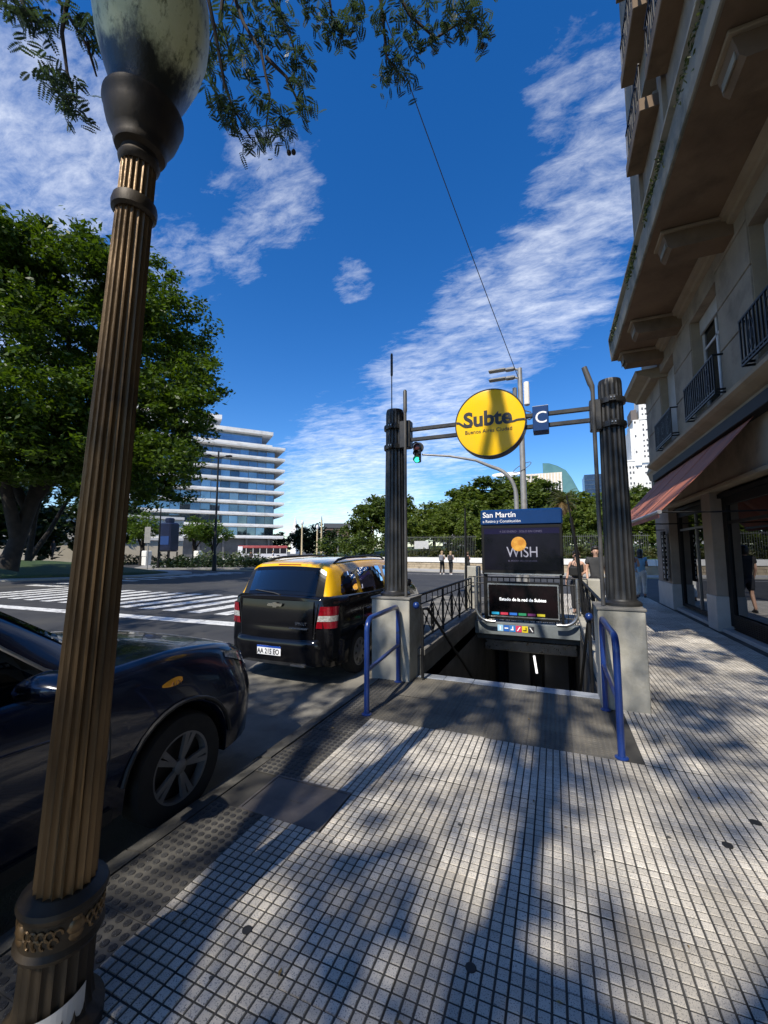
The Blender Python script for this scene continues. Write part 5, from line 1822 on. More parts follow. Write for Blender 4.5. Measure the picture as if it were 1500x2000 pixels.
class Car:
    def __init__(s, spec):
        s.s = spec
        s.body = spec['body']    # y, w_low, w_mid, w_belt, z_bot, z_mid, z_belt, z_deck
        s.cab = spec['cab']      # y, w_base, w_roof, z_roof
        s.y0, s.y1 = s.body[0][0], s.body[-1][0]

    def zb(s, y, z):
        for yc in s.s['wheels']:
            r = s.s['arch']
            d = abs(y - yc)
            if d < r:
                z = max(z, s.s['wz'] + sqrt(r * r - d * d))
        return z

    def stations(s, a, b, n, extra=()):
        ys = [a + (b - a) * i / n for i in range(n + 1)]
        for yc in s.s['wheels']:
            r = s.s['arch']
            for k in range(0, 25):
                ys.append(yc - r * cos(pi * k / 24))
            ys += [yc - r - 0.006, yc + r + 0.006]
        ys += list(extra)
        return sorted(set(round(y, 4) for y in ys if a <= y <= b))

    def shell(s):
        b = MB()
        rings = []
        e = [s.y0 + v for v in (0.01, 0.025, 0.05, 0.09)] + [s.y1 - v for v in (0.01, 0.025, 0.05, 0.09)]
        for y in s.stations(s.y0, s.y1, 44, e):
            wl, wm, wb, z0, zm, zb_, zd = interp(s.body, y)
            z0a = s.zb(y, z0)
            top = zb_ - 0.03
            zl = min(z0a, top)
            # side points between the (arched) lower edge and the belt
            def wat(z):
                if z <= zm:
                    t = (z - z0) / max(zm - z0, 1e-4)
                    return wl + (wm - wl) * sin(max(0, min(1, t)) * pi / 2)
                t = (z - zm) / max(zb_ - zm, 1e-4)
                return wm + (wb - wm) * min(1, t) ** 1.6
            pts = [(wat(zl) * 0.80, zl), (wat(zl) - 0.012, zl), (wat(zl + 0.012), zl + 0.012)]
            for k in range(1, 8):
                z = zl + 0.012 + (zb_ - zl - 0.012) * k / 7.0
                pts.append((wat(z), z))
            cr = 0.02
            wd = wb
            for k in range(1, 7):
                f = k / 6.0
                pts.append((wd * (1 - 0.10 * f ** 1.2), zb_ + (zd - zb_) * sin(f * pi / 2)))
            for k in range(1, 6):
                f = k / 5.0
                x = wd * 0.90 * (1 - f)
                pts.append((x, zd + cr * (1 - (1 - f) ** 2)))
            ring = [(x, y, z) for x, z in pts] + [(-x, y, z) for x, z in reversed(pts[:-1])]
            rings.append(ring)
        b.loft(rings, True, True)
        return b

    def cabpt(s, y, t, side=1):
        """point on the cabin side: t=0 at the belt, t=1 at the roof rail"""
        wb, wr, zr = interp(s.cab, y)
        z0 = s.s['belt']
        f = t
        w = wb + (wr - wb) * (f ** 1.35)
        return Vector((side * w, y, z0 + (zr - 0.055 - z0) * f))

    def roofpt(s, y, x):
        wb, wr, zr = interp(s.cab, y)
        q = min(1.0, abs(x) / max(wr, 1e-3))
        z = zr + 0.03 * (1 - q * q) - 0.055 * max(0, (q - 0.8) / 0.2) ** 2
        return Vector((x, y, z))

    def cabin(s):
        b = MB()
        rings = []
        a, c = s.cab[0][0], s.cab[-1][0]
        n = 48
        for i in range(n + 1):
            y = a + (c - a) * i / n
            pts = [s.cabpt(y, k / 7.0) for k in range(8)]
            wr = interp(s.cab, y)[1]
            pts += [s.roofpt(y, wr * f) for f in (0.97, 0.92, 0.85, 0.7, 0.45, 0.2, 0.0)]
            ring = pts + [Vector((-p.x, p.y, p.z)) for p in reversed(pts[:-1])]
            rings.append(ring)
        b.loft(rings, True, True)
        return b

    def side_glass(s, yb0, yt0, yb1, yt1, t0, t1, side, off=0.004, n=10, round_=0.0):
        """window between a front and a rear edge given at its foot and head"""
        b = MB()
        rows = []
        for j in range(7):
            f = j / 6.0
            t = t0 + (t1 - t0) * f
            a = yb0 + (yt0 - yb0) * f
            c = yb1 + (yt1 - yb1) * f
            inset = round_ * (1 - sqrt(max(0, 1 - (2 * f - 1) ** 8)))
            a += inset; c -= inset
            rows.append([s.cabpt(a + (c - a) * i / n, t, side) + Vector((side * off, 0, 0)) for i in range(n + 1)])
        for j in range(6):
            for i in range(n):
                b.quad(rows[j][i], rows[j][i + 1], rows[j + 1][i + 1], rows[j + 1][i])
        return b

    def screen(s, ya, yb, fa, fb, dirn, off=0.006, n=12):
        """front or rear glass lying on the sloping cabin end"""
        b = MB()
        rows = []
        for j in range(9):
            f = j / 8.0
            y = ya + (yb - ya) * f
            wr = interp(s.cab, y)[1]
            w = wr * (fa + (fb - fa) * f)
            rows.append([s.roofpt(y, -w + 2 * w * i / n) + Vector((0, dirn * off, off * 0.7)) for i in range(n + 1)])
        for j in range(8):
            for i in range(n):
                b.quad(rows[j][i], rows[j][i + 1], rows[j + 1][i + 1], rows[j + 1][i])
        return b


def wheel(parent, x, y, z, r, w, side, style):
    wt = MB()
    prof = [(r * 0.64, -w * 0.46), (r * 0.80, -w * 0.5), (r * 0.95, -w * 0.47), (r, -w * 0.32), (r, w * 0.32), (r * 0.95, w * 0.47), (r * 0.80, w * 0.5), (r * 0.64, w * 0.46)]
    wt.lathe(prof, 40, caps=False)
    rot = Matrix.Rotation(pi / 2 * side, 4, 'Y')
    M = Matrix.Translation((x, y, z)) @ rot
    wt.xf(M)
    wo = wt.build('wheel', M_tyre, parent, 40)
    rm = MB()
    o = w * 0.42
    rm.lathe([(r * 0.66, o - 0.02), (r * 0.655, o + 0.008), (r * 0.60, o + 0.006), (r * 0.58, o - 0.05)], 40, caps=False)
    if style == 'alloy':
        for k in range(5):
            for d in (-0.13, 0.13):
                a = 2 * pi * k / 5 + 0.3
                a1 = a + d * 1.0
                p0 = Vector((cos(a + d * 0.6) * r * 0.12, sin(a + d * 0.6) * r * 0.12, o - 0.02))
                p1 = Vector((cos(a1) * r * 0.62, sin(a1) * r * 0.62, o - 0.005))
                n_ = Vector((-sin(a1), cos(a1), 0)) * r * 0.055
                n0 = n_ * 0.6
                h = Vector((0, 0, 0.012))
                rm.loft([[p0 - n0 - h, p0 + n0 - h, p0 + n0 + h, p0 - n0 + h], [p1 - n_ - h, p1 + n_ - h, p1 + n_ + h, p1 - n_ + h]])
        rm.lathe([(r * 0.13, o - 0.03), (r * 0.14, o - 0.005), (r * 0.10, o + 0.004), (0.002, o + 0.006)], 20)
    else:
        rm.lathe([(r * 0.60, o - 0.012), (r * 0.5, o + 0.006), (r * 0.25, o + 0.012), (r * 0.16, o + 0.022), (0.002, o + 0.024)], 32)
    rm.xf(M)
    rm.build('rim', M_rimg if style == 'alloy' else M_hub, wo, 35)
    dk = MB()
    if style == 'alloy':
        dk.lathe([(r * 0.6, o - 0.06), (0.002, o - 0.061)], 30)
    else:
        for k in range(8):
            a = 2 * pi * k / 8
            c_ = Vector((cos(a) * r * 0.42, sin(a) * r * 0.42, o + 0.013))
            u_ = Vector((cos(a), sin(a), 0)) * r * 0.085
            v_ = Vector((-sin(a), cos(a), 0)) * r * 0.05
            dk.add([c_ - u_ - v_, c_ + u_ - v_ * 1.3, c_ + u_ + v_ * 1.3, c_ - u_ + v_], [(0, 1, 2, 3)])
    dk.xf(M)
    dk.build('rim_recess', M_trim, wo)
    return wo


def arch_liner(parent, car, W):
    for yc in car.s['wheels']:
        r = car.s['arch'] - 0.006
        for sd in (-1, 1):
            b = MB()
            ring0, ring1 = [], []
            for k in range(17):
                a = pi * k / 16
                ring0.append((sd * (W - 0.05), yc - r * cos(a), car.s['wz'] + r * sin(a)))
                ring1.append((sd * (W - 0.38), yc - r * cos(a), car.s['wz'] + r * sin(a)))
            b.loft([ring0, ring1], False, False)
            b.add(ring1, [tuple(range(17))])
            b.build('wheel_housing', M_trim, parent)


def grid_patch(b, f, nu, nv):
    o = len(b.v)
    for j in range(nv + 1):
        for i in range(nu + 1):
            b.v.append(tuple(f(i / nu, j / nv)))
    for j in range(nv):
        for i in range(nu):
            a = o + j * (nu + 1) + i
            b.f.append((a, a + 1, a + nu + 2, a + nu + 1)); b.mi.append(0)


# ---------------------------------------------------------------- black and yellow taxi
TX = Car(dict(
    body=[(-2.17, 0.70, 0.74, 0.71, 0.34, 0.58, 1.08, 1.12), (-2.13, 0.78, 0.815, 0.765, 0.28, 0.60, 1.10, 1.14), (-2.0, 0.83, 0.855, 0.80, 0.25, 0.62, 1.12, 1.16), (-1.5, 0.845, 0.868, 0.822, 0.22, 0.62, 1.12, 1.15),
          (0.0, 0.835, 0.868, 0.83, 0.22, 0.60, 1.09, 1.12), (1.0, 0.84, 0.868, 0.82, 0.22, 0.60, 1.04, 1.10), (1.6, 0.83, 0.86, 0.77, 0.24, 0.60, 0.96, 1.03), (2.0, 0.74, 0.78, 0.66, 0.26, 0.55, 0.78, 0.86), (2.17, 0.55, 0.60, 0.5, 0.30, 0.5, 0.64, 0.70)],
    cab=[(-2.12, 0.745, 0.70, 1.11), (-2.09, 0.755, 0.69, 1.18), (-1.97, 0.775, 0.665, 1.45), (-1.93, 0.78, 0.655, 1.525), (-1.85, 0.785, 0.655, 1.56), (-1.4, 0.805, 0.665, 1.60), (-0.6, 0.815, 0.675, 1.62), (0.2, 0.815, 0.67, 1.60), (0.5, 0.81, 0.655, 1.555), (0.95, 0.80, 0.66, 1.32), (1.30, 0.79, 0.68, 1.09)],
    wheels=(-1.31, 1.31), arch=0.365, wz=0.305, belt=1.11))
tx_ = root('taxi', 'black taxi with yellow roof parked beside the left pedestal', 'car', (-3.47, 6.82, ZR), local=True)
tx_.scale = (0.955, 1, 1)
TX.shell().build('body', M_blackp, tx_, 40)
TX.cabin().build('roof', M_yellowp, tx_, 40)
arch_liner(tx_, TX, 0.86)
for sd in (1, -1):
    for (a, c, d, e, t0, t1, nm) in ((-1.80, -1.66, -1.27, -1.27, 0.03, 0.80, 'quarter_window'), (-1.17, -1.15, -0.30, -0.30, 0.03, 0.86, 'side_window'), (-0.18, -0.18, 0.86, 0.36, 0.03, 0.86, 'side_window')):
        TX.side_glass(a, c, d, e, t0, t1, sd, round_=0.10 if nm == 'quarter_window' else 0.03).build(nm, M_carglass, tx_, True)
TX.screen(-2.1195, -1.945, 0.998, 0.985, -1, 0.004).build('window_surround', mat('frit_black', (0.004, 0.004, 0.004), rough=0.08, spec=0.5), tx_, True)
TX.screen(-2.092, -1.972, 0.82, 0.84, -1, 0.010).build('rear_window', M_rearglass, tx_, True)
b = MB()
b.tube([(0.0, -2.135, 1.155), (-0.1, -2.13, 1.175), (-0.45, -2.105, 1.205)], 0.008, 6)
b.lathe([(0.022, -0.01), (0.022, 0.012)], 10, (0.0, -2.135, 1.15))
b.build('rear_wiper', M_trim, tx_, 40)
b = MB()
b.box(-0.2, 0.2, -1.925, -1.895, 1.545, 1.560, bev=0.004)
b.build('brake_lamp', M_red, tx_)
TX.screen(0.58, 1.24, 0.93, 1.0, 1).build('windscreen', M_carglass, tx_, True)
# black frame round the rear glass and window line
b = MB()
for sd in (1, -1):
    b.tube([TX.cabpt(y, 0.012, sd) + Vector((sd * 0.004, 0, 0)) for y in (-2.06, -1.8, -1.2, -0.4, 0.4, 1.0)], 0.009, 6)
b.build('belt_strip', M_trim, tx_, 40)
# tailgate relief: lip under the glass, recess round the plate, bumper
b = MB()
b.loft([[(x, -2.075 - 0.045 * (1 - (x / 0.75) ** 2) + dy, 1.115 + dz - 0.03 * (1 - (x / .75) ** 2)) for (dy, dz) in ((0, 0.02), (-0.035, 0.012), (-0.045, -0.008), (-0.02, -0.02))] for x in [-0.72 + 1.44 * i / 16 for i in range(17)]])
b.build('tailgate_lip', M_blackp, tx_, 50)
b = MB()


def rear_y(x, z):
    return -2.172 - 0.02 * (1 - (x / 0.75) ** 2) - (0.02 if z < 0.62 else 0.0)


prof = [(0.0, 0.62), (-0.05, 0.60), (-0.075, 0.55), (-0.07, 0.46), (-0.05, 0.40), (-0.055, 0.33), (-0.03, 0.27), (0.06, 0.25)]
rings = []
for i in range(25):
    u = -1 + 2 * i / 24
    x = 0.865 * u
    yb = -2.14 + 0.34 * max(0, (abs(u) - 0.72) / 0.28) ** 1.8 - 0.03 * (1 - u * u)
    sc = 1.0
    rings.append([(x + (0.035 * np.sign(u) * max(0, (abs(u) - .85) / .15)), yb + p[0], p[1]) for p in prof])
b.loft(rings, False, False)
b.build('bumper', M_blackp, tx_, 50)
b = MB()
rings = []
for i in range(19):
    u = -1 + 2 * i / 18
    rings.append([(0.60 * u, -2.215 + 0.05 * u * u + d_, z_) for d_, z_ in ((0.0, 0.30), (-0.018, 0.30), (-0.018, 0.265), (0.0, 0.26))])
b.loft(rings)
b.build('bumper_skirt', M_trim, tx_)
b = MB()
b.box(0.27, 0.49, -2.226, -2.2, 0.262, 0.282)
b.build('bumper_glint', M_chrome, tx_)
b = MB()
b.tube([(0.57, -2.165, 0.66), (0.36, -2.19, 0.615), (0.0, -2.197, 0.605), (-0.36, -2.19, 0.615), (-0.57, -2.165, 0.66)], 0.009, 6)
b.build('tailgate_crease', M_blackp, tx_, 40)
b = MB()
b.tube([(0.62, -2.175, 0.70), (0.57, -2.19, 0.61)], 0.006, 6)
b.box(0.24, 0.53, -2.236, -2.2, 0.735, 0.75)
b.build('tailgate_strip', M_chrome, tx_, 40)
# tailgate panel with a crown to it, and the shut lines round it
def tg(u, v):
    x = -0.60 + 1.2 * u
    z = 0.60 + 0.49 * v
    return (x, -2.186 - 0.022 * (1 - (x / 0.62) ** 2) - 0.020 * sin(pi * min(1, max(0, (v + 0.15) / 1.2))) - (0.012 if v < 0.25 else 0.0) * (1 - abs(2 * u - 1) ** 4), z)


b = MB()
grid_patch(b, tg, 20, 14)
b.build('tailgate', M_blackp, tx_, True)
b = MB()
for sd in (-1, 1):
    b.tube([(sd * 0.612, -2.19, 0.60), (sd * 0.618, -2.188, 0.8), (sd * 0.66, -2.18, 1.06)], 0.006, 5)
b.tube([(-0.612, -2.19, 0.628), (0.0, -2.215, 0.622), (0.612, -2.19, 0.628)], 0.006, 5)
b.build('tailgate_gap', M_trim, tx_)
# plate, emblem, badge
b = MB()
b.box(-0.28, 0.12, -2.244, -2.236, 0.375, 0.495, bev=0.003)
pl_ = b.build('licence_plate', M_plate, tx_)
b = MB()
b.box(-0.28, 0.12, -2.2465, -2.2445, 0.472, 0.495)
b.build('plate_band', M_plateblue, pl_)
tt = text('lettering', 'AA 215 EO', 0.092, (-0.272, -2.2455, 0.392), RX, M_black, pl_, 0.0008, sx=0.85, bold=0.002)
b = MB()
b.prism([(-0.13, 0.0), (-0.11, 0.032), (-0.035, 0.032), (-0.03, 0.045), (0.03, 0.045), (0.035, 0.032), (0.13, 0.032), (0.11, -0.006), (0.035, -0.006), (0.03, -0.022), (-0.03, -0.022), (-0.035, -0.006), (-0.11, -0.006)], 'y', -2.246, -2.224)
b.v = [(p[0] - 0.0, p[1], p[2] + 1.02) for p in b.v]
b.build('emblem', mat('emblem_gold', (0.8, 0.72, 0.55), rough=0.2, metal=1.0), tx_)
text('lettering', 'SPIN LT', 0.055, (0.33, -2.224, 0.785), RX, M_chrome, tx_, 0.003)
# tail lamps wrap round the corner
for sd in (1, -1):
    for (v0, v1, m_, nm) in ((0.915, 1.03, M_red, 'tail_lamp'), (0.842, 0.913, M_clear, 'tail_lamp_clear'), (0.755, 0.840, M_red, 'tail_lamp')):
        b = MB()

        def f(u, v, v0=v0, v1=v1):
            z = v0 + (v1 - v0) * v
            wx = interp(TX.body, -2.0)
            skew = 0.06 * (z - 0.75) / 0.28
            if u < 0.55:
                x = 0.615 + skew + (0.80 - 0.615 - skew) * (u / 0.55)
                y = -2.178 + 0.075 * ((x - 0.56) / 0.26) ** 2
            else:
                k = (u - 0.55) / 0.45
                x = 0.80 + 0.055 * sin(k * pi / 2)
                y = -2.178 + 0.075 * ((0.80 - 0.56) / 0.26) ** 2 + (0.10 + skew * 0.9) * k
            return (sd * (x + 0.022), y - 0.016, z)
        grid_patch(b, f, 12, 4)
        b.build(nm, m_, tx_, 60)
# roof rails
for sd in (1, -1):
    b = MB()
    b.tube([TX.roofpt(y, sd * 0.60) + Vector((0, 0, h)) for y, h in ((-1.68, 0.0), (-1.55, 0.04), (-1.3, 0.052), (-0.5, 0.052), (0.0, 0.045), (0.18, 0.005))], [0.012, 0.02, 0.02, 0.02, 0.02, 0.012], 8)
    b.build('roof_rail', M_trim, tx_, 40)
for (x, y) in ((0.86, -1.31), (-0.86, -1.31), (0.86, 1.31), (-0.86, 1.31)):
    sd = 1 if x > 0 else -1
    wheel(tx_, sd * 0.765, y, 0.305, 0.305, 0.19, sd, 'hub')
b = MB()
b.tube([(0.80, 0.62, 1.12), (0.90, 0.58, 1.15)], 0.02, 8)
b.box(0.88, 1.02, 0.50, 0.60, 1.09, 1.23, bev=0.03)
b.build('mirror', M_blackp, tx_, 50)
b = MB()
for (x, y) in ((-0.36, -0.75), (0.36, -0.75), (-0.36, 0.25), (0.36, 0.25)):
    b.box(x - 0.22, x + 0.22, y - 0.06, y + 0.06, 0.6, 1.22, bev=0.04)
    b.box(x - 0.11, x + 0.11, y - 0.04, y + 0.04, 1.24, 1.42, bev=0.03)
b.build('seat', M_seat, tx_)
b = MB()
for y in (-0.32, -1.22):
    b.box(0.866, 0.8695, y - 0.003, y + 0.003, 0.35, 0.95)
b.build('door_gap', M_trim, tx_)
for (y0_, y1_, z_) in ((-0.62, -0.44, 0.86), (-1.14, -0.98, 0.88)):
    b = MB()
    b.box(0.864, 0.886, y0_, y1_, z_, z_ + 0.025, bev=0.008)
    b.build('door_handle', M_blackp, tx_)

# ---------------------------------------------------------------- dark blue car at the left
BC = Car(dict(
    body=[(-2.17, 0.70, 0.74, 0.70, 0.36, 0.6, 0.98, 1.02), (-2.0, 0.82, 0.86, 0.80, 0.28, 0.62, 1.0, 1.04), (-1.4, 0.86, 0.89, 0.845, 0.24, 0.62, 1.02, 1.06), (0.0, 0.855, 0.885, 0.85, 0.24, 0.62, 1.0, 1.04),
          (0.75, 0.86, 0.885, 0.845, 0.24, 0.62, 0.99, 1.06), (1.2, 0.875, 0.895, 0.83, 0.25, 0.63, 0.985, 1.075), (1.6, 0.875, 0.89, 0.80, 0.26, 0.63, 0.965, 1.04), (1.85, 0.835, 0.86, 0.75, 0.27, 0.62, 0.93, 0.995), (2.02, 0.75, 0.78, 0.66, 0.28, 0.60, 0.88, 0.93), (2.12, 0.64, 0.68, 0.56, 0.30, 0.58, 0.80, 0.84), (2.18, 0.50, 0.54, 0.42, 0.34, 0.55, 0.70, 0.73)],
    cab=[(-2.08, 0.72, 0.60, 1.02), (-1.85, 0.77, 0.62, 1.42), (-1.5, 0.80, 0.63, 1.53), (-0.8, 0.82, 0.645, 1.58), (-0.1, 0.825, 0.645, 1.57), (0.2, 0.82, 0.64, 1.515), (0.6, 0.815, 0.66, 1.28), (1.0, 0.805, 0.70, 1.02)],
    wheels=(-1.34, 1.27), arch=0.395, wz=0.33, belt=1.0))
bc_ = root('parked_car', 'dark blue car parked behind the bronze lamp post at the left', 'car', (-3.19, 0.85, ZR), local=True)
BC.shell().build('body', M_bluep, bc_, 40)
BC.cabin().build('roof', M_bluep, bc_, 40)
arch_liner(bc_, BC, 0.885)
for sd in (1, -1):
    for (a, c, d, e, t0, t1) in ((-1.66, -1.5, -0.55, -0.55, 0.03, 0.88), (-0.45, -0.45, 0.78, 0.16, 0.03, 0.88)):
        BC.side_glass(a, c, d, e, t0, t1, sd, round_=0.03).build('side_window', M_dkglass, bc_, True)
    b = MB()
    b.tube([BC.cabpt(y, 0.01, sd) + Vector((sd * 0.006, 0, 0)) for y in (-1.66, -1.2, -0.4, 0.3, 0.8)], 0.008, 6)
    b.tube([BC.cabpt(0.16 + (0.80 - 0.16) * f, 0.90 - 0.87 * f, sd) + Vector((sd * 0.007, 0, 0)) for f in (0, .25, .5, .75, 1)], 0.009, 6)
    b.build('window_trim', M_steel, bc_, 40)
BC.screen(0.24, 0.95, 0.94, 1.0, 1).build('windscreen', M_carglass, bc_, True)
BC.screen(-2.0, -1.78, 0.9, 0.9, -1).build('rear_window', M_dkglass, bc_, True)
# mirror on the pavement side
for sd in (1, -1):
    b = MB()
    b.tube([(sd * 0.82, 0.47, 1.04), (sd * 0.93, 0.43, 1.07)], [0.035, 0.03], 8)
    rings = []
    for k in range(9):
        f = k / 8
        x = 0.90 + 0.20 * f
        h = 0.085 * (1 - (2 * f - 0.9) ** 2 * 0.35) * (1 - 0.35 * f)
        d = 0.12 * (1 - 0.55 * f ** 2)
        zc = 1.10 + 0.01 * f
        rings.append([(sd * x, 0.40 + d * cos(2 * pi * j / 12), zc + h * sin(2 * pi * j / 12)) for j in range(12)])
    b.loft(rings)
    mr = b.build('mirror', M_bluep, bc_, 50)
    b = MB()
    b.add([(sd * (0.92 + 0.12 * (i % 2)), 0.285, 1.06 + 0.08 * (i // 2)) for i in range(4)], [(0, 1, 3, 2)])
    b.build('mirror_glass', M_dkglass, mr)
# lamps, decal, creases
def side_line(car, pts, sd, r=0.004, off=0.001):
    out = []
    for (y, z) in pts:
        wl, wm, wb, z0, zm, zb_, zd = interp(car.body, y)
        t = max(0, min(1, (z - zm) / max(zb_ - zm, 1e-4)))
        w = wm + (wb - wm) * t ** 1.6 if z > zm else wl + (wm - wl) * sin(max(0, min(1, (z - z0) / (zm - z0))) * pi / 2)
        out.append((sd * (w + off), y, z))
    return out


for sd in (1, -1):
    b = MB()
    b.tube(side_line(BC, [(0.74, 0.99), (0.76, 0.9), (0.77, 0.75), (0.77, 0.6), (0.75, 0.45), (0.70, 0.32)], sd), 0.004, 5)
    b.build('door_gap', M_trim, bc_)
    b = MB()
    b.tube(side_line(BC, [(-0.42, 0.99), (-0.40, 0.8), (-0.40, 0.6), (-0.42, 0.4), (-0.44, 0.32)], sd), 0.004, 5)
    b.build('door_gap', M_trim, bc_)
    b = MB()
    b.tube(side_line(BC, [(1.72, 0.95), (1.55, 0.985), (1.3, 0.995), (1.0, 1.0), (0.8, 1.005)], sd, off=-0.012), 0.0045, 5)
    b.build('bonnet_gap', M_trim, bc_)
    b = MB()
    b.tube(side_line(BC, [(0.74, 0.80), (0.3, 0.82), (-0.3, 0.84), (-1.0, 0.86)], sd, off=-0.004), 0.008, 6)
    b.build('door_crease', M_bluep, bc_, True)
    b = MB()
    b.box(min(sd * 0.855, sd * 0.90), max(sd * 0.855, sd * 0.90), -0.28, -0.06, 0.86, 0.895, bev=0.01)
    b.build('door_handle', M_bluep, bc_)
for sd in (1, -1):
    b = MB()

    def f(u, v):
        y = 1.70 + 0.42 * u
        wl, wm, wb, z0, zm, zb_, zd = interp(BC.body, y)
        zt = zb_ + 0.015
        zz = zt - 0.12 * v * (0.35 + 0.65 * u)
        t = max(0, min(1, (zz - zm) / max(zb_ - zm, 1e-4)))
        return (sd * (wm + (wb - wm) * t ** 1.6 + 0.006), y, zz)
    grid_patch(b, f, 10, 4)
    b.build('headlight', M_clear, bc_, 60)
    b = MB()

    def f2(u, v):
        y = 1.10 + 0.16 * u
        hh = 0.03 * sqrt(max(0.0, sin(pi * min(1, u * 0.92 + 0.04)))) * (0.55 + 0.45 * u)
        z = 0.885 + 0.008 * u + hh * (2 * v - 1)
        wl, wm, wb, z0, zm, zb_, zd = interp(BC.body, y)
        t = max(0, min(1, (z - zm) / (zb_ - zm)))
        return (sd * (wm + (wb - wm) * t ** 1.6 + 0.005), y, z)
    grid_patch(b, f2, 12, 4)
    dc = b.build('side_lamp', M_amber, bc_, 60)
    b = MB()
    for (ya, za, yb2, zb2) in ((1.145, .876, 1.158, .902), (1.158, .902, 1.166, .876), (1.178, .874, 1.184, .904), (1.195, .904, 1.22, .878), (1.198, .876, 1.222, .904)):
        xx = sd * 0.892
        b.tube([(xx + sd * 0.0, ya, za), (xx + sd * 0.0, yb2, zb2)], 0.0035, 5)
    b.build('lamp_mark', mat('decal_brown', (0.16, 0.07, 0.02), rough=0.5), dc)
    b = MB()
    pts = []
    for k in range(15):
        a = pi * (0.06 + 0.88 * k / 14)
        y = 1.27 - 0.425 * cos(a)
        z = 0.33 + 0.425 * sin(a)
        wl, wm, wb, z0, zm, zb_, zd = interp(BC.body, y)
        pts.append((sd * (wm + 0.004), y, z))
    b.tube(pts, 0.014, 6)
    b.build('arch_trim', M_trim, bc_, 50)
    b = MB()
    b.box(sd * 0.85 if sd > 0 else -0.89, 0.89 if sd > 0 else -0.85, -0.9, 0.8, 0.26, 0.33)
    b.build('sill_trim', M_trim, bc_)
b = MB()
b.tube([(0.45, 0.93, 1.09), (0.1, 0.99, 1.095), (-0.4, 0.97, 1.095)], 0.012, 6)
b.tube([(-0.15, 0.95, 1.095), (-0.55, 0.88, 1.10)], 0.010, 6)
b.build('wiper', M_trim, bc_)
b = MB()
b.box(-0.55, 0.55, 2.165, 2.185, 0.52, 0.66, bev=0.006)
b.build('grille', M_trim, bc_)
for (x, y) in ((0.9, 1.27), (-0.9, 1.27), (0.9, -1.34), (-0.9, -1.34)):
    sd = 1 if x > 0 else -1
    wheel(bc_, sd * 0.78, y, 0.33, 0.335, 0.215, sd, 'alloy')
b = MB()
b.box(-0.82, 0.82, -0.6, -0.45, 0.5, 1.25, bev=0.04)
b.build('seat', M_seat, bc_)

# ---------------------------------------------------------------- white car beyond the taxi
WC = Car(dict(
    body=[(-2.1, 0.68, 0.72, 0.66, 0.34, 0.58, 0.92, 0.98), (-1.9, 0.80, 0.84, 0.76, 0.26, 0.58, 0.92, 0.98), (0.0, 0.83, 0.86, 0.81, 0.22, 0.58, 0.90, 0.96), (1.3, 0.83, 0.86, 0.76, 0.22, 0.58, 0.86, 0.95), (1.9, 0.74, 0.78, 0.62, 0.26, 0.55, 0.75, 0.82), (2.1, 0.5, 0.55, 0.44, 0.3, 0.5, 0.62, 0.66)],
    cab=[(-2.0, 0.70, 0.56, 0.92), (-1.6, 0.76, 0.58, 1.34), (-1.1, 0.79, 0.60, 1.46), (-0.3, 0.80, 0.61, 1.50), (0.2, 0.80, 0.60, 1.44), (1.1, 0.77, 0.66, 0.94)],
    wheels=(-1.25, 1.25), arch=0.345, wz=0.30, belt=0.92))
wc_ = root('parked_car', 'white car mostly hidden beyond the taxi and the left column', 'car', (-6.7, 13.4, ZR), local=True)
WC.shell().build('body', M_whitep, wc_, 40)
WC.cabin().build('roof', M_whitep, wc_, 40)
arch_liner(wc_, WC, 0.85)
for sd in (1, -1):
    for (a, c, d, e) in ((-1.55, -1.3, -0.4, -0.4), (-0.32, -0.32, 0.85, 0.25)):
        WC.side_glass(a, c, d, e, 0.04, 0.86, sd, round_=0.04).build('side_window', M_carglass, wc_, True)
    for y in (-1.25, 1.25):
        wheel(wc_, sd * 0.76, y, 0.30, 0.30, 0.19, sd, 'hub')
WC.screen(-1.93, -1.5, 0.9, 0.9, -1).build('rear_window', M_carglass, wc_, True)
WC.screen(0.28, 1.05, 0.9, 1.0, 1).build('windscreen', M_carglass, wc_, True)
# ------------------------------------------------------------------ buildings and street furniture further off
M_slab = mat('slab_white', (0.62, 0.61, 0.58), (0.74, 0.73, 0.70), 0.5, 5, 0.8, dirt=(0.5, 0.48, 0.45), dscale=0.3, dlo=0.55, dhi=0.75)
M_bandglass = mat('band_glass', (0.13, 0.19, 0.26), (0.2, 0.27, 0.34), 0.3, 2, 0.03, metal=0.75, objrand=0.5)
M_mull = mat('mullion_grey', (0.10, 0.10, 0.10), rough=0.5)
M_far_white = mat('far_white', (0.66, 0.65, 0.61), (0.76, 0.75, 0.71), 0.2, 5, 0.85, dirt=(0.5, 0.48, 0.45), dscale=0.12, dlo=0.55, dhi=0.72)
M_far_dark = mat('far_window', (0.06, 0.06, 0.065), (0.11, 0.11, 0.11), 0.4, 3, 0.3)
M_cream = mat('cream_wall', (0.55, 0.48, 0.36), (0.63, 0.56, 0.43), 0.5, 4, 0.85)

# --- office block with long white balcony slabs; its own frame: x along the front, y inwards
oa = atan2(0.76, 0.65)
ob_ = root('office_block', 'white office block with long stacked balcony slabs and blue glass bands', 'building', (-71.0, 96.8, 0), local=True, rotz=oa)
Lf = 46.0
zs = [2.3 + 3.18 * k for k in range(1, 10)]


def opart(name, m, *bx):
    b = MB()
    for q in bx:
        b.box(*q)
    return b.build(name, m, ob_)


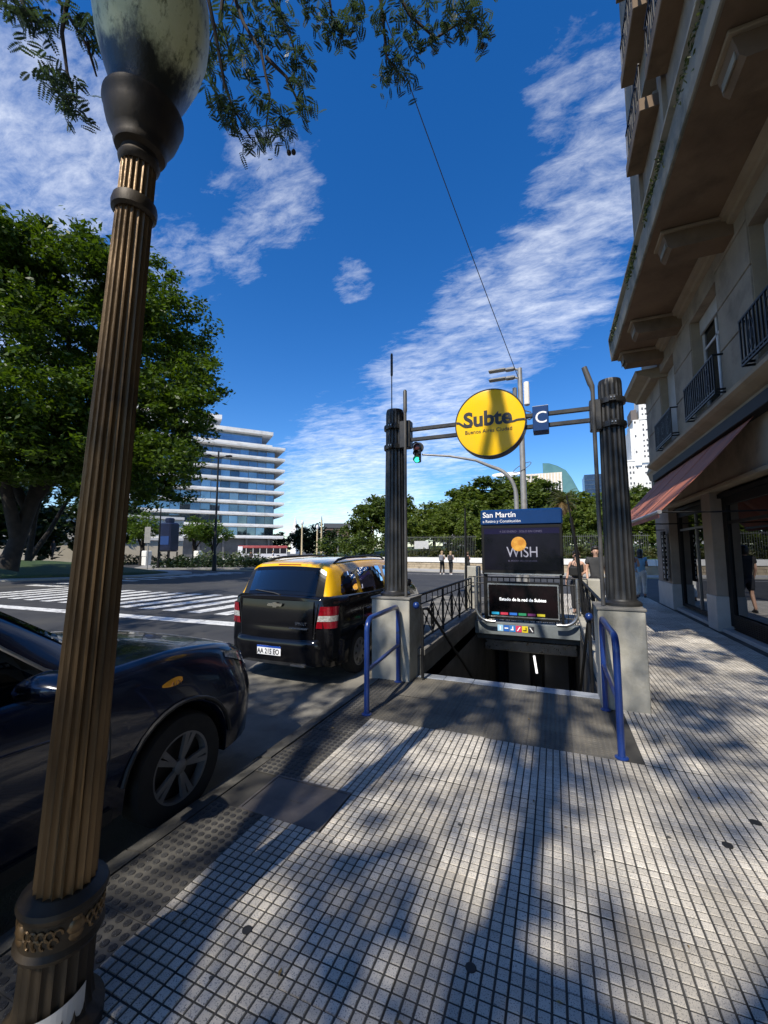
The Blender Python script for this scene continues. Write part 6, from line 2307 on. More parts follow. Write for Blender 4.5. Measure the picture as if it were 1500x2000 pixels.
opart('core', mat('core_dark', (0.05, 0.055, 0.06), rough=0.5), (-Lf, -2.2, 3.0, 24, 0, zs[-1]))
opart('ground_floor', M_far_dark, (-Lf, -4.0, 2.2, 3.0, -0.2, 5.0))
pane_me = None
for k, z in enumerate(zs):
    opart('balcony_slab', M_slab, (-Lf, 0.0, 0.0, 24, z - 0.25, z), (-Lf, 0.05, -0.05, 0.20, z + 0.003, z + 0.52), (-0.25, 0.05, 0.2, 24, z + 0.003, z + 0.52))
    if k < len(zs) - 1:
        z1 = zs[k + 1] - 0.25
        opart('parapet_shadow_gap', M_mull, (-Lf, -2.0, 2.6, 2.7, z, z + 0.55))
        n = 18
        w = (Lf - 2.4) / n
        for q in range(n):
            if pane_me is None:
                b = MB()
                b.box(0.06, w - 0.06, 0, 0.03, 0, z1 - z - 0.60)
                pane_me = b.mesh('window_pane', M_bandglass)
            o = bpy.data.objects.new('window_pane', pane_me)
            o.location = (-Lf + w * q, 2.52, z + 0.58)
            o.rotation_euler = (0.012 * sin(q * 2.3 + k), 0, 0.008 * sin(q * 1.7 + k * 2))
            C.objects.link(o)
            o.parent = ob_
        opart('mullion_row', M_mull, *[(-Lf + w * q - 0.05, -Lf + w * q + 0.05, 2.47, 2.6, z + 0.55, z1) for q in range(n + 1)])
zt = zs[-1]
for (x1, za, zb) in ((-3.4, zt + 0.75, zt + 1.3), (-3.2, zt + 4.2, zt + 5.2)):
    opart('upper_slab', M_slab, (-Lf, x1, 1.5, 22, za, zb))
opart('upper_glass', M_bandglass, (-Lf, -6.0, 3.5, 20, zt + 1.3, zt + 4.2))
opart('penthouse', M_mull, (-Lf, -19, 6, 18, zt + 5.2, zt + 8.0))
opart('penthouse_slab', M_slab, (-Lf, -17, 4.5, 19, zt + 8.0, zt + 9.2))
for q in range(8):
    opart('column', M_mull, (-Lf + 6 * q, -Lf + 6 * q + 0.5, 1.2, 1.8, 0, zs[0] - 0.25))

# --- pale building behind the big tree trunk
lb = root('pale_house', 'low pale building seen past the trunk of the big tree', 'building', (-62, 34, 0), local=True, rotz=radians(62))
for (nm, m, bx) in (('wall', M_far_white, (-14, 16, 0, 8, 0, 6.6)), ('base_course', M_cream, (-14, 16, -0.12, 0, 0, 3.0)), ('ledge', M_slab, (-14, 16, -0.4, 0.0, 3.3, 3.7)), ('ledge', M_slab, (-14, 16, -0.4, 0.0, 6.6, 7.0))):
    b = MB()
    b.box(*bx)
    b.build(nm, m, lb)
for k in range(8):
    for z in (4.2,):
        b = MB()
        b.box(-12.5 + 3.5 * k, -10.6 + 3.5 * k, -0.06, 0.02, z, z + 1.5)
        b.build('window', M_far_dark, lb)

# --- white building with tall windows on the rise
wb_ = root('long_white_building', 'long white building with a row of tall windows above the park trees', 'building', (-36.4, 156, 0), local=True, rotz=radians(-70))
for (nm, m, bx) in (('wall', M_far_white, (-34, 0, 0, 18, 0, 19.6)), ('cornice', mat('far_roof', (0.2, 0.19, 0.18), rough=0.8), (-34, 0.3, -0.5, 0.6, 19.6, 20.3)), ('tower_block', M_far_white, (-8, 0, -0.6, 14, 10, 21.5)), ('roof_house', M_far_white, (-22, -9, 4, 10, 20.3, 23.6)),
                    ('side_wall', mat('shade_wall', (0.2, 0.19, 0.18), rough=0.8), (0.0, 0.4, 0.5, 18, 0, 20.8))):
    b = MB()
    b.box(*bx)
    b.build(nm, m, wb_)
for k in range(9):
    b = MB()
    b.box(-33 + 2.8 * k, -31.5 + 2.8 * k, -0.1, 0.05, 13.0, 18.6)
    b.build('window', M_far_dark, wb_)
for z in (12.5, 16.5):
    b = MB()
    b.box(-5.6, -3.2, -0.7, -0.55, z, z + 2.8)
    b.build('window', M_far_dark, wb_)

# --- glass roofed office block and its neighbours far off
gb = root('glass_roofed_block', 'distant cream office block with a sloping green glass roof', 'building', (-2, 350, 0))
b = MB()
b.box(-19, 8, 348, 372, 0, 64)
b.build('wall', mat('far_cream', (0.6, 0.52, 0.4), (0.68, 0.6, 0.47), 0.2, 3, 0.85), gb)
b = MB()
for k in range(12):
    x = -18.4 + 2.3 * k
    b.box(x, x + 0.9, 347.2, 348, 30, 63.5)
b.build('pier_row', M_far_white, gb)
b = MB()
for k in range(11):
    x = -17.5 + 2.3 * k
    b.box(x + .1, x + 1.3, 347.6, 347.95, 36, 56)
b.build('window', M_far_dark, gb)
b = MB()
for k in range(3):
    b.box(-17 + 2.6 * k, -15.6 + 2.6 * k, 346.9, 347.1, 60.2, 62.4)
b.build('window', M_far_dark, gb)
b = MB()
b.prism([(-6, 64), (-6, 72.5), (-1, 72.0), (5, 69.5), (11, 65.5), (15, 59), (19, 50), (22, 44), (22, 20), (8.1, 20), (8.1, 64)], 'y', 349, 368)
b.build('glass_roof', mat('green_glass', (0.07, 0.17, 0.17), (0.10, 0.22, 0.21), 0.15, 3, 0.18, spec=0.8), gb)
db = root('round_tower', 'distant glass tower with a white slanted oval roof behind the signal mast', 'building', (-38.8, 398, 0))
b = MB()
b.lathe([(11.0, 0), (11.0, 69)], 28, (-38.8, 398, 0))
b.build('tower', mat('tower_glass', (0.2, 0.3, 0.36), (0.28, 0.38, 0.44), 0.1, 3, 0.2), db, 40)
b = MB()
ringa = [(-38.8 + 13.5 * cos(2 * pi * j / 32), 398 + 13.5 * sin(2 * pi * j / 32), 73.5 - 4.6 * sin(2 * pi * j / 32) * -1 * 0.9) for j in range(32)]
ringb = [(p[0], p[1], p[2] + 1.2) for p in ringa]
b.loft([ringa, ringb])
b.build('roof_disc', mat('roof_white', (0.78, 0.78, 0.78), rough=0.6), db)
bb = root('dark_tower', 'distant dark blue glass office tower beside the right column', 'building', (42, 450, 0))
b = MB()
b.box(30.5, 60, 448, 480, 0, 77.5)
b.build('tower', mat('navy_glass', (0.015, 0.035, 0.08), (0.03, 0.06, 0.11), 0.35, 3, 0.25), bb)
b = MB()
for k in range(8):
    b.box(30.5, 60, 447.7, 448, 40 + 4.5 * k, 40.5 + 4.5 * k)
b.build('floor_band', mat('navy_band', (0.05, 0.08, 0.12), rough=0.4), bb)
kv = root('stepped_tower', 'white stepped high-rise tower behind the awning corner', 'building', (47, 257, 0))
M_kav = mat('tower_white', (0.68, 0.665, 0.625), (0.78, 0.765, 0.72), 0.15, 4, 0.85)
blocks = [('tower_block', (46.0, 66, 256, 280, 0, 84)), ('tower_block', (43.0, 46.0, 257, 276, 0, 74)), ('tower_block', (41.6, 43.0, 258, 274, 0, 69.5)), ('lower_block', (37.0, 42.6, 254.5, 275, 0, 51)), ('tower_block', (48, 66, 258, 280, 84, 92)), ('roof_slope', (42.4, 45.2, 258, 270, 74, 80))]
for nm, bx in blocks:
    b = MB()
    b.box(*bx)
    b.build(nm, M_kav if nm != 'roof_slope' else mat('tower_roof', (0.13, 0.11, 0.1), rough=0.8), kv)
rk_ = random.Random(9)
b = MB()
for r in range(22):
    z = 20 + 2.95 * r
    for (xa, n, yy, zmax) in ((38.2, 3, 254.4, 49), (47.2, 5, 255.9, 82)):
        if z > zmax:
            continue
        for q in range(n):
            if rk_.random() < 0.16:
                continue
            x = xa + 1.5 * q
            h = rk_.choice((0.9, 1.3, 1.3))
            b.box(x, x + 0.75, yy, yy + 0.1, z, z + h)
        if r % 3 == 0 and xa > 40:
            b.box(43.6, 44.3, 256.9, 257, min(z, 72), min(z, 72) + 1.2)
w_ = b.build('window', M_far_dark, kv)
w_['kind'] = 'stuff'
b = MB()
for z in (51, 74, 84):
    b.box(45.8 if z > 52 else 36.7, 66, 255.7 if z > 52 else 254.2, 256 if z > 52 else 254.5, z - 0.5, z + 0.3)
b.build('cornice', M_kav, kv)
ch = root('church_tower', 'slim distant white church tower right of the office block', 'building', (-170.7, 246.7, 0))
b = MB()
b.box(-173, -168.4, 244.5, 249, 0, 17)
b.box(-171.9, -169.5, 245.6, 247.9, 17, 20.5)
b.build('tower', M_far_white, ch)
b = MB()
b.lathe([(1.4, 20.5), (0.9, 22.5), (0.15, 27.0)], 8, (-170.7, 246.7, 0))
b.build('spire', M_far_white, ch)
db2 = root('dark_gable_house', 'dark roofed building behind the avenue trees', 'building', (-97, 175, 0), local=True, rotz=radians(28))
for nm, m, bx in (('wall', mat('brick_far', (0.14, 0.09, 0.07), rough=0.9), (-6, 6, 0, 10, 0, 13)), ('roof', mat('slate_far', (0.07, 0.075, 0.085), rough=0.7), (-6.4, 6.4, -0.4, 10.4, 13.0, 15.2))):
    b = MB()
    b.box(*bx)
    b.build(nm, m, db2)

# --- the park wall across the street
M_wtan = mat('tan_wall', (0.30, 0.24, 0.16), (0.42, 0.35, 0.25), 0.9, 5, 0.85, dirt=(0.2, 0.16, 0.11), dscale=1.5, dlo=0.5, dhi=0.7)
M_wwhite = mat('parapet_white', (0.62, 0.61, 0.58), (0.72, 0.71, 0.68), 0.8, 5, 0.8)
pw = root('park_wall', 'long low tan stone wall with a white parapet across the street', 'wall', (0, 38, 0))
rw2 = random.Random(6)
WALLPTS = [(-31, 39.4), (-12, 38.4), (0.0, 34.6), (6.5, 33.6), (40, 33.0)]
for (p, q) in zip(WALLPTS[:-1], WALLPTS[1:]):
    L = sqrt((q[0] - p[0]) ** 2 + (q[1] - p[1]) ** 2)
    d = ((q[0] - p[0]) / L, (q[1] - p[1]) / L)
    nrm = (-d[1], d[0])

    def W(s_, t_, z):
        return (p[0] + d[0] * s_ + nrm[0] * t_, p[1] + d[1] * s_ + nrm[1] * t_, z)

    def wbox(b, s0, s1, t0, t1, z0, z1):
        b.add([W(s0, t0, z0), W(s1, t0, z0), W(s1, t1, z0), W(s0, t1, z0), W(s0, t0, z1), W(s1, t0, z1), W(s1, t1, z1), W(s0, t1, z1)],
              [(0, 3, 2, 1), (4, 5, 6, 7), (0, 1, 5, 4), (1, 2, 6, 5), (2, 3, 7, 6), (3, 0, 4, 7)])
    b = MB()
    wbox(b, 0, L, 0.05, 0.5, ZR - 0.1, 0.62)
    b.build('wall_core', M_wtan, pw)
    # coursed stone face
    s_ = 0.0
    b = MB()
    for row in range(3):
        s_ = -0.4 * (row % 2)
        while s_ < L:
            w = rw2.uniform(0.9, 1.3)
            a, c = max(0, s_), min(L, s_ + w - 0.025)
            if c - a > 0.1:
                wbox(b, a, c, 0.0 - rw2.uniform(0, 0.02), 0.06, ZR + 0.02 + 0.24 * row, ZR + 0.24 * (row + 1))
            s_ += w
    so_ = b.build('stone_facing', M_wtan, pw)
    so_['kind'] = 'stuff'
    s_ = 0.0
    while s_ < L - 0.1:
        e_ = min(L, s_ + 4.0)
        b = MB()
        wbox(b, s_ + 0.01, e_ - 0.01, -0.08, 0.55, 0.62, 1.05)
        b.build('parapet', M_wwhite, pw)
        s_ += 4.0
    # pavement in front of the wall
mb = MB()
mb.add([(-31, 35.2, -0.02), (-12, 34.2, -0.02), (0.0, 32.0, -0.02), (6.5, 31.6, -0.02), (40, 31.2, -0.02), (40, 33.2, -0.02), (6.5, 33.8, -0.02), (0, 34.8, -0.02), (-12, 38.6, -0.02), (-31, 39.6, -0.02),
        (-31, 35.2, ZR - 0.02), (-12, 34.2, ZR - 0.02), (0.0, 32.0, ZR - 0.02), (6.5, 31.6, ZR - 0.02), (40, 31.2, ZR - 0.02)],
       [(0, 1, 2, 7, 8, 9), (2, 3, 4, 5, 6, 7), (0, 10, 11, 1), (1, 11, 12, 2), (2, 12, 13, 3), (3, 13, 14, 4)])
setting('far_pavement', mb, mat('far_paving', (0.3, 0.29, 0.27), (0.38, 0.37, 0.34), 0.8, 5, 0.9))
# rising park ground behind the wall
mb = MB()
gx = [-30 + 5 * i for i in range(19)]
gy = [0, 3, 8, 16, 30, 60]
hz = [0.62, 0.75, 1.0, 1.5, 2.2, 3.0]


def wall_y(x):
    for (p, q) in zip(WALLPTS[:-1], WALLPTS[1:]):
        if p[0] <= x <= q[0]:
            return p[1] + (q[1] - p[1]) * (x - p[0]) / (q[0] - p[0])
    return WALLPTS[0][1] if x < 0 else WALLPTS[-1][1]


rows = [[(x, wall_y(x) + 0.4 + dy, h) for x in gx] for dy, h in zip(gy, hz)]
mb.loft(rows, False, False)
setting('park_slope', mb, M_grass)

# iron fence in the park
fn = root('iron_fence', 'tall grey iron bar fence in the park above the white parapet', 'fence', (-13, 43, 0.7))
for k in range(12):
    b = MB()
    x = -17.5 + 0.85 * k
    y = 43.0 - 0.02 * k
    for q in range(5):
        b.box(x + 0.17 * q, x + 0.17 * q + 0.03, y, y + 0.03, 0.7, 3.3)
    b.box(x, x + 0.85, y - 0.01, y + 0.04, 3.1, 3.16)
    b.box(x, x + 0.85, y - 0.01, y + 0.04, 1.0, 1.06)
    b.build('bar_panel', mat('fence_grey', (0.06, 0.065, 0.06), rough=0.6), fn)
b = MB()
b.box(-14.1, -12.5, 42.85, 42.9, 1.9, 2.75)
b.thing('notice_board', mat('board_grey', (0.42, 0.43, 0.42), (0.5, 0.5, 0.49), 4, 3, 0.6), 'pale notice board on the iron fence', 'sign', (-13.3, 42.87, 1.9))
fn2 = root('iron_fence', 'tall grey iron bar fence seen between the palm trunk and the right column', 'fence', (4, 42, 0.7))
for k in range(9):
    b = MB()
    x = 0.2 + 0.85 * k
    for q in range(5):
        b.box(x + 0.17 * q, x + 0.17 * q + 0.03, 42.4, 42.43, 0.7, 3.2)
    b.box(x, x + 0.85, 42.39, 42.44, 3.0, 3.06)
    b.build('bar_panel', mat('fence_grey', (0.06, 0.065, 0.06), rough=0.6), fn2)

# lawn mound at the left with its kerb and path
mb = MB()
cx_, cy_ = -44.0, 16.5
ringsM = []
for (f, z) in ((1.0, -0.02), (0.9, 0.18), (0.72, 0.55), (0.5, 0.85), (0.2, 1.0), (0.02, 1.02)):
    ringsM.append([(cx_ + f * 17.0 * cos(a) * (1 + 0.05 * sin(3 * a)) - 2 * f * sin(a), cy_ + f * 8.2 * sin(a) + f * 4.5 * cos(a), z) for a in [2 * pi * j / 72 for j in range(72)]])
mb.loft(ringsM, True, True)
setting('lawn', mb, M_grass, smooth=True)
mb = MB()
ra = [(cx_ + 1.10 * 17.0 * cos(a) * (1 + 0.05 * sin(3 * a)) - 2 * 1.1 * sin(a), cy_ + 1.14 * 8.2 * sin(a) + 1.1 * 4.5 * cos(a), -0.03) for a in [2 * pi * j / 72 for j in range(72)]]
rb = [(p[0], p[1], -0.019) for p in ringsM[0]]
rc_ = [(p[0], p[1], ZR - 0.05) for p in ra]
mb.loft([rc_, ra, rb], True, False)
setting('lawn_path', mb, mat('pale_path', (0.24, 0.23, 0.21), (0.32, 0.31, 0.28), 0.8, 5, 0.9))
# kerbed traffic island
mb = MB()
isl_pts = [(-38.5, 28.4), (-35.0, 28.2), (-30.0, 30.6), (-26.2, 33.2), (-25.6, 35.0), (-27.5, 36.6), (-33.5, 38.5), (-42.0, 42.0), (-50.0, 44.0), (-52.0, 42.0), (-46.0, 36.0)]
mb.prism(isl_pts, 'z', ZR - 0.05, 0.02)
setting('traffic_island', mb, mat('island_kerb', (0.2, 0.195, 0.18), (0.28, 0.27, 0.25), 1, 5, 0.9))
mb = MB()
mb.add([(-90, 62, ZR + 0.03), (-20, 46, ZR + 0.03), (-16, 60, ZR + 0.03), (-60, 110, ZR + 0.03), (-120, 105, ZR + 0.03)], [(0, 1, 2, 3, 4)])
setting('plaza', mb, mat('plaza_paving', (0.42, 0.41, 0.39), (0.5, 0.49, 0.46), 0.3, 4, 0.85))

# --- lamp posts and poles
M_polegrey = mat('pole_grey', (0.2, 0.2, 0.2), (0.28, 0.28, 0.27), 4, 4, 0.5)
M_sand = mat('pole_sand', (0.42, 0.34, 0.2), (0.5, 0.41, 0.25), 3, 3, 0.7)
M_globe = mat('globe_white', (0.75, 0.75, 0.73), rough=0.35)
first = None
for i, (x, y, h, lab) in enumerate(((-38.9, 58.2, 6.0, 'sand coloured lamp post nearest the office block'), (-39.4, 63.8, 5.6, 'sand coloured lamp post between two taller ones'), (-34.1, 56.5, 6.6, 'sand coloured lamp post with no globe right of the other two'))):
    t = root('street_lamp', lab, 'street lamp', (x, y, 0), 'sand coloured lamp posts on the avenue')
    b = MB()
    b.lathe([(0.32, -0.1), (0.32, 0.5), (0.2, 0.7), (0.15, 1.0), (0.12, h)], 10, (x, y, 0))
    b.build('post', M_sand, t, 40)
    if i < 2:
        b = MB()
        b.lathe([(0.08, h), (0.22, h + 0.2), (0.26, h + 0.45), (0.16, h + 0.75), (0.02, h + 0.85)], 12, (x, y, 0))
        b.build('globe', M_globe, t, True)
    else:
        b = MB()
        b.lathe([(0.09, h), (0.05, h + 0.6)], 6, (x, y, 0))
        b.build('finial', M_mull, t)
for i, (x, y, h, lab) in enumerate(((-43.4, 78.8, 5.5, 'slim pale lamp post in the middle of the avenue'), (-36.8, 72.0, 6.2, 'slim pale mast left of the park trees'), (-27.5, 62.0, 4.6, 'slim pale post in front of the leftmost park tree'))):
    b = MB()
    b.lathe([(0.12, -0.1), (0.09, h * 0.5), (0.06, h)], 8, (x, y, 0))
    b.thing('slim_lamp_post', M_polegrey, lab, 'street lamp', (x, y, 0), 'slim pale posts on the avenue', 40)
b = MB()
b.tube([(-24.8, 56, -0.1), (-24.8, 56, 4.6), (-25.1, 56, 5.3), (-26.2, 56, 5.7), (-28.0, 56, 5.6)], [0.14, 0.1, 0.09, 0.08, 0.06], 8)
b.thing('curved_lamp_post', M_sand, 'curved arm lamp post in front of the leftmost park trees', 'street lamp', (-24.8, 56, 0), None, 50)
# tall black lamp on the island
t = root('black_lamp_post', 'tall black double headed lamp post on the traffic island', 'street lamp', (-28.2, 28.4, 0))
b = MB()
b.lathe([(0.19, -0.1), (0.17, 1.2), (0.11, 1.3), (0.07, 10.8)], 10, (-28.2, 28.4, 0))
b.build('post', M_mull if False else M_ironrail, t, 40)
for s_ in (-1, 1):
    b = MB()
    b.tube([(-28.2, 28.4, 10.2), (-28.2 + s_ * 0.5, 28.4 + s_ * 0.35, 10.35)], 0.04, 6)
    b.box(-28.2 + s_ * 0.75 - 0.3, -28.2 + s_ * 0.75 + 0.3, 28.4 + s_ * 0.5 - 0.16, 28.4 + s_ * 0.5 + 0.16, 10.3, 10.46, bev=0.04)
    b.build('lamp_head', M_ironrail, t)
# slim lamp and signpost near the island tip
b = MB()
b.lathe([(0.13, -0.1), (0.1, 1), (0.05, 6.2)], 8, (-35.5, 28.6, 0))
b.thing('dark_lamp_post', M_ironrail, 'slim dark lamp post at the tip of the traffic island', 'street lamp', (-35.5, 28.6, 0), None, 40)
t = root('road_sign', 'grey road sign seen from behind at the tip of the traffic island', 'road sign', (-35.7, 27.6, 0))
b = MB()
b.lathe([(0.06, -0.1), (0.06, 3.9)], 8, (-35.7, 27.6, 0))
b.build('post', M_polegrey, t)
b = MB()
b.box(-36.1, -35.3, 27.45, 27.5, 2.4, 3.95, bev=0.02)
b.build('plate', M_polegrey, t)
# dark kiosk
t = root('street_kiosk', 'dark blue street kiosk on the traffic island between the young trees', 'kiosk', (-42.2, 35.3, 0))
b = MB()
b.box(-43.1, -41.3, 34.6, 36.0, 1.6, 5.0, bev=0.15)
b.box(-42.6, -41.8, 34.9, 35.7, 5.0, 5.6, bev=0.1)
b.build('body', mat('kiosk_navy', (0.008, 0.012, 0.03), (0.012, 0.018, 0.05), 1, 3, 0.4), t)
b = MB()
for (x, y) in ((-43.0, 34.7), (-41.5, 34.7), (-43.0, 35.8), (-41.5, 35.8)):
    b.box(x, x + 0.12, y, y + 0.12, -0.05, 1.6)
b.build('leg', M_ironrail, t)
b = MB()
b.box(-43.0, -41.4, 34.56, 34.6, 2.4, 3.4)
b.build('sign_panel', mat('kiosk_blue', (0.02, 0.05, 0.16), rough=0.4), t)
# ventilation cowls with white lids near the kiosk
for i, (x, y) in enumerate(((-44.4, 34.2), (-39.9, 37.6))):
    b = MB()
    b.box(x - 0.4, x + 0.4, y - 0.4, y + 0.4, 1.0, 1.7, bev=0.06)
    b.box(x - 0.35, x + 0.35, y - 0.35, y + 0.35, 0.0, 1.0)
    b.thing('white_cabin', M_far_white, ['small white cabin left of the dark street kiosk', 'small white cabin right of the dark street kiosk'][i], 'cabin', (x, y, 0), 'white cabins by the kiosk')

# signal mast and street light at the corner -------------------------------------
M_galv = mat('galvanised', (0.24, 0.24, 0.24), (0.33, 0.33, 0.32), 5, 4, 0.5, metal=0.3)
sm_ = root('traffic_signal', 'traffic signal with a green light on a curved grey mast arm over the road', 'traffic light', (-1.12, 14.5, 0))
b = MB()
pts = [(-1.12, 14.5, -0.02), (-1.12, 14.5, 3.5)]
for k in range(1, 8):
    f = k / 7 * pi / 2.35
    pts.append((-1.12 - 0.95 * (1 - cos(f)), 14.5 - 0.02 * k, 3.5 + 1.05 * sin(f)))
pts += [(-2.4, 14.2, 4.78), (-3.3, 14.05, 4.98), (-4.25, 13.86, 5.08)]
b.tube(pts, [0.085, 0.075] + [0.065] * 7 + [0.05, 0.042, 0.035], 10)
b.build('mast', M_galv, sm_, 50)
b = MB()
b.box(-4.50, -4.27, 13.70, 13.86, 4.78, 5.46, bev=0.03)
hd_ = b.build('signal_head', M_trim, sm_)
M_green = mat('signal_green', (0.02, 0.4, 0.25), rough=0.3, emit=(0.05, 1.0, 0.55), estr=1.6)
for k, (z, m_, r) in enumerate(((5.34, mat('signal_red_off', (0.06, 0.012, 0.012), rough=0.3), 0.13), (5.09, mat('signal_amber_off', (0.05, 0.03, 0.012), rough=0.3), 0.095), (4.87, M_green, 0.095))):
    b = MB()
    b.lathe([(0.002, 0.02), (r * 0.8, 0.012), (r, 0)], 18)
    b.v = [(-4.385 + p[0], 13.698 - p[2], z + p[1]) for p in b.v]
    b.build('lens', m_, hd_, True)
    b = MB()
    ring0 = [(-4.385 + (r + 0.015) * cos(a), 13.70, z + (r + 0.015) * sin(a)) for a in [pi * (-0.15 + 1.3 * j / 12) for j in range(13)]]
    ring1 = [(p[0], 13.55, p[2]) for p in ring0]
    b.loft([ring0, ring1], False, False)
    b.build('visor', M_trim, hd_)
b = MB()
b.lathe([(r_, z_) for r_, z_ in ((0.13, 0), (0.13, 0.02), (0.2, 0.02), (0.2, -0.02), (0.13, -0.02))], 18)
b.v = [(-4.385 + p[0], 13.86 + p[2], 5.34 + p[1]) for p in b.v]
b.build('back_plate', M_trim, hd_)

sl_ = root('corner_light_pole', 'tall grey street light pole with two flat lamps and white antenna boxes', 'street lamp', (-0.92, 14.9, 0))
b = MB()
b.lathe([(0.12, -0.02), (0.105, 3), (0.08, 8.15)], 12, (-0.90, 14.9, 0))
b.build('pole', M_galv, sl_, 40)
for (z, dz) in ((8.16, 0.07), (7.84, 0.03)):
    b = MB()
    b.tube([(-0.90, 14.9, z - 0.08), (-1.08, 14.9, z)], 0.04, 8)
    b.box(-1.40, -1.06, 14.80, 15.0, z - 0.05, z + 0.06, bev=0.03)
    b.box(-1.98, -1.38, 14.78, 15.02, z - 0.03 + dz * 0.4, z + 0.04 + dz * 0.4, bev=0.02)
    b.build('lamp_head', M_polegrey, sl_)
b = MB()
b.box(-0.78, -0.60, 14.8, 15.0, 6.75, 7.6, bev=0.03)
b.build('antenna_box', M_far_white, sl_)
b = MB()
b.box(-1.16, -1.02, 14.82, 14.98, 6.85, 7.45, bev=0.02)
b.box(-1.14, -1.0, 14.82, 14.98, 6.55, 6.8, bev=0.02)
b.tube([(-0.9, 14.8, 6.6), (-0.55, 14.8, 6.45)], 0.02, 6)
b.tube([(-0.9, 14.8, 6.35), (-0.62, 14.8, 6.2), (-0.55, 14.8, 6.25)], 0.025, 6)
b.build('equipment', M_mull, sl_)
b = MB()
pts = []
for j in range(21):
    a = 2 * pi * j / 20
    pts.append((-0.92 + 0.3 * cos(a), 14.9 + 0.1 * sin(a), 4.55 + 0.12 * sin(a) + 0.14 * cos(a)))
b.tube(pts, 0.012, 5)
b.build('cable_loop', M_mull, sl_)
b = MB()
P0, P1 = Vector((-4.9, 1.2, 19.5)), Vector((-0.92, 14.9, 7.7))
b.tube([P0.lerp(P1, k / 16) - Vector((0, 0, 0.5 * sin(pi * k / 16))) for k in range(17)], 0.012, 5)
b.thing('overhead_cable', M_mull, 'single dark cable slanting down across the blue sky to the corner light pole', 'cable', tuple(P1), None)

# bus and motorbike ---------------------------------------------------------------
bs = root('city_bus', 'white and red city bus passing in front of the office block', 'bus', (-59.5, 74, ZR), local=True, rotz=radians(38))
b = MB()
b.box(-5.2, 5.2, -1.2, 1.2, 0.35, 1.25, bev=0.08)
b.build('lower_body', mat('bus_grey', (0.5, 0.5, 0.52), rough=0.35), bs)
b = MB()
b.box(-5.18, 5.18, -1.18, 1.18, 1.252, 2.4, bev=0.05)
b.build('window_band', mat('bus_window', (0.015, 0.015, 0.018), rough=0.2, spec=0.3), bs)
b = MB()
b.box(-5.2, 5.2, -1.2, 1.2, 2.402, 3.0, bev=0.12)
b.build('roof', mat('bus_red', (0.28, 0.05, 0.05), (0.36, 0.09, 0.08), 1, 3, 0.4), bs)
b = MB()
for k in range(8):
    b.box(-5.0 + 1.42 * k, -4.9 + 1.42 * k, -1.21, -1.185, 1.26, 2.4)
b.build('window_post', M_far_white, bs)
b = MB()
b.box(-5.23, -4.2, -1.22, 1.22, 1.0, 2.9, bev=0.1)
b.build('front_end', M_whitep, bs)
for (x) in (-3.4, 3.2):
    b = MB()
    b.lathe([(0.48, -0.14), (0.5, 0), (0.48, 0.14)], 18)
    b.v = [(x + p[0], -1.1 + p[2], 0.48 + p[1]) for p in b.v]
    b.build('wheel', M_tyre, bs)
mk = root('motorbike', 'dark parked motorbike in front of the bus', 'motorbike', (-31.9, 38.2, ZR), local=True, rotz=radians(30))
for x in (-0.62, 0.66):
    b = MB()
    b.lathe([(0.20, -0.05), (0.3, -0.05), (0.31, 0), (0.3, 0.05), (0.20, 0.05)], 20)
    b.v = [(x + p[0], p[2], 0.3 + p[1]) for p in b.v]
    b.build('wheel', M_tyre, mk)
b = MB()
b.box(-0.3, 0.28, -0.14, 0.14, 0.3, 0.62, bev=0.05)
b.tube([(0.28, 0, 0.6), (0.45, 0, 0.9), (0.66, 0, 0.3)], 0.04, 6)
b.tube([(-0.2, 0, 0.5), (-0.62, 0, 0.3)], 0.04, 6)
b.tube([(0.42, -0.32, 1.0), (0.46, 0, 0.94), (0.42, 0.32, 1.0)], 0.02, 6)
b.build('frame', M_trim, mk)
b = MB()
b.box(-0.72, 0.1, -0.13, 0.13, 0.70, 0.80, bev=0.04)
b.box(0.08, 0.42, -0.15, 0.15, 0.66, 0.86, bev=0.06)
b.build('seat', mat('bike_violet', (0.02, 0.015, 0.06), rough=0.4), mk)
b = MB()
b.box(-0.95, -0.6, -0.2, 0.2, 0.84, 1.16, bev=0.04)
b.build('top_box', M_trim, mk)
# ------------------------------------------------------------------ people
M_skin = mat('skin', (0.46, 0.27, 0.19), (0.52, 0.32, 0.23), 6, 3, 0.55)
M_skin2 = mat('skin_tan', (0.36, 0.19, 0.12), (0.42, 0.23, 0.15), 6, 3, 0.55)
M_hairb = mat('hair_brown', (0.07, 0.035, 0.018), (0.14, 0.075, 0.04), 14, 4, 0.55)
M_hairk = mat('hair_black', (0.01, 0.008, 0.007), (0.025, 0.02, 0.016), 14, 4, 0.5)
M_hairs = mat('hair_fair', (0.25, 0.17, 0.09), (0.33, 0.23, 0.13), 14, 4, 0.6)


def cloth(name, c):
    return mat('cloth_' + name, c, tuple(v * 0.78 for v in c), 9, 4, 0.85, bump=0.004, bscale=30)


def skin_obj(name, V, E_, R, m, parent, rootv=0, sub=2):
    me = bpy.data.meshes.new(name)
    bm = bmesh.new()
    lay_ = bm.verts.layers.skin.verify()
    vs = []
    for i, p in enumerate(V):
        v = bm.verts.new(p)
        r = R[i]
        v[lay_].radius = r if isinstance(r, tuple) else (r, r)
        v[lay_].use_root = (i == rootv)
        vs.append(v)
    for a, c in E_:
        bm.edges.new((vs[a], vs[c]))
    bm.to_mesh(me)
    bm.free()
    me.materials.append(m)
    o = bpy.data.objects.new(name, me)
    C.objects.link(o)
    o.parent = parent
    ORG[o.name] = (0, 0, 0)
    sk = o.modifiers.new('skin', 'SKIN')
    sk.use_smooth_shade = True
    ss = o.modifiers.new('sub', 'SUBSURF')
    ss.levels = ss.render_levels = sub
    return o


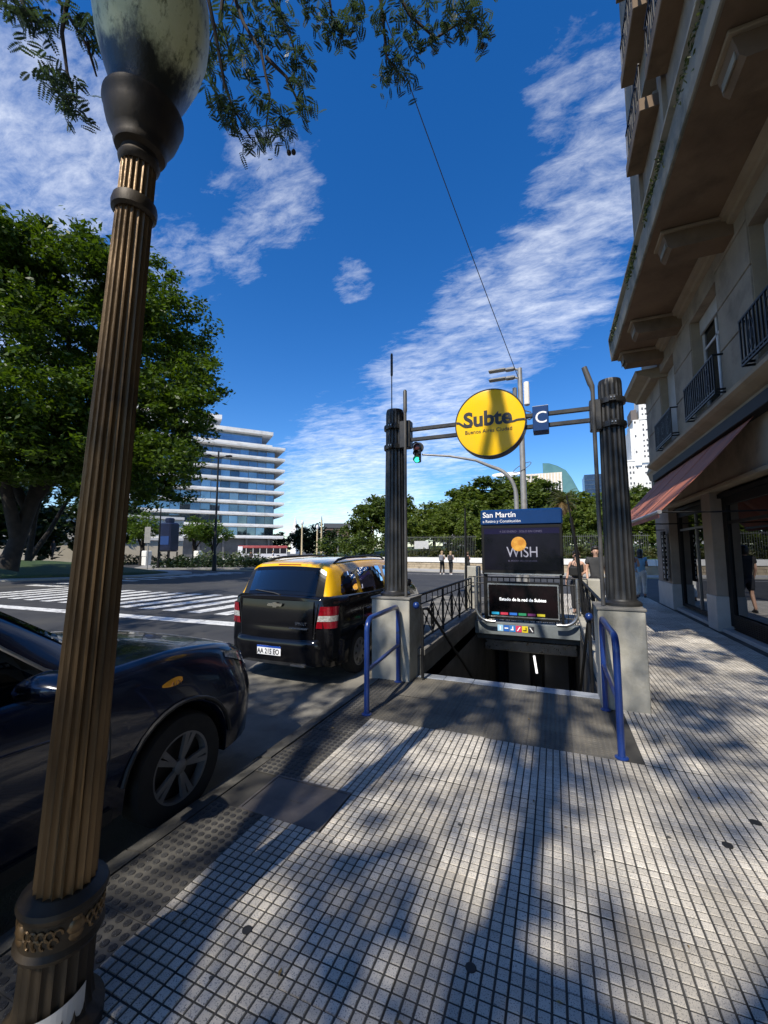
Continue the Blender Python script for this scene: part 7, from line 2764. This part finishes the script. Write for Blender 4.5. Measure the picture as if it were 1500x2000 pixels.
def person(label, loc, face, h=1.70, stride=0.0, arms='down', top=None, legs=None, top_len='waist', leg_len=1.0, sleeve=0.0, skin=None, hair=None, hair_long=0.0,
           shoes=(0.02, 0.02, 0.02), wide=1.0, hip=1.0, detail=True, glasses=False, bag=None, group=None, bare_back=False):
    """face = compass heading in radians the person looks to (0 = +Y)"""
    skin = skin or M_skin
    t = root('person', label, 'person', loc, group, local=True, rotz=-face)
    k = h / 1.70
    J = {}

    def P(n, x, y, z):
        J[n] = (x * k, y * k, z * k)
    P('pel', 0, 0, 0.93); P('spi', 0, -0.005, 1.10); P('che', 0, 0.0, 1.30); P('nek', 0, -0.005, 1.455); P('jaw', 0, 0.012, 1.535); P('hed', 0, 0.012, 1.60); P('top', 0, 0.0, 1.665)
    s_ = stride
    for sd, q in ((1, 'r'), (-1, 'l')):
        w = 0.165 * wide
        P('sh' + q, sd * w, -0.005, 1.405)
        if arms == 'down':
            P('el' + q, sd * (w + 0.05), -0.03 + sd * s_ * -0.25, 1.13); P('wr' + q, sd * (w + 0.06), 0.05 + sd * s_ * -0.55, 0.90)
        elif arms == 'bag':
            if sd < 0:
                P('el' + q, sd * (w + 0.05), -0.06, 1.14); P('wr' + q, sd * (w - 0.02), 0.16, 1.10)
            else:
                P('el' + q, sd * (w + 0.07), -0.04, 1.13); P('wr' + q, sd * (w + 0.12), 0.02, 0.90)
        else:
            P('el' + q, sd * (w + 0.04), -0.02, 1.14); P('wr' + q, sd * (w - 0.06), 0.20, 1.16)
        hw = 0.085 * hip
        P('hp' + q, sd * hw, 0.0, 0.90)
        P('kn' + q, sd * (hw + 0.005), 0.02 + sd * s_ * 0.45 + abs(s_) * 0.1, 0.49)
        P('an' + q, sd * (hw + 0.01), -0.02 + sd * s_ * 1.0 - (0.06 * abs(s_)), 0.085 + (0.05 * abs(s_) if sd * s_ < 0 else 0))
        P('to' + q, sd * (hw + 0.03), 0.13 + sd * s_ * 1.0, 0.03)
    names = list(J)
    ix = {n: i for i, n in enumerate(names)}
    E_ = [('pel', 'spi'), ('spi', 'che'), ('che', 'nek'), ('nek', 'jaw'), ('jaw', 'hed'), ('hed', 'top')]
    for q in 'rl':
        E_ += [('che', 'sh' + q), ('sh' + q, 'el' + q), ('el' + q, 'wr' + q), ('pel', 'hp' + q), ('hp' + q, 'kn' + q), ('kn' + q, 'an' + q), ('an' + q, 'to' + q)]
    R = {'pel': (0.13 * hip, 0.10), 'spi': (0.115 * wide, 0.09), 'che': (0.135 * wide, 0.10), 'nek': 0.052, 'jaw': (0.066, 0.080), 'hed': (0.088, 0.106), 'top': (0.066, 0.078)}
    for q in 'rl':
        R.update({'sh' + q: 0.055, 'el' + q: 0.04, 'wr' + q: 0.027, 'hp' + q: 0.085 * hip, 'kn' + q: 0.056, 'an' + q: 0.038, 'to' + q: 0.03})
    V = [J[n] for n in names]
    RR = [tuple(x * k for x in R[n]) if isinstance(R[n], tuple) else R[n] * k for n in names]
    EE = [(ix[a], ix[c]) for a, c in E_]
    # hands: palm and five fingers of different length
    for q, sd in (('r', 1), ('l', -1)):
        e, w = Vector(J['el' + q]), Vector(J['wr' + q])
        d = (w - e).normalized()
        a = Vector((0, 1, 0)) if abs(d.y) < 0.8 else Vector((0, 0, 1))
        a = (a - d * a.dot(d)).normalized()
        i0 = len(V)
        V.append(tuple(w + d * 0.05 * k)); RR.append((0.022 * k, 0.032 * k)); EE.append((ix['wr' + q], i0))
        if detail:
            for f, (off, ln) in enumerate(((0.030, 0.068), (0.010, 0.08), (-0.010, 0.075), (-0.029, 0.06))):
                p1 = w + d * 0.088 * k + a * off * k
                p2 = p1 + d * ln * 0.55 * k - Vector((sd, 0, 0)) * 0.006 * k
                p3 = p2 + d * ln * 0.4 * k - Vector((sd, 0, 0)) * 0.02 * k
                n0 = len(V)
                for pp, r in ((p1, 0.0085), (p2, 0.008), (p3, 0.0065)):
                    V.append(tuple(pp)); RR.append(r * k)
                EE += [(i0, n0), (n0, n0 + 1), (n0 + 1, n0 + 2)]
            n0 = len(V)
            p1 = w + d * 0.045 * k + a * 0.036 * k
            p2 = p1 + (d * 0.7 + a * 0.6) * 0.035 * k
            V += [tuple(p1), tuple(p2)]; RR += [0.0095 * k, 0.008 * k]
            EE += [(i0, n0), (n0, n0 + 1)]
        else:
            n0 = len(V)
            V.append(tuple(w + d * 0.13 * k)); RR.append((0.015 * k, 0.03 * k)); EE.append((i0, n0))
    skin_obj('body', V, EE, RR, skin, t, 0, 2 if detail else 1)
    # clothes follow the same joints, a little fuller
    if top:
        cV, cE, cR = [], [], []

        def add(n, extra=0.012, r=None):
            cV.append(J[n] if isinstance(n, str) else n)
            base = R[n] if isinstance(n, str) and r is None else r
            cR.append(tuple((x + extra) * k for x in base) if isinstance(base, tuple) else (base + extra) * k)
            return len(cV) - 1
        low = add((0, 0, 0.86 * k) if top_len == 'hip' else (0, 0, 0.96 * k), 0.03, (0.145 * hip, 0.115) if top_len == 'hip' else (0.13 * hip, 0.10))
        a1 = add((0, -0.005 * k, 1.10 * k), 0.03, R['spi']); a2 = add((0, 0, (1.30 if not bare_back else 1.27) * k), 0.028, R['che'])
        cE += [(low, a1), (a1, a2)]
        if not bare_back:
            a3 = add((0, -0.003, 1.41 * k), 0.02, (0.095, 0.078))
            cE.append((a2, a3))
            for q in 'rl':
                s1 = add('sh' + q, 0.024 if sleeve > 0 else 0.012)
                cE.append((a2, s1))
                if sleeve > 0:
                    e, w = Vector(J['sh' + q]), Vector(J['el' + q])
                    s2 = add(tuple(e.lerp(w, sleeve)), 0.022, 0.05)
                    cE.append((s1, s2))
        skin_obj('top', cV, cE, cR, cloth(*top), t, 1, 2)
    if legs:
        cV, cE, cR = [], [], []
        fac = legs[2] if len(legs) > 2 else 1.0
        cV.append((0, 0, 1.03 * k)); cR.append((0.145 * hip * k, 0.122 * k))
        cV.append((0, -0.01, 0.90 * k)); cR.append((0.165 * hip * k, 0.14 * hip * k)); cE.append((0, 1))
        for q in 'rl':
            hpv, kn, an = Vector(J['hp' + q]), Vector(J['kn' + q]), Vector(J['an' + q])
            i = len(cV)
            cV.append(tuple(hpv + Vector((0, 0, -0.06 * k)))); cR.append(0.112 * hip * k * fac)
            cE.append((1, i))
            if leg_len >= 0.75:
                cV.append(tuple(kn)); cR.append(0.074 * k * fac)
                e = kn.lerp(an, min(1.0, (leg_len - 0.5) * 2) * 0.95)
                cV.append(tuple(e)); cR.append(0.066 * k * fac)
                cE += [(i, i + 1), (i + 1, i + 2)]
            else:
                e = hpv.lerp(kn, leg_len * 2 * 0.9)
                cV.append(tuple(e)); cR.append(0.085 * k * fac)
                cE += [(i, i + 1)]
        skin_obj('trousers' if leg_len > 0.7 else 'shorts', cV, cE, cR, cloth(legs[0], legs[1]), t, 1, 2)
    for q in 'rl':
        b = MB()
        an, to = Vector(J['an' + q]), Vector(J['to' + q])
        rings = []
        for f, wd, ht in ((-0.35, 0.03, 0.05), (0.0, 0.044, 0.075), (0.45, 0.048, 0.06), (0.85, 0.05, 0.042), (1.15, 0.034, 0.03)):
            c = an.lerp(to, f)
            z0 = min(an.z, to.z + 0.04) - 0.055 * k if q else 0
            z0 = to.z - 0.028 * k
            rings.append([(c.x + wd * k * cos(2 * pi * j / 10), c.y, z0 + ht * k * 0.5 * (1 + sin(2 * pi * j / 10)) + 0.03 * k * max(0, 0.3 - f) * 0) for j in range(10)])
        b.loft(rings)
        b.build('shoe', mat('shoe_%d' % int(shoes[0] * 100), shoes, rough=0.6), t, 50)
    # face and hair
    hd = Vector((0, 0.012, 1.60)) * k
    if detail:
        b = MB()
        b.loft([[(-.013 * k, .095 * k, 1.572 * k), (.013 * k, .095 * k, 1.572 * k), (0, .122 * k, 1.574 * k)], [(-.006 * k, .095 * k, 1.615 * k), (.006 * k, .095 * k, 1.615 * k), (0, .104 * k, 1.615 * k)]])
        for sd in (1, -1):
            b.lathe([(0.004 * k, -0.03 * k), (0.014 * k, 0), (0.006 * k, 0.03 * k)], 8, (sd * 0.086 * k, 0.005, 1.59 * k))
        b.build('nose_and_ears', skin, t, True)
        b = MB()
        for sd in (1, -1):
            b.lathe([(0.001, -0.006 * k), (0.010 * k, 0), (0.001, 0.006 * k)], 8, (sd * 0.033 * k, 0.092 * k, 1.616 * k))
        b.box(-0.02 * k, 0.02 * k, 0.08 * k, 0.091 * k, 1.542 * k, 1.546 * k)
        b.build('eyes_and_mouth', M_hairk, t)
    if hair:
        b = MB()
        rings = []
        n = 18
        for j, (z, rx, ry, yo) in enumerate(((1.752, 0.02, 0.02, -0.002), (1.745, 0.05, 0.055, -0.002), (1.722, 0.082, 0.094, -0.002), (1.68, 0.10, 0.114, -0.004), (1.63, 0.104, 0.114, -0.014), (1.57, 0.098, 0.094, -0.03), (1.50, 0.080, 0.066, -0.046))):
            rings.append([(rx * k * cos(2 * pi * q / n), (yo + ry * sin(2 * pi * q / n)) * k if sin(2 * pi * q / n) < 0.35 or z > 1.675 else (yo + ry * 0.35) * k, z * k) for q in range(n)])
        if hair_long > 0:
            for f in (0.25, 0.5, 0.75, 1.0):
                z = 1.52 - hair_long * f
                rings.append([((0.095 - 0.02 * f) * k * cos(2 * pi * q / n) * (1 + 0.1 * sin(5 * q)), (-0.075 - 0.02 * f + 0.04 * sin(2 * pi * q / n)) * k, z * k) for q in range(n)])
        b.loft(rings)
        b.build('hair', hair, t, True)
    if glasses:
        b = MB()
        for sd in (1, -1):
            b.box(sd * 0.034 * k - 0.028 * k, sd * 0.034 * k + 0.028 * k, 0.102 * k, 0.112 * k, 1.59 * k, 1.632 * k, bev=0.004)
            b.box(sd * 0.078 * k - 0.003, sd * 0.078 * k + 0.003, 0.0, 0.104 * k, 1.612 * k, 1.622 * k)
        b.box(-0.01, 0.01, 0.104 * k, 0.110 * k, 1.615 * k, 1.624 * k)
        b.build('sunglasses', M_black, t)
    return t


# near the far end of the stair
pw_ = person('woman in white wide trousers and a pale blue strapless top walking away by the shopfront', (2.50, 16.6, 0.0), 0.05, 1.66, 0.10, 'fore', ('paleblue', (0.42, 0.5, 0.66)), ('white', (0.72, 0.72, 0.69), 1.12), 'waist', 1.0, 0, M_skin2, M_hairb, 0.22, (0.03, 0.03, 0.03), 1.0, 1.22, bare_back=True)
person('person in light trousers and a blue top half hidden beside the woman in white trousers', (2.85, 17.2, 0.0), 0.25, 1.66, -0.08, 'fore', ('skyblue', (0.2, 0.42, 0.6)), ('offwhite', (0.62, 0.62, 0.6), 1.05), 'hip', 1.0, 0.5, M_skin2, M_hairk, 0.1, (0.03, 0.03, 0.03), 1.0, 1.05)
person('woman in a black sleeveless top and sunglasses walking towards the stair', (0.55, 12.2, 0.0), pi + 0.02, 1.60, 0.10, 'bag', ('black', (0.012, 0.012, 0.012)), ('blackprint', (0.02, 0.02, 0.022), 1.25), 'hip', 1.0, 0, M_skin, M_hairk, 0.12, (0.02, 0.02, 0.02), 0.98, 1.08, glasses=True)
b = MB()
b.box(0.34, 0.62, 11.86, 11.97, 0.98, 1.22, bev=0.03)
b.tube([(0.37, 11.91, 1.2), (0.48, 12.05, 1.44), (0.60, 11.91, 1.2)], 0.012, 6)
b.thing('shoulder_bag', mat('bag_black', (0.012, 0.012, 0.012), rough=0.5), 'black shoulder bag held by the woman in sunglasses', 'bag', (0.5, 11.93, 0.98), None)
person('man in a dark grey t-shirt and black shorts half behind the right column', (1.02, 12.3, 0.0), pi - 0.12, 1.72, -0.16, 'down', ('darkgrey', (0.045, 0.047, 0.05)), ('blackshort', (0.015, 0.015, 0.018), 1.05), 'hip', 0.5, 0.55, M_skin, M_hairk, 0, (0.02, 0.02, 0.02), 1.12, 1.02)
person('man in black t-shirt and dark shorts mirrored in the shop window', (1.84, 14.1, 0.0), 0.15, 1.74, 0.12, 'down', ('blacktee', (0.013, 0.013, 0.014)), ('navyshort', (0.014, 0.017, 0.026), 1.05), 'hip', 0.5, 0.55, M_skin, M_hairk, 0, (0.02, 0.02, 0.02), 1.14, 1.02)
# walkers on the crossing
person('fair haired walker with a grey backpack, left of the pair crossing the street', (-7.95, 30.9, ZR), 0.15, 1.74, 0.10, 'fore', ('beige', (0.46, 0.40, 0.33)), ('blackleg', (0.015, 0.015, 0.015)), 'hip', 1.0, 0.6, M_skin, M_hairs, 0.1, (0.7, 0.7, 0.7), 1.1, detail=False)
person('walker with a dark backpack on the right of the pair crossing the street', (-7.25, 30.8, ZR), 0.15, 1.72, -0.10, 'fore', ('beigepink', (0.5, 0.40, 0.35)), ('blackleg', (0.015, 0.015, 0.015)), 'hip', 1.0, 0.6, M_skin, M_hairs, 0.1, (0.7, 0.7, 0.7), 1.1, detail=False)
for (x, c, lab, nm) in ((-7.95, (0.16, 0.17, 0.2), 'grey backpack on the left walker', 'grey'), (-7.25, (0.03, 0.03, 0.035), 'dark backpack on the right walker', 'dark')):
    b = MB()
    b.box(x - 0.17, x + 0.17, 30.55, 30.74, ZR + 1.02, ZR + 1.46, bev=0.05)
    b.box(x - 0.13, x + 0.13, 30.49, 30.56, ZR + 1.05, ZR + 1.26, bev=0.03)
    b.thing('backpack', mat('pack_' + nm, c, rough=0.8), lab, 'backpack', (x, 30.65, ZR + 1.0), 'backpacks of the two walkers')
person('person with a black backpack walking near the slim dark pole', (-6.35, 32.8, ZR), 0.4, 1.66, 0.12, 'fore', ('blacktop', (0.015, 0.015, 0.015)), ('darkshort', (0.03, 0.03, 0.03)), 'hip', 0.5, 0.3, M_skin, M_hairb, 0, (0.3, 0.3, 0.3), 1.0, detail=False)
# people seated or standing by the parapet and on the avenue
person('distant person in pink standing by the white parapet near the left column', (-24.2, 56.8, ZR), 2.6, 1.62, 0.05, 'down', ('pink', (0.5, 0.2, 0.18)), ('darkleg', (0.04, 0.035, 0.035)), 'hip', 1.0, 0.4, M_skin, M_hairb, 0.1, detail=False, group='two people by the parapet')
person('distant person in brown standing beside the one in pink by the parapet', (-23.6, 57.0, ZR), 2.2, 1.64, -0.05, 'down', ('brown', (0.22, 0.1, 0.07)), ('darkleg', (0.04, 0.035, 0.035)), 'hip', 1.0, 0.4, M_skin, M_hairk, 0, detail=False, group='two people by the parapet')
person('distant man in a white shirt standing on the road edge behind the taxi roof', (-36.4, 47.4, ZR), 1.0, 1.78, 0.06, 'down', ('whiteshirt', (0.65, 0.65, 0.66)), ('darkgreen', (0.03, 0.045, 0.03)), 'hip', 1.0, 0.6, M_skin, M_hairs, 0, detail=False)
person('distant person in dark clothes standing behind the parked motorbike', (-32.6, 38.4, ZR), 2.8, 1.72, 0.0, 'fore', ('dark', (0.02, 0.02, 0.022)), ('darkleg', (0.04, 0.035, 0.035)), 'hip', 1.0, 0.9, M_skin2, M_hairk, 0, detail=False)
person('distant dark figure walking past the pale building at the left', (-46.0, 25.2, 0.95), 1.2, 1.75, 0.12, 'down', ('dark', (0.02, 0.02, 0.022)), ('darkleg', (0.04, 0.035, 0.035)), 'hip', 1.0, 0.9, M_skin2, M_hairk, 0, detail=False)
# ------------------------------------------------------------------ bronze lamp post close to the viewer
M_bronze = mat('bronze', (0.055, 0.035, 0.017), (0.20, 0.128, 0.06), 3.0, 6, 0.42, metal=0.55, bump=0.003, bscale=40, rvar=0.12, stretch=(1, 1, 0.22), dirt=(0.03, 0.024, 0.017), dscale=2.4, dlo=0.55, dhi=0.72)
M_bronzed = mat('bronze_dark', (0.018, 0.013, 0.009), (0.05, 0.036, 0.02), 5, 6, 0.55, metal=0.3, bump=0.0012, bscale=40, stretch=(1, 1, 0.4))


def globe_mat():
    """milky glass, moss speckled, its bottom coloured dark up to a ragged line"""
    m = bpy.data.materials.new('globe_glass')
    m.use_nodes = True
    t = NT(m.node_tree)
    out = t.new('ShaderNodeOutputMaterial')
    b = t.new('ShaderNodeBsdfPrincipled')
    tc = t.new('ShaderNodeTexCoord')
    p = tc.outputs['Object']
    base = t.mix(t.remap(t.noise(p, 5, 6, 0.6), 0.35, 0.65), (0.56, 0.57, 0.29), (0.66, 0.66, 0.40))
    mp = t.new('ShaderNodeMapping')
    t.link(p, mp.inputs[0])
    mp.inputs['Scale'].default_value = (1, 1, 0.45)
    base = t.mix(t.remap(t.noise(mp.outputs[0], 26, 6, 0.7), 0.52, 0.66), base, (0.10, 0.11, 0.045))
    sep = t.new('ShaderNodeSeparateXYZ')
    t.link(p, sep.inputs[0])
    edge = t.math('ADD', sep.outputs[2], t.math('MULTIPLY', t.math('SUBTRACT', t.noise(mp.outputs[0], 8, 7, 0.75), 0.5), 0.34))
    base = t.mix(t.remap(edge, 3.49, 3.60, 1, 0, True), base, (0.016, 0.015, 0.008))  # dark tone mixed in below a ragged height
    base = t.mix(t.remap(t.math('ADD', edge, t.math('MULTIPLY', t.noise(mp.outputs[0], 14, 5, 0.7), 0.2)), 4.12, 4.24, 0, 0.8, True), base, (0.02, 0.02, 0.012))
    t.link(base, b.inputs['Base Color'])
    b.inputs['Roughness'].default_value = 0.4
    bp = t.new('ShaderNodeBump')
    bp.inputs['Distance'].default_value = 0.002
    t.link(t.noise(p, 40, 4, 0.6), bp.inputs['Height'])
    t.link(bp.outputs[0], b.inputs['Normal'])
    t.link(b.outputs[0], out.inputs[0])
    return m


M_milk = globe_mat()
lp = root('lamp_post', 'tall fluted bronze lamp post with a mottled milky globe at the left', 'street lamp', (-1.635, 1.0, 0), local=True)
lp.rotation_euler = (0, radians(3.15), 0)
b = MB()
fluted(b, [(0.150, -0.02), (0.150, 0.05), (0.118, 0.08), (0.108, 0.14), (0.106, 0.32)], 20, 0.10, tip=[0, 0, 0.4, 1, 1])
b.build('base', M_bronzed, lp, 30)
b = MB()
fluted(b, [(0.092, 0.44), (0.090, 0.50), (0.086, 0.9), (0.078, 1.7), (0.068, 2.5), (0.063, 2.96)], 20, 0.14, tip=[0.6, 1, 1, 1, 1, 0.8])
b.build('shaft', M_bronze, lp, 30)
b = MB()
fluted(b, [(0.062, 2.96), (0.061, 3.17), (0.060, 3.2)], 20, 0.12)
b.build('shaft', M_bronze, lp, 30)
b = MB()
b.lathe([(0.105, 0.30), (0.122, 0.315), (0.128, 0.33), (0.118, 0.345), (0.117, 0.43), (0.126, 0.44), (0.131, 0.455), (0.126, 0.468), (0.108, 0.475), (0.096, 0.485), (0.088, 0.487)], 40)
col_ = b.build('collar', M_bronzed, lp, 30)
# relief shield and scrolls on the collar
b = MB()
for a0 in (-1.75, -0.2, 1.4, 2.95):
    for (da, z, s) in ((0, 0.40, 0.030), (0.0, 0.375, 0.024), (-0.09, 0.408, 0.012), (0.09, 0.408, 0.012), (0, 0.425, 0.016)):
        a = a0 + da
        b.lathe([(0.002, -s), (s * 0.75, -s * 0.5), (s, 0), (s * 0.7, s * 0.6), (0.002, s)], 10)
        n_ = 5 * 10
        for q in range(len(b.v) - n_, len(b.v)):
            p = b.v[q]
            ang = a + p[0] / 0.118
            rr_ = 0.115 + max(-0.002, p[1]) * 0.45
            b.v[q] = (rr_ * cos(ang), rr_ * sin(ang), z + p[2])
    for k in range(9):
        a = a0 + 0.32 + 0.1 * k
        pts = []
        for q in range(9):
            f = q / 8 * 1.6 * pi
            r_ = 0.014 * (1 - 0.5 * q / 8)
            pts.append((0.1195 * cos(a + r_ * cos(f) / 0.118), 0.1195 * sin(a + r_ * cos(f) / 0.118), 0.388 + 0.018 * (-1) ** k * 0.6 + r_ * 1.5 * sin(f)))
        b.tube(pts, 0.0042, 5)
b.build('relief', M_bronze, col_, 50)
b = MB()
b.lathe([(0.066, 2.93), (0.078, 2.94), (0.080, 2.965), (0.076, 2.985), (0.066, 2.99)], 24)
b.build('ring', M_bronzed, lp, 40)
b = MB()
b.lathe([(0.060, 3.13), (0.070, 3.14), (0.074, 3.155), (0.066, 3.17), (0.066, 3.185), (0.088, 3.195), (0.094, 3.21), (0.092, 3.225), (0.104, 3.245), (0.122, 3.28), (0.132, 3.315), (0.137, 3.345), (0.143, 3.355), (0.143, 3.372), (0.135, 3.38), (0.12, 3.38)], 40)
b.build('cup', M_bronzed, lp, 40)
b = MB()
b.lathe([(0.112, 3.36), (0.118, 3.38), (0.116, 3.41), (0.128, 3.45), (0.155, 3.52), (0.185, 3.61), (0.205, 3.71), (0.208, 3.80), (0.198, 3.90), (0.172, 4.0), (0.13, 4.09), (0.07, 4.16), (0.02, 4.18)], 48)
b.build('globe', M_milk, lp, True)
# paper sticker wrapped round the base
b = MB()
M_paper = mat('sticker_white', (0.55, 0.54, 0.52), (0.65, 0.64, 0.62), 6, 4, 0.7)
M_redp = mat('sticker_red', (0.45, 0.02, 0.03), rough=0.6)
n = 14
for (r, a0, a1, z0, z1, m) in ((0.1115, -1.5, 0.3, 0.03, 0.13, 0), (0.1125, -1.25, -0.75, 0.045, 0.125, 1)):
    r0 = [(r * cos(a0 + (a1 - a0) * i / n), r * sin(a0 + (a1 - a0) * i / n), z0) for i in range(n + 1)]
    r1 = [(p[0], p[1], z1 + 0.05 * (i / n if m == 0 else 0)) for i, p in enumerate(r0)]
    b.loft([r0, r1], False, False, m)
b.build('sticker', [M_paper, M_redp], lp)
# ------------------------------------------------------------------ lettering becomes plain mesh
dg = bpy.context.evaluated_depsgraph_get()
for o in [o for o in C.objects if o.type == 'FONT']:
    me = bpy.data.meshes.new_from_object(o.evaluated_get(dg))
    n_ = bpy.data.objects.new('letters_tmp', me)
    n_.location, n_.rotation_euler, n_.scale = o.location.copy(), o.rotation_euler.copy(), o.scale.copy()
    C.objects.link(n_)
    n_.parent = o.parent
    nm = o.name
    bpy.data.objects.remove(o)
    n_.name = nm
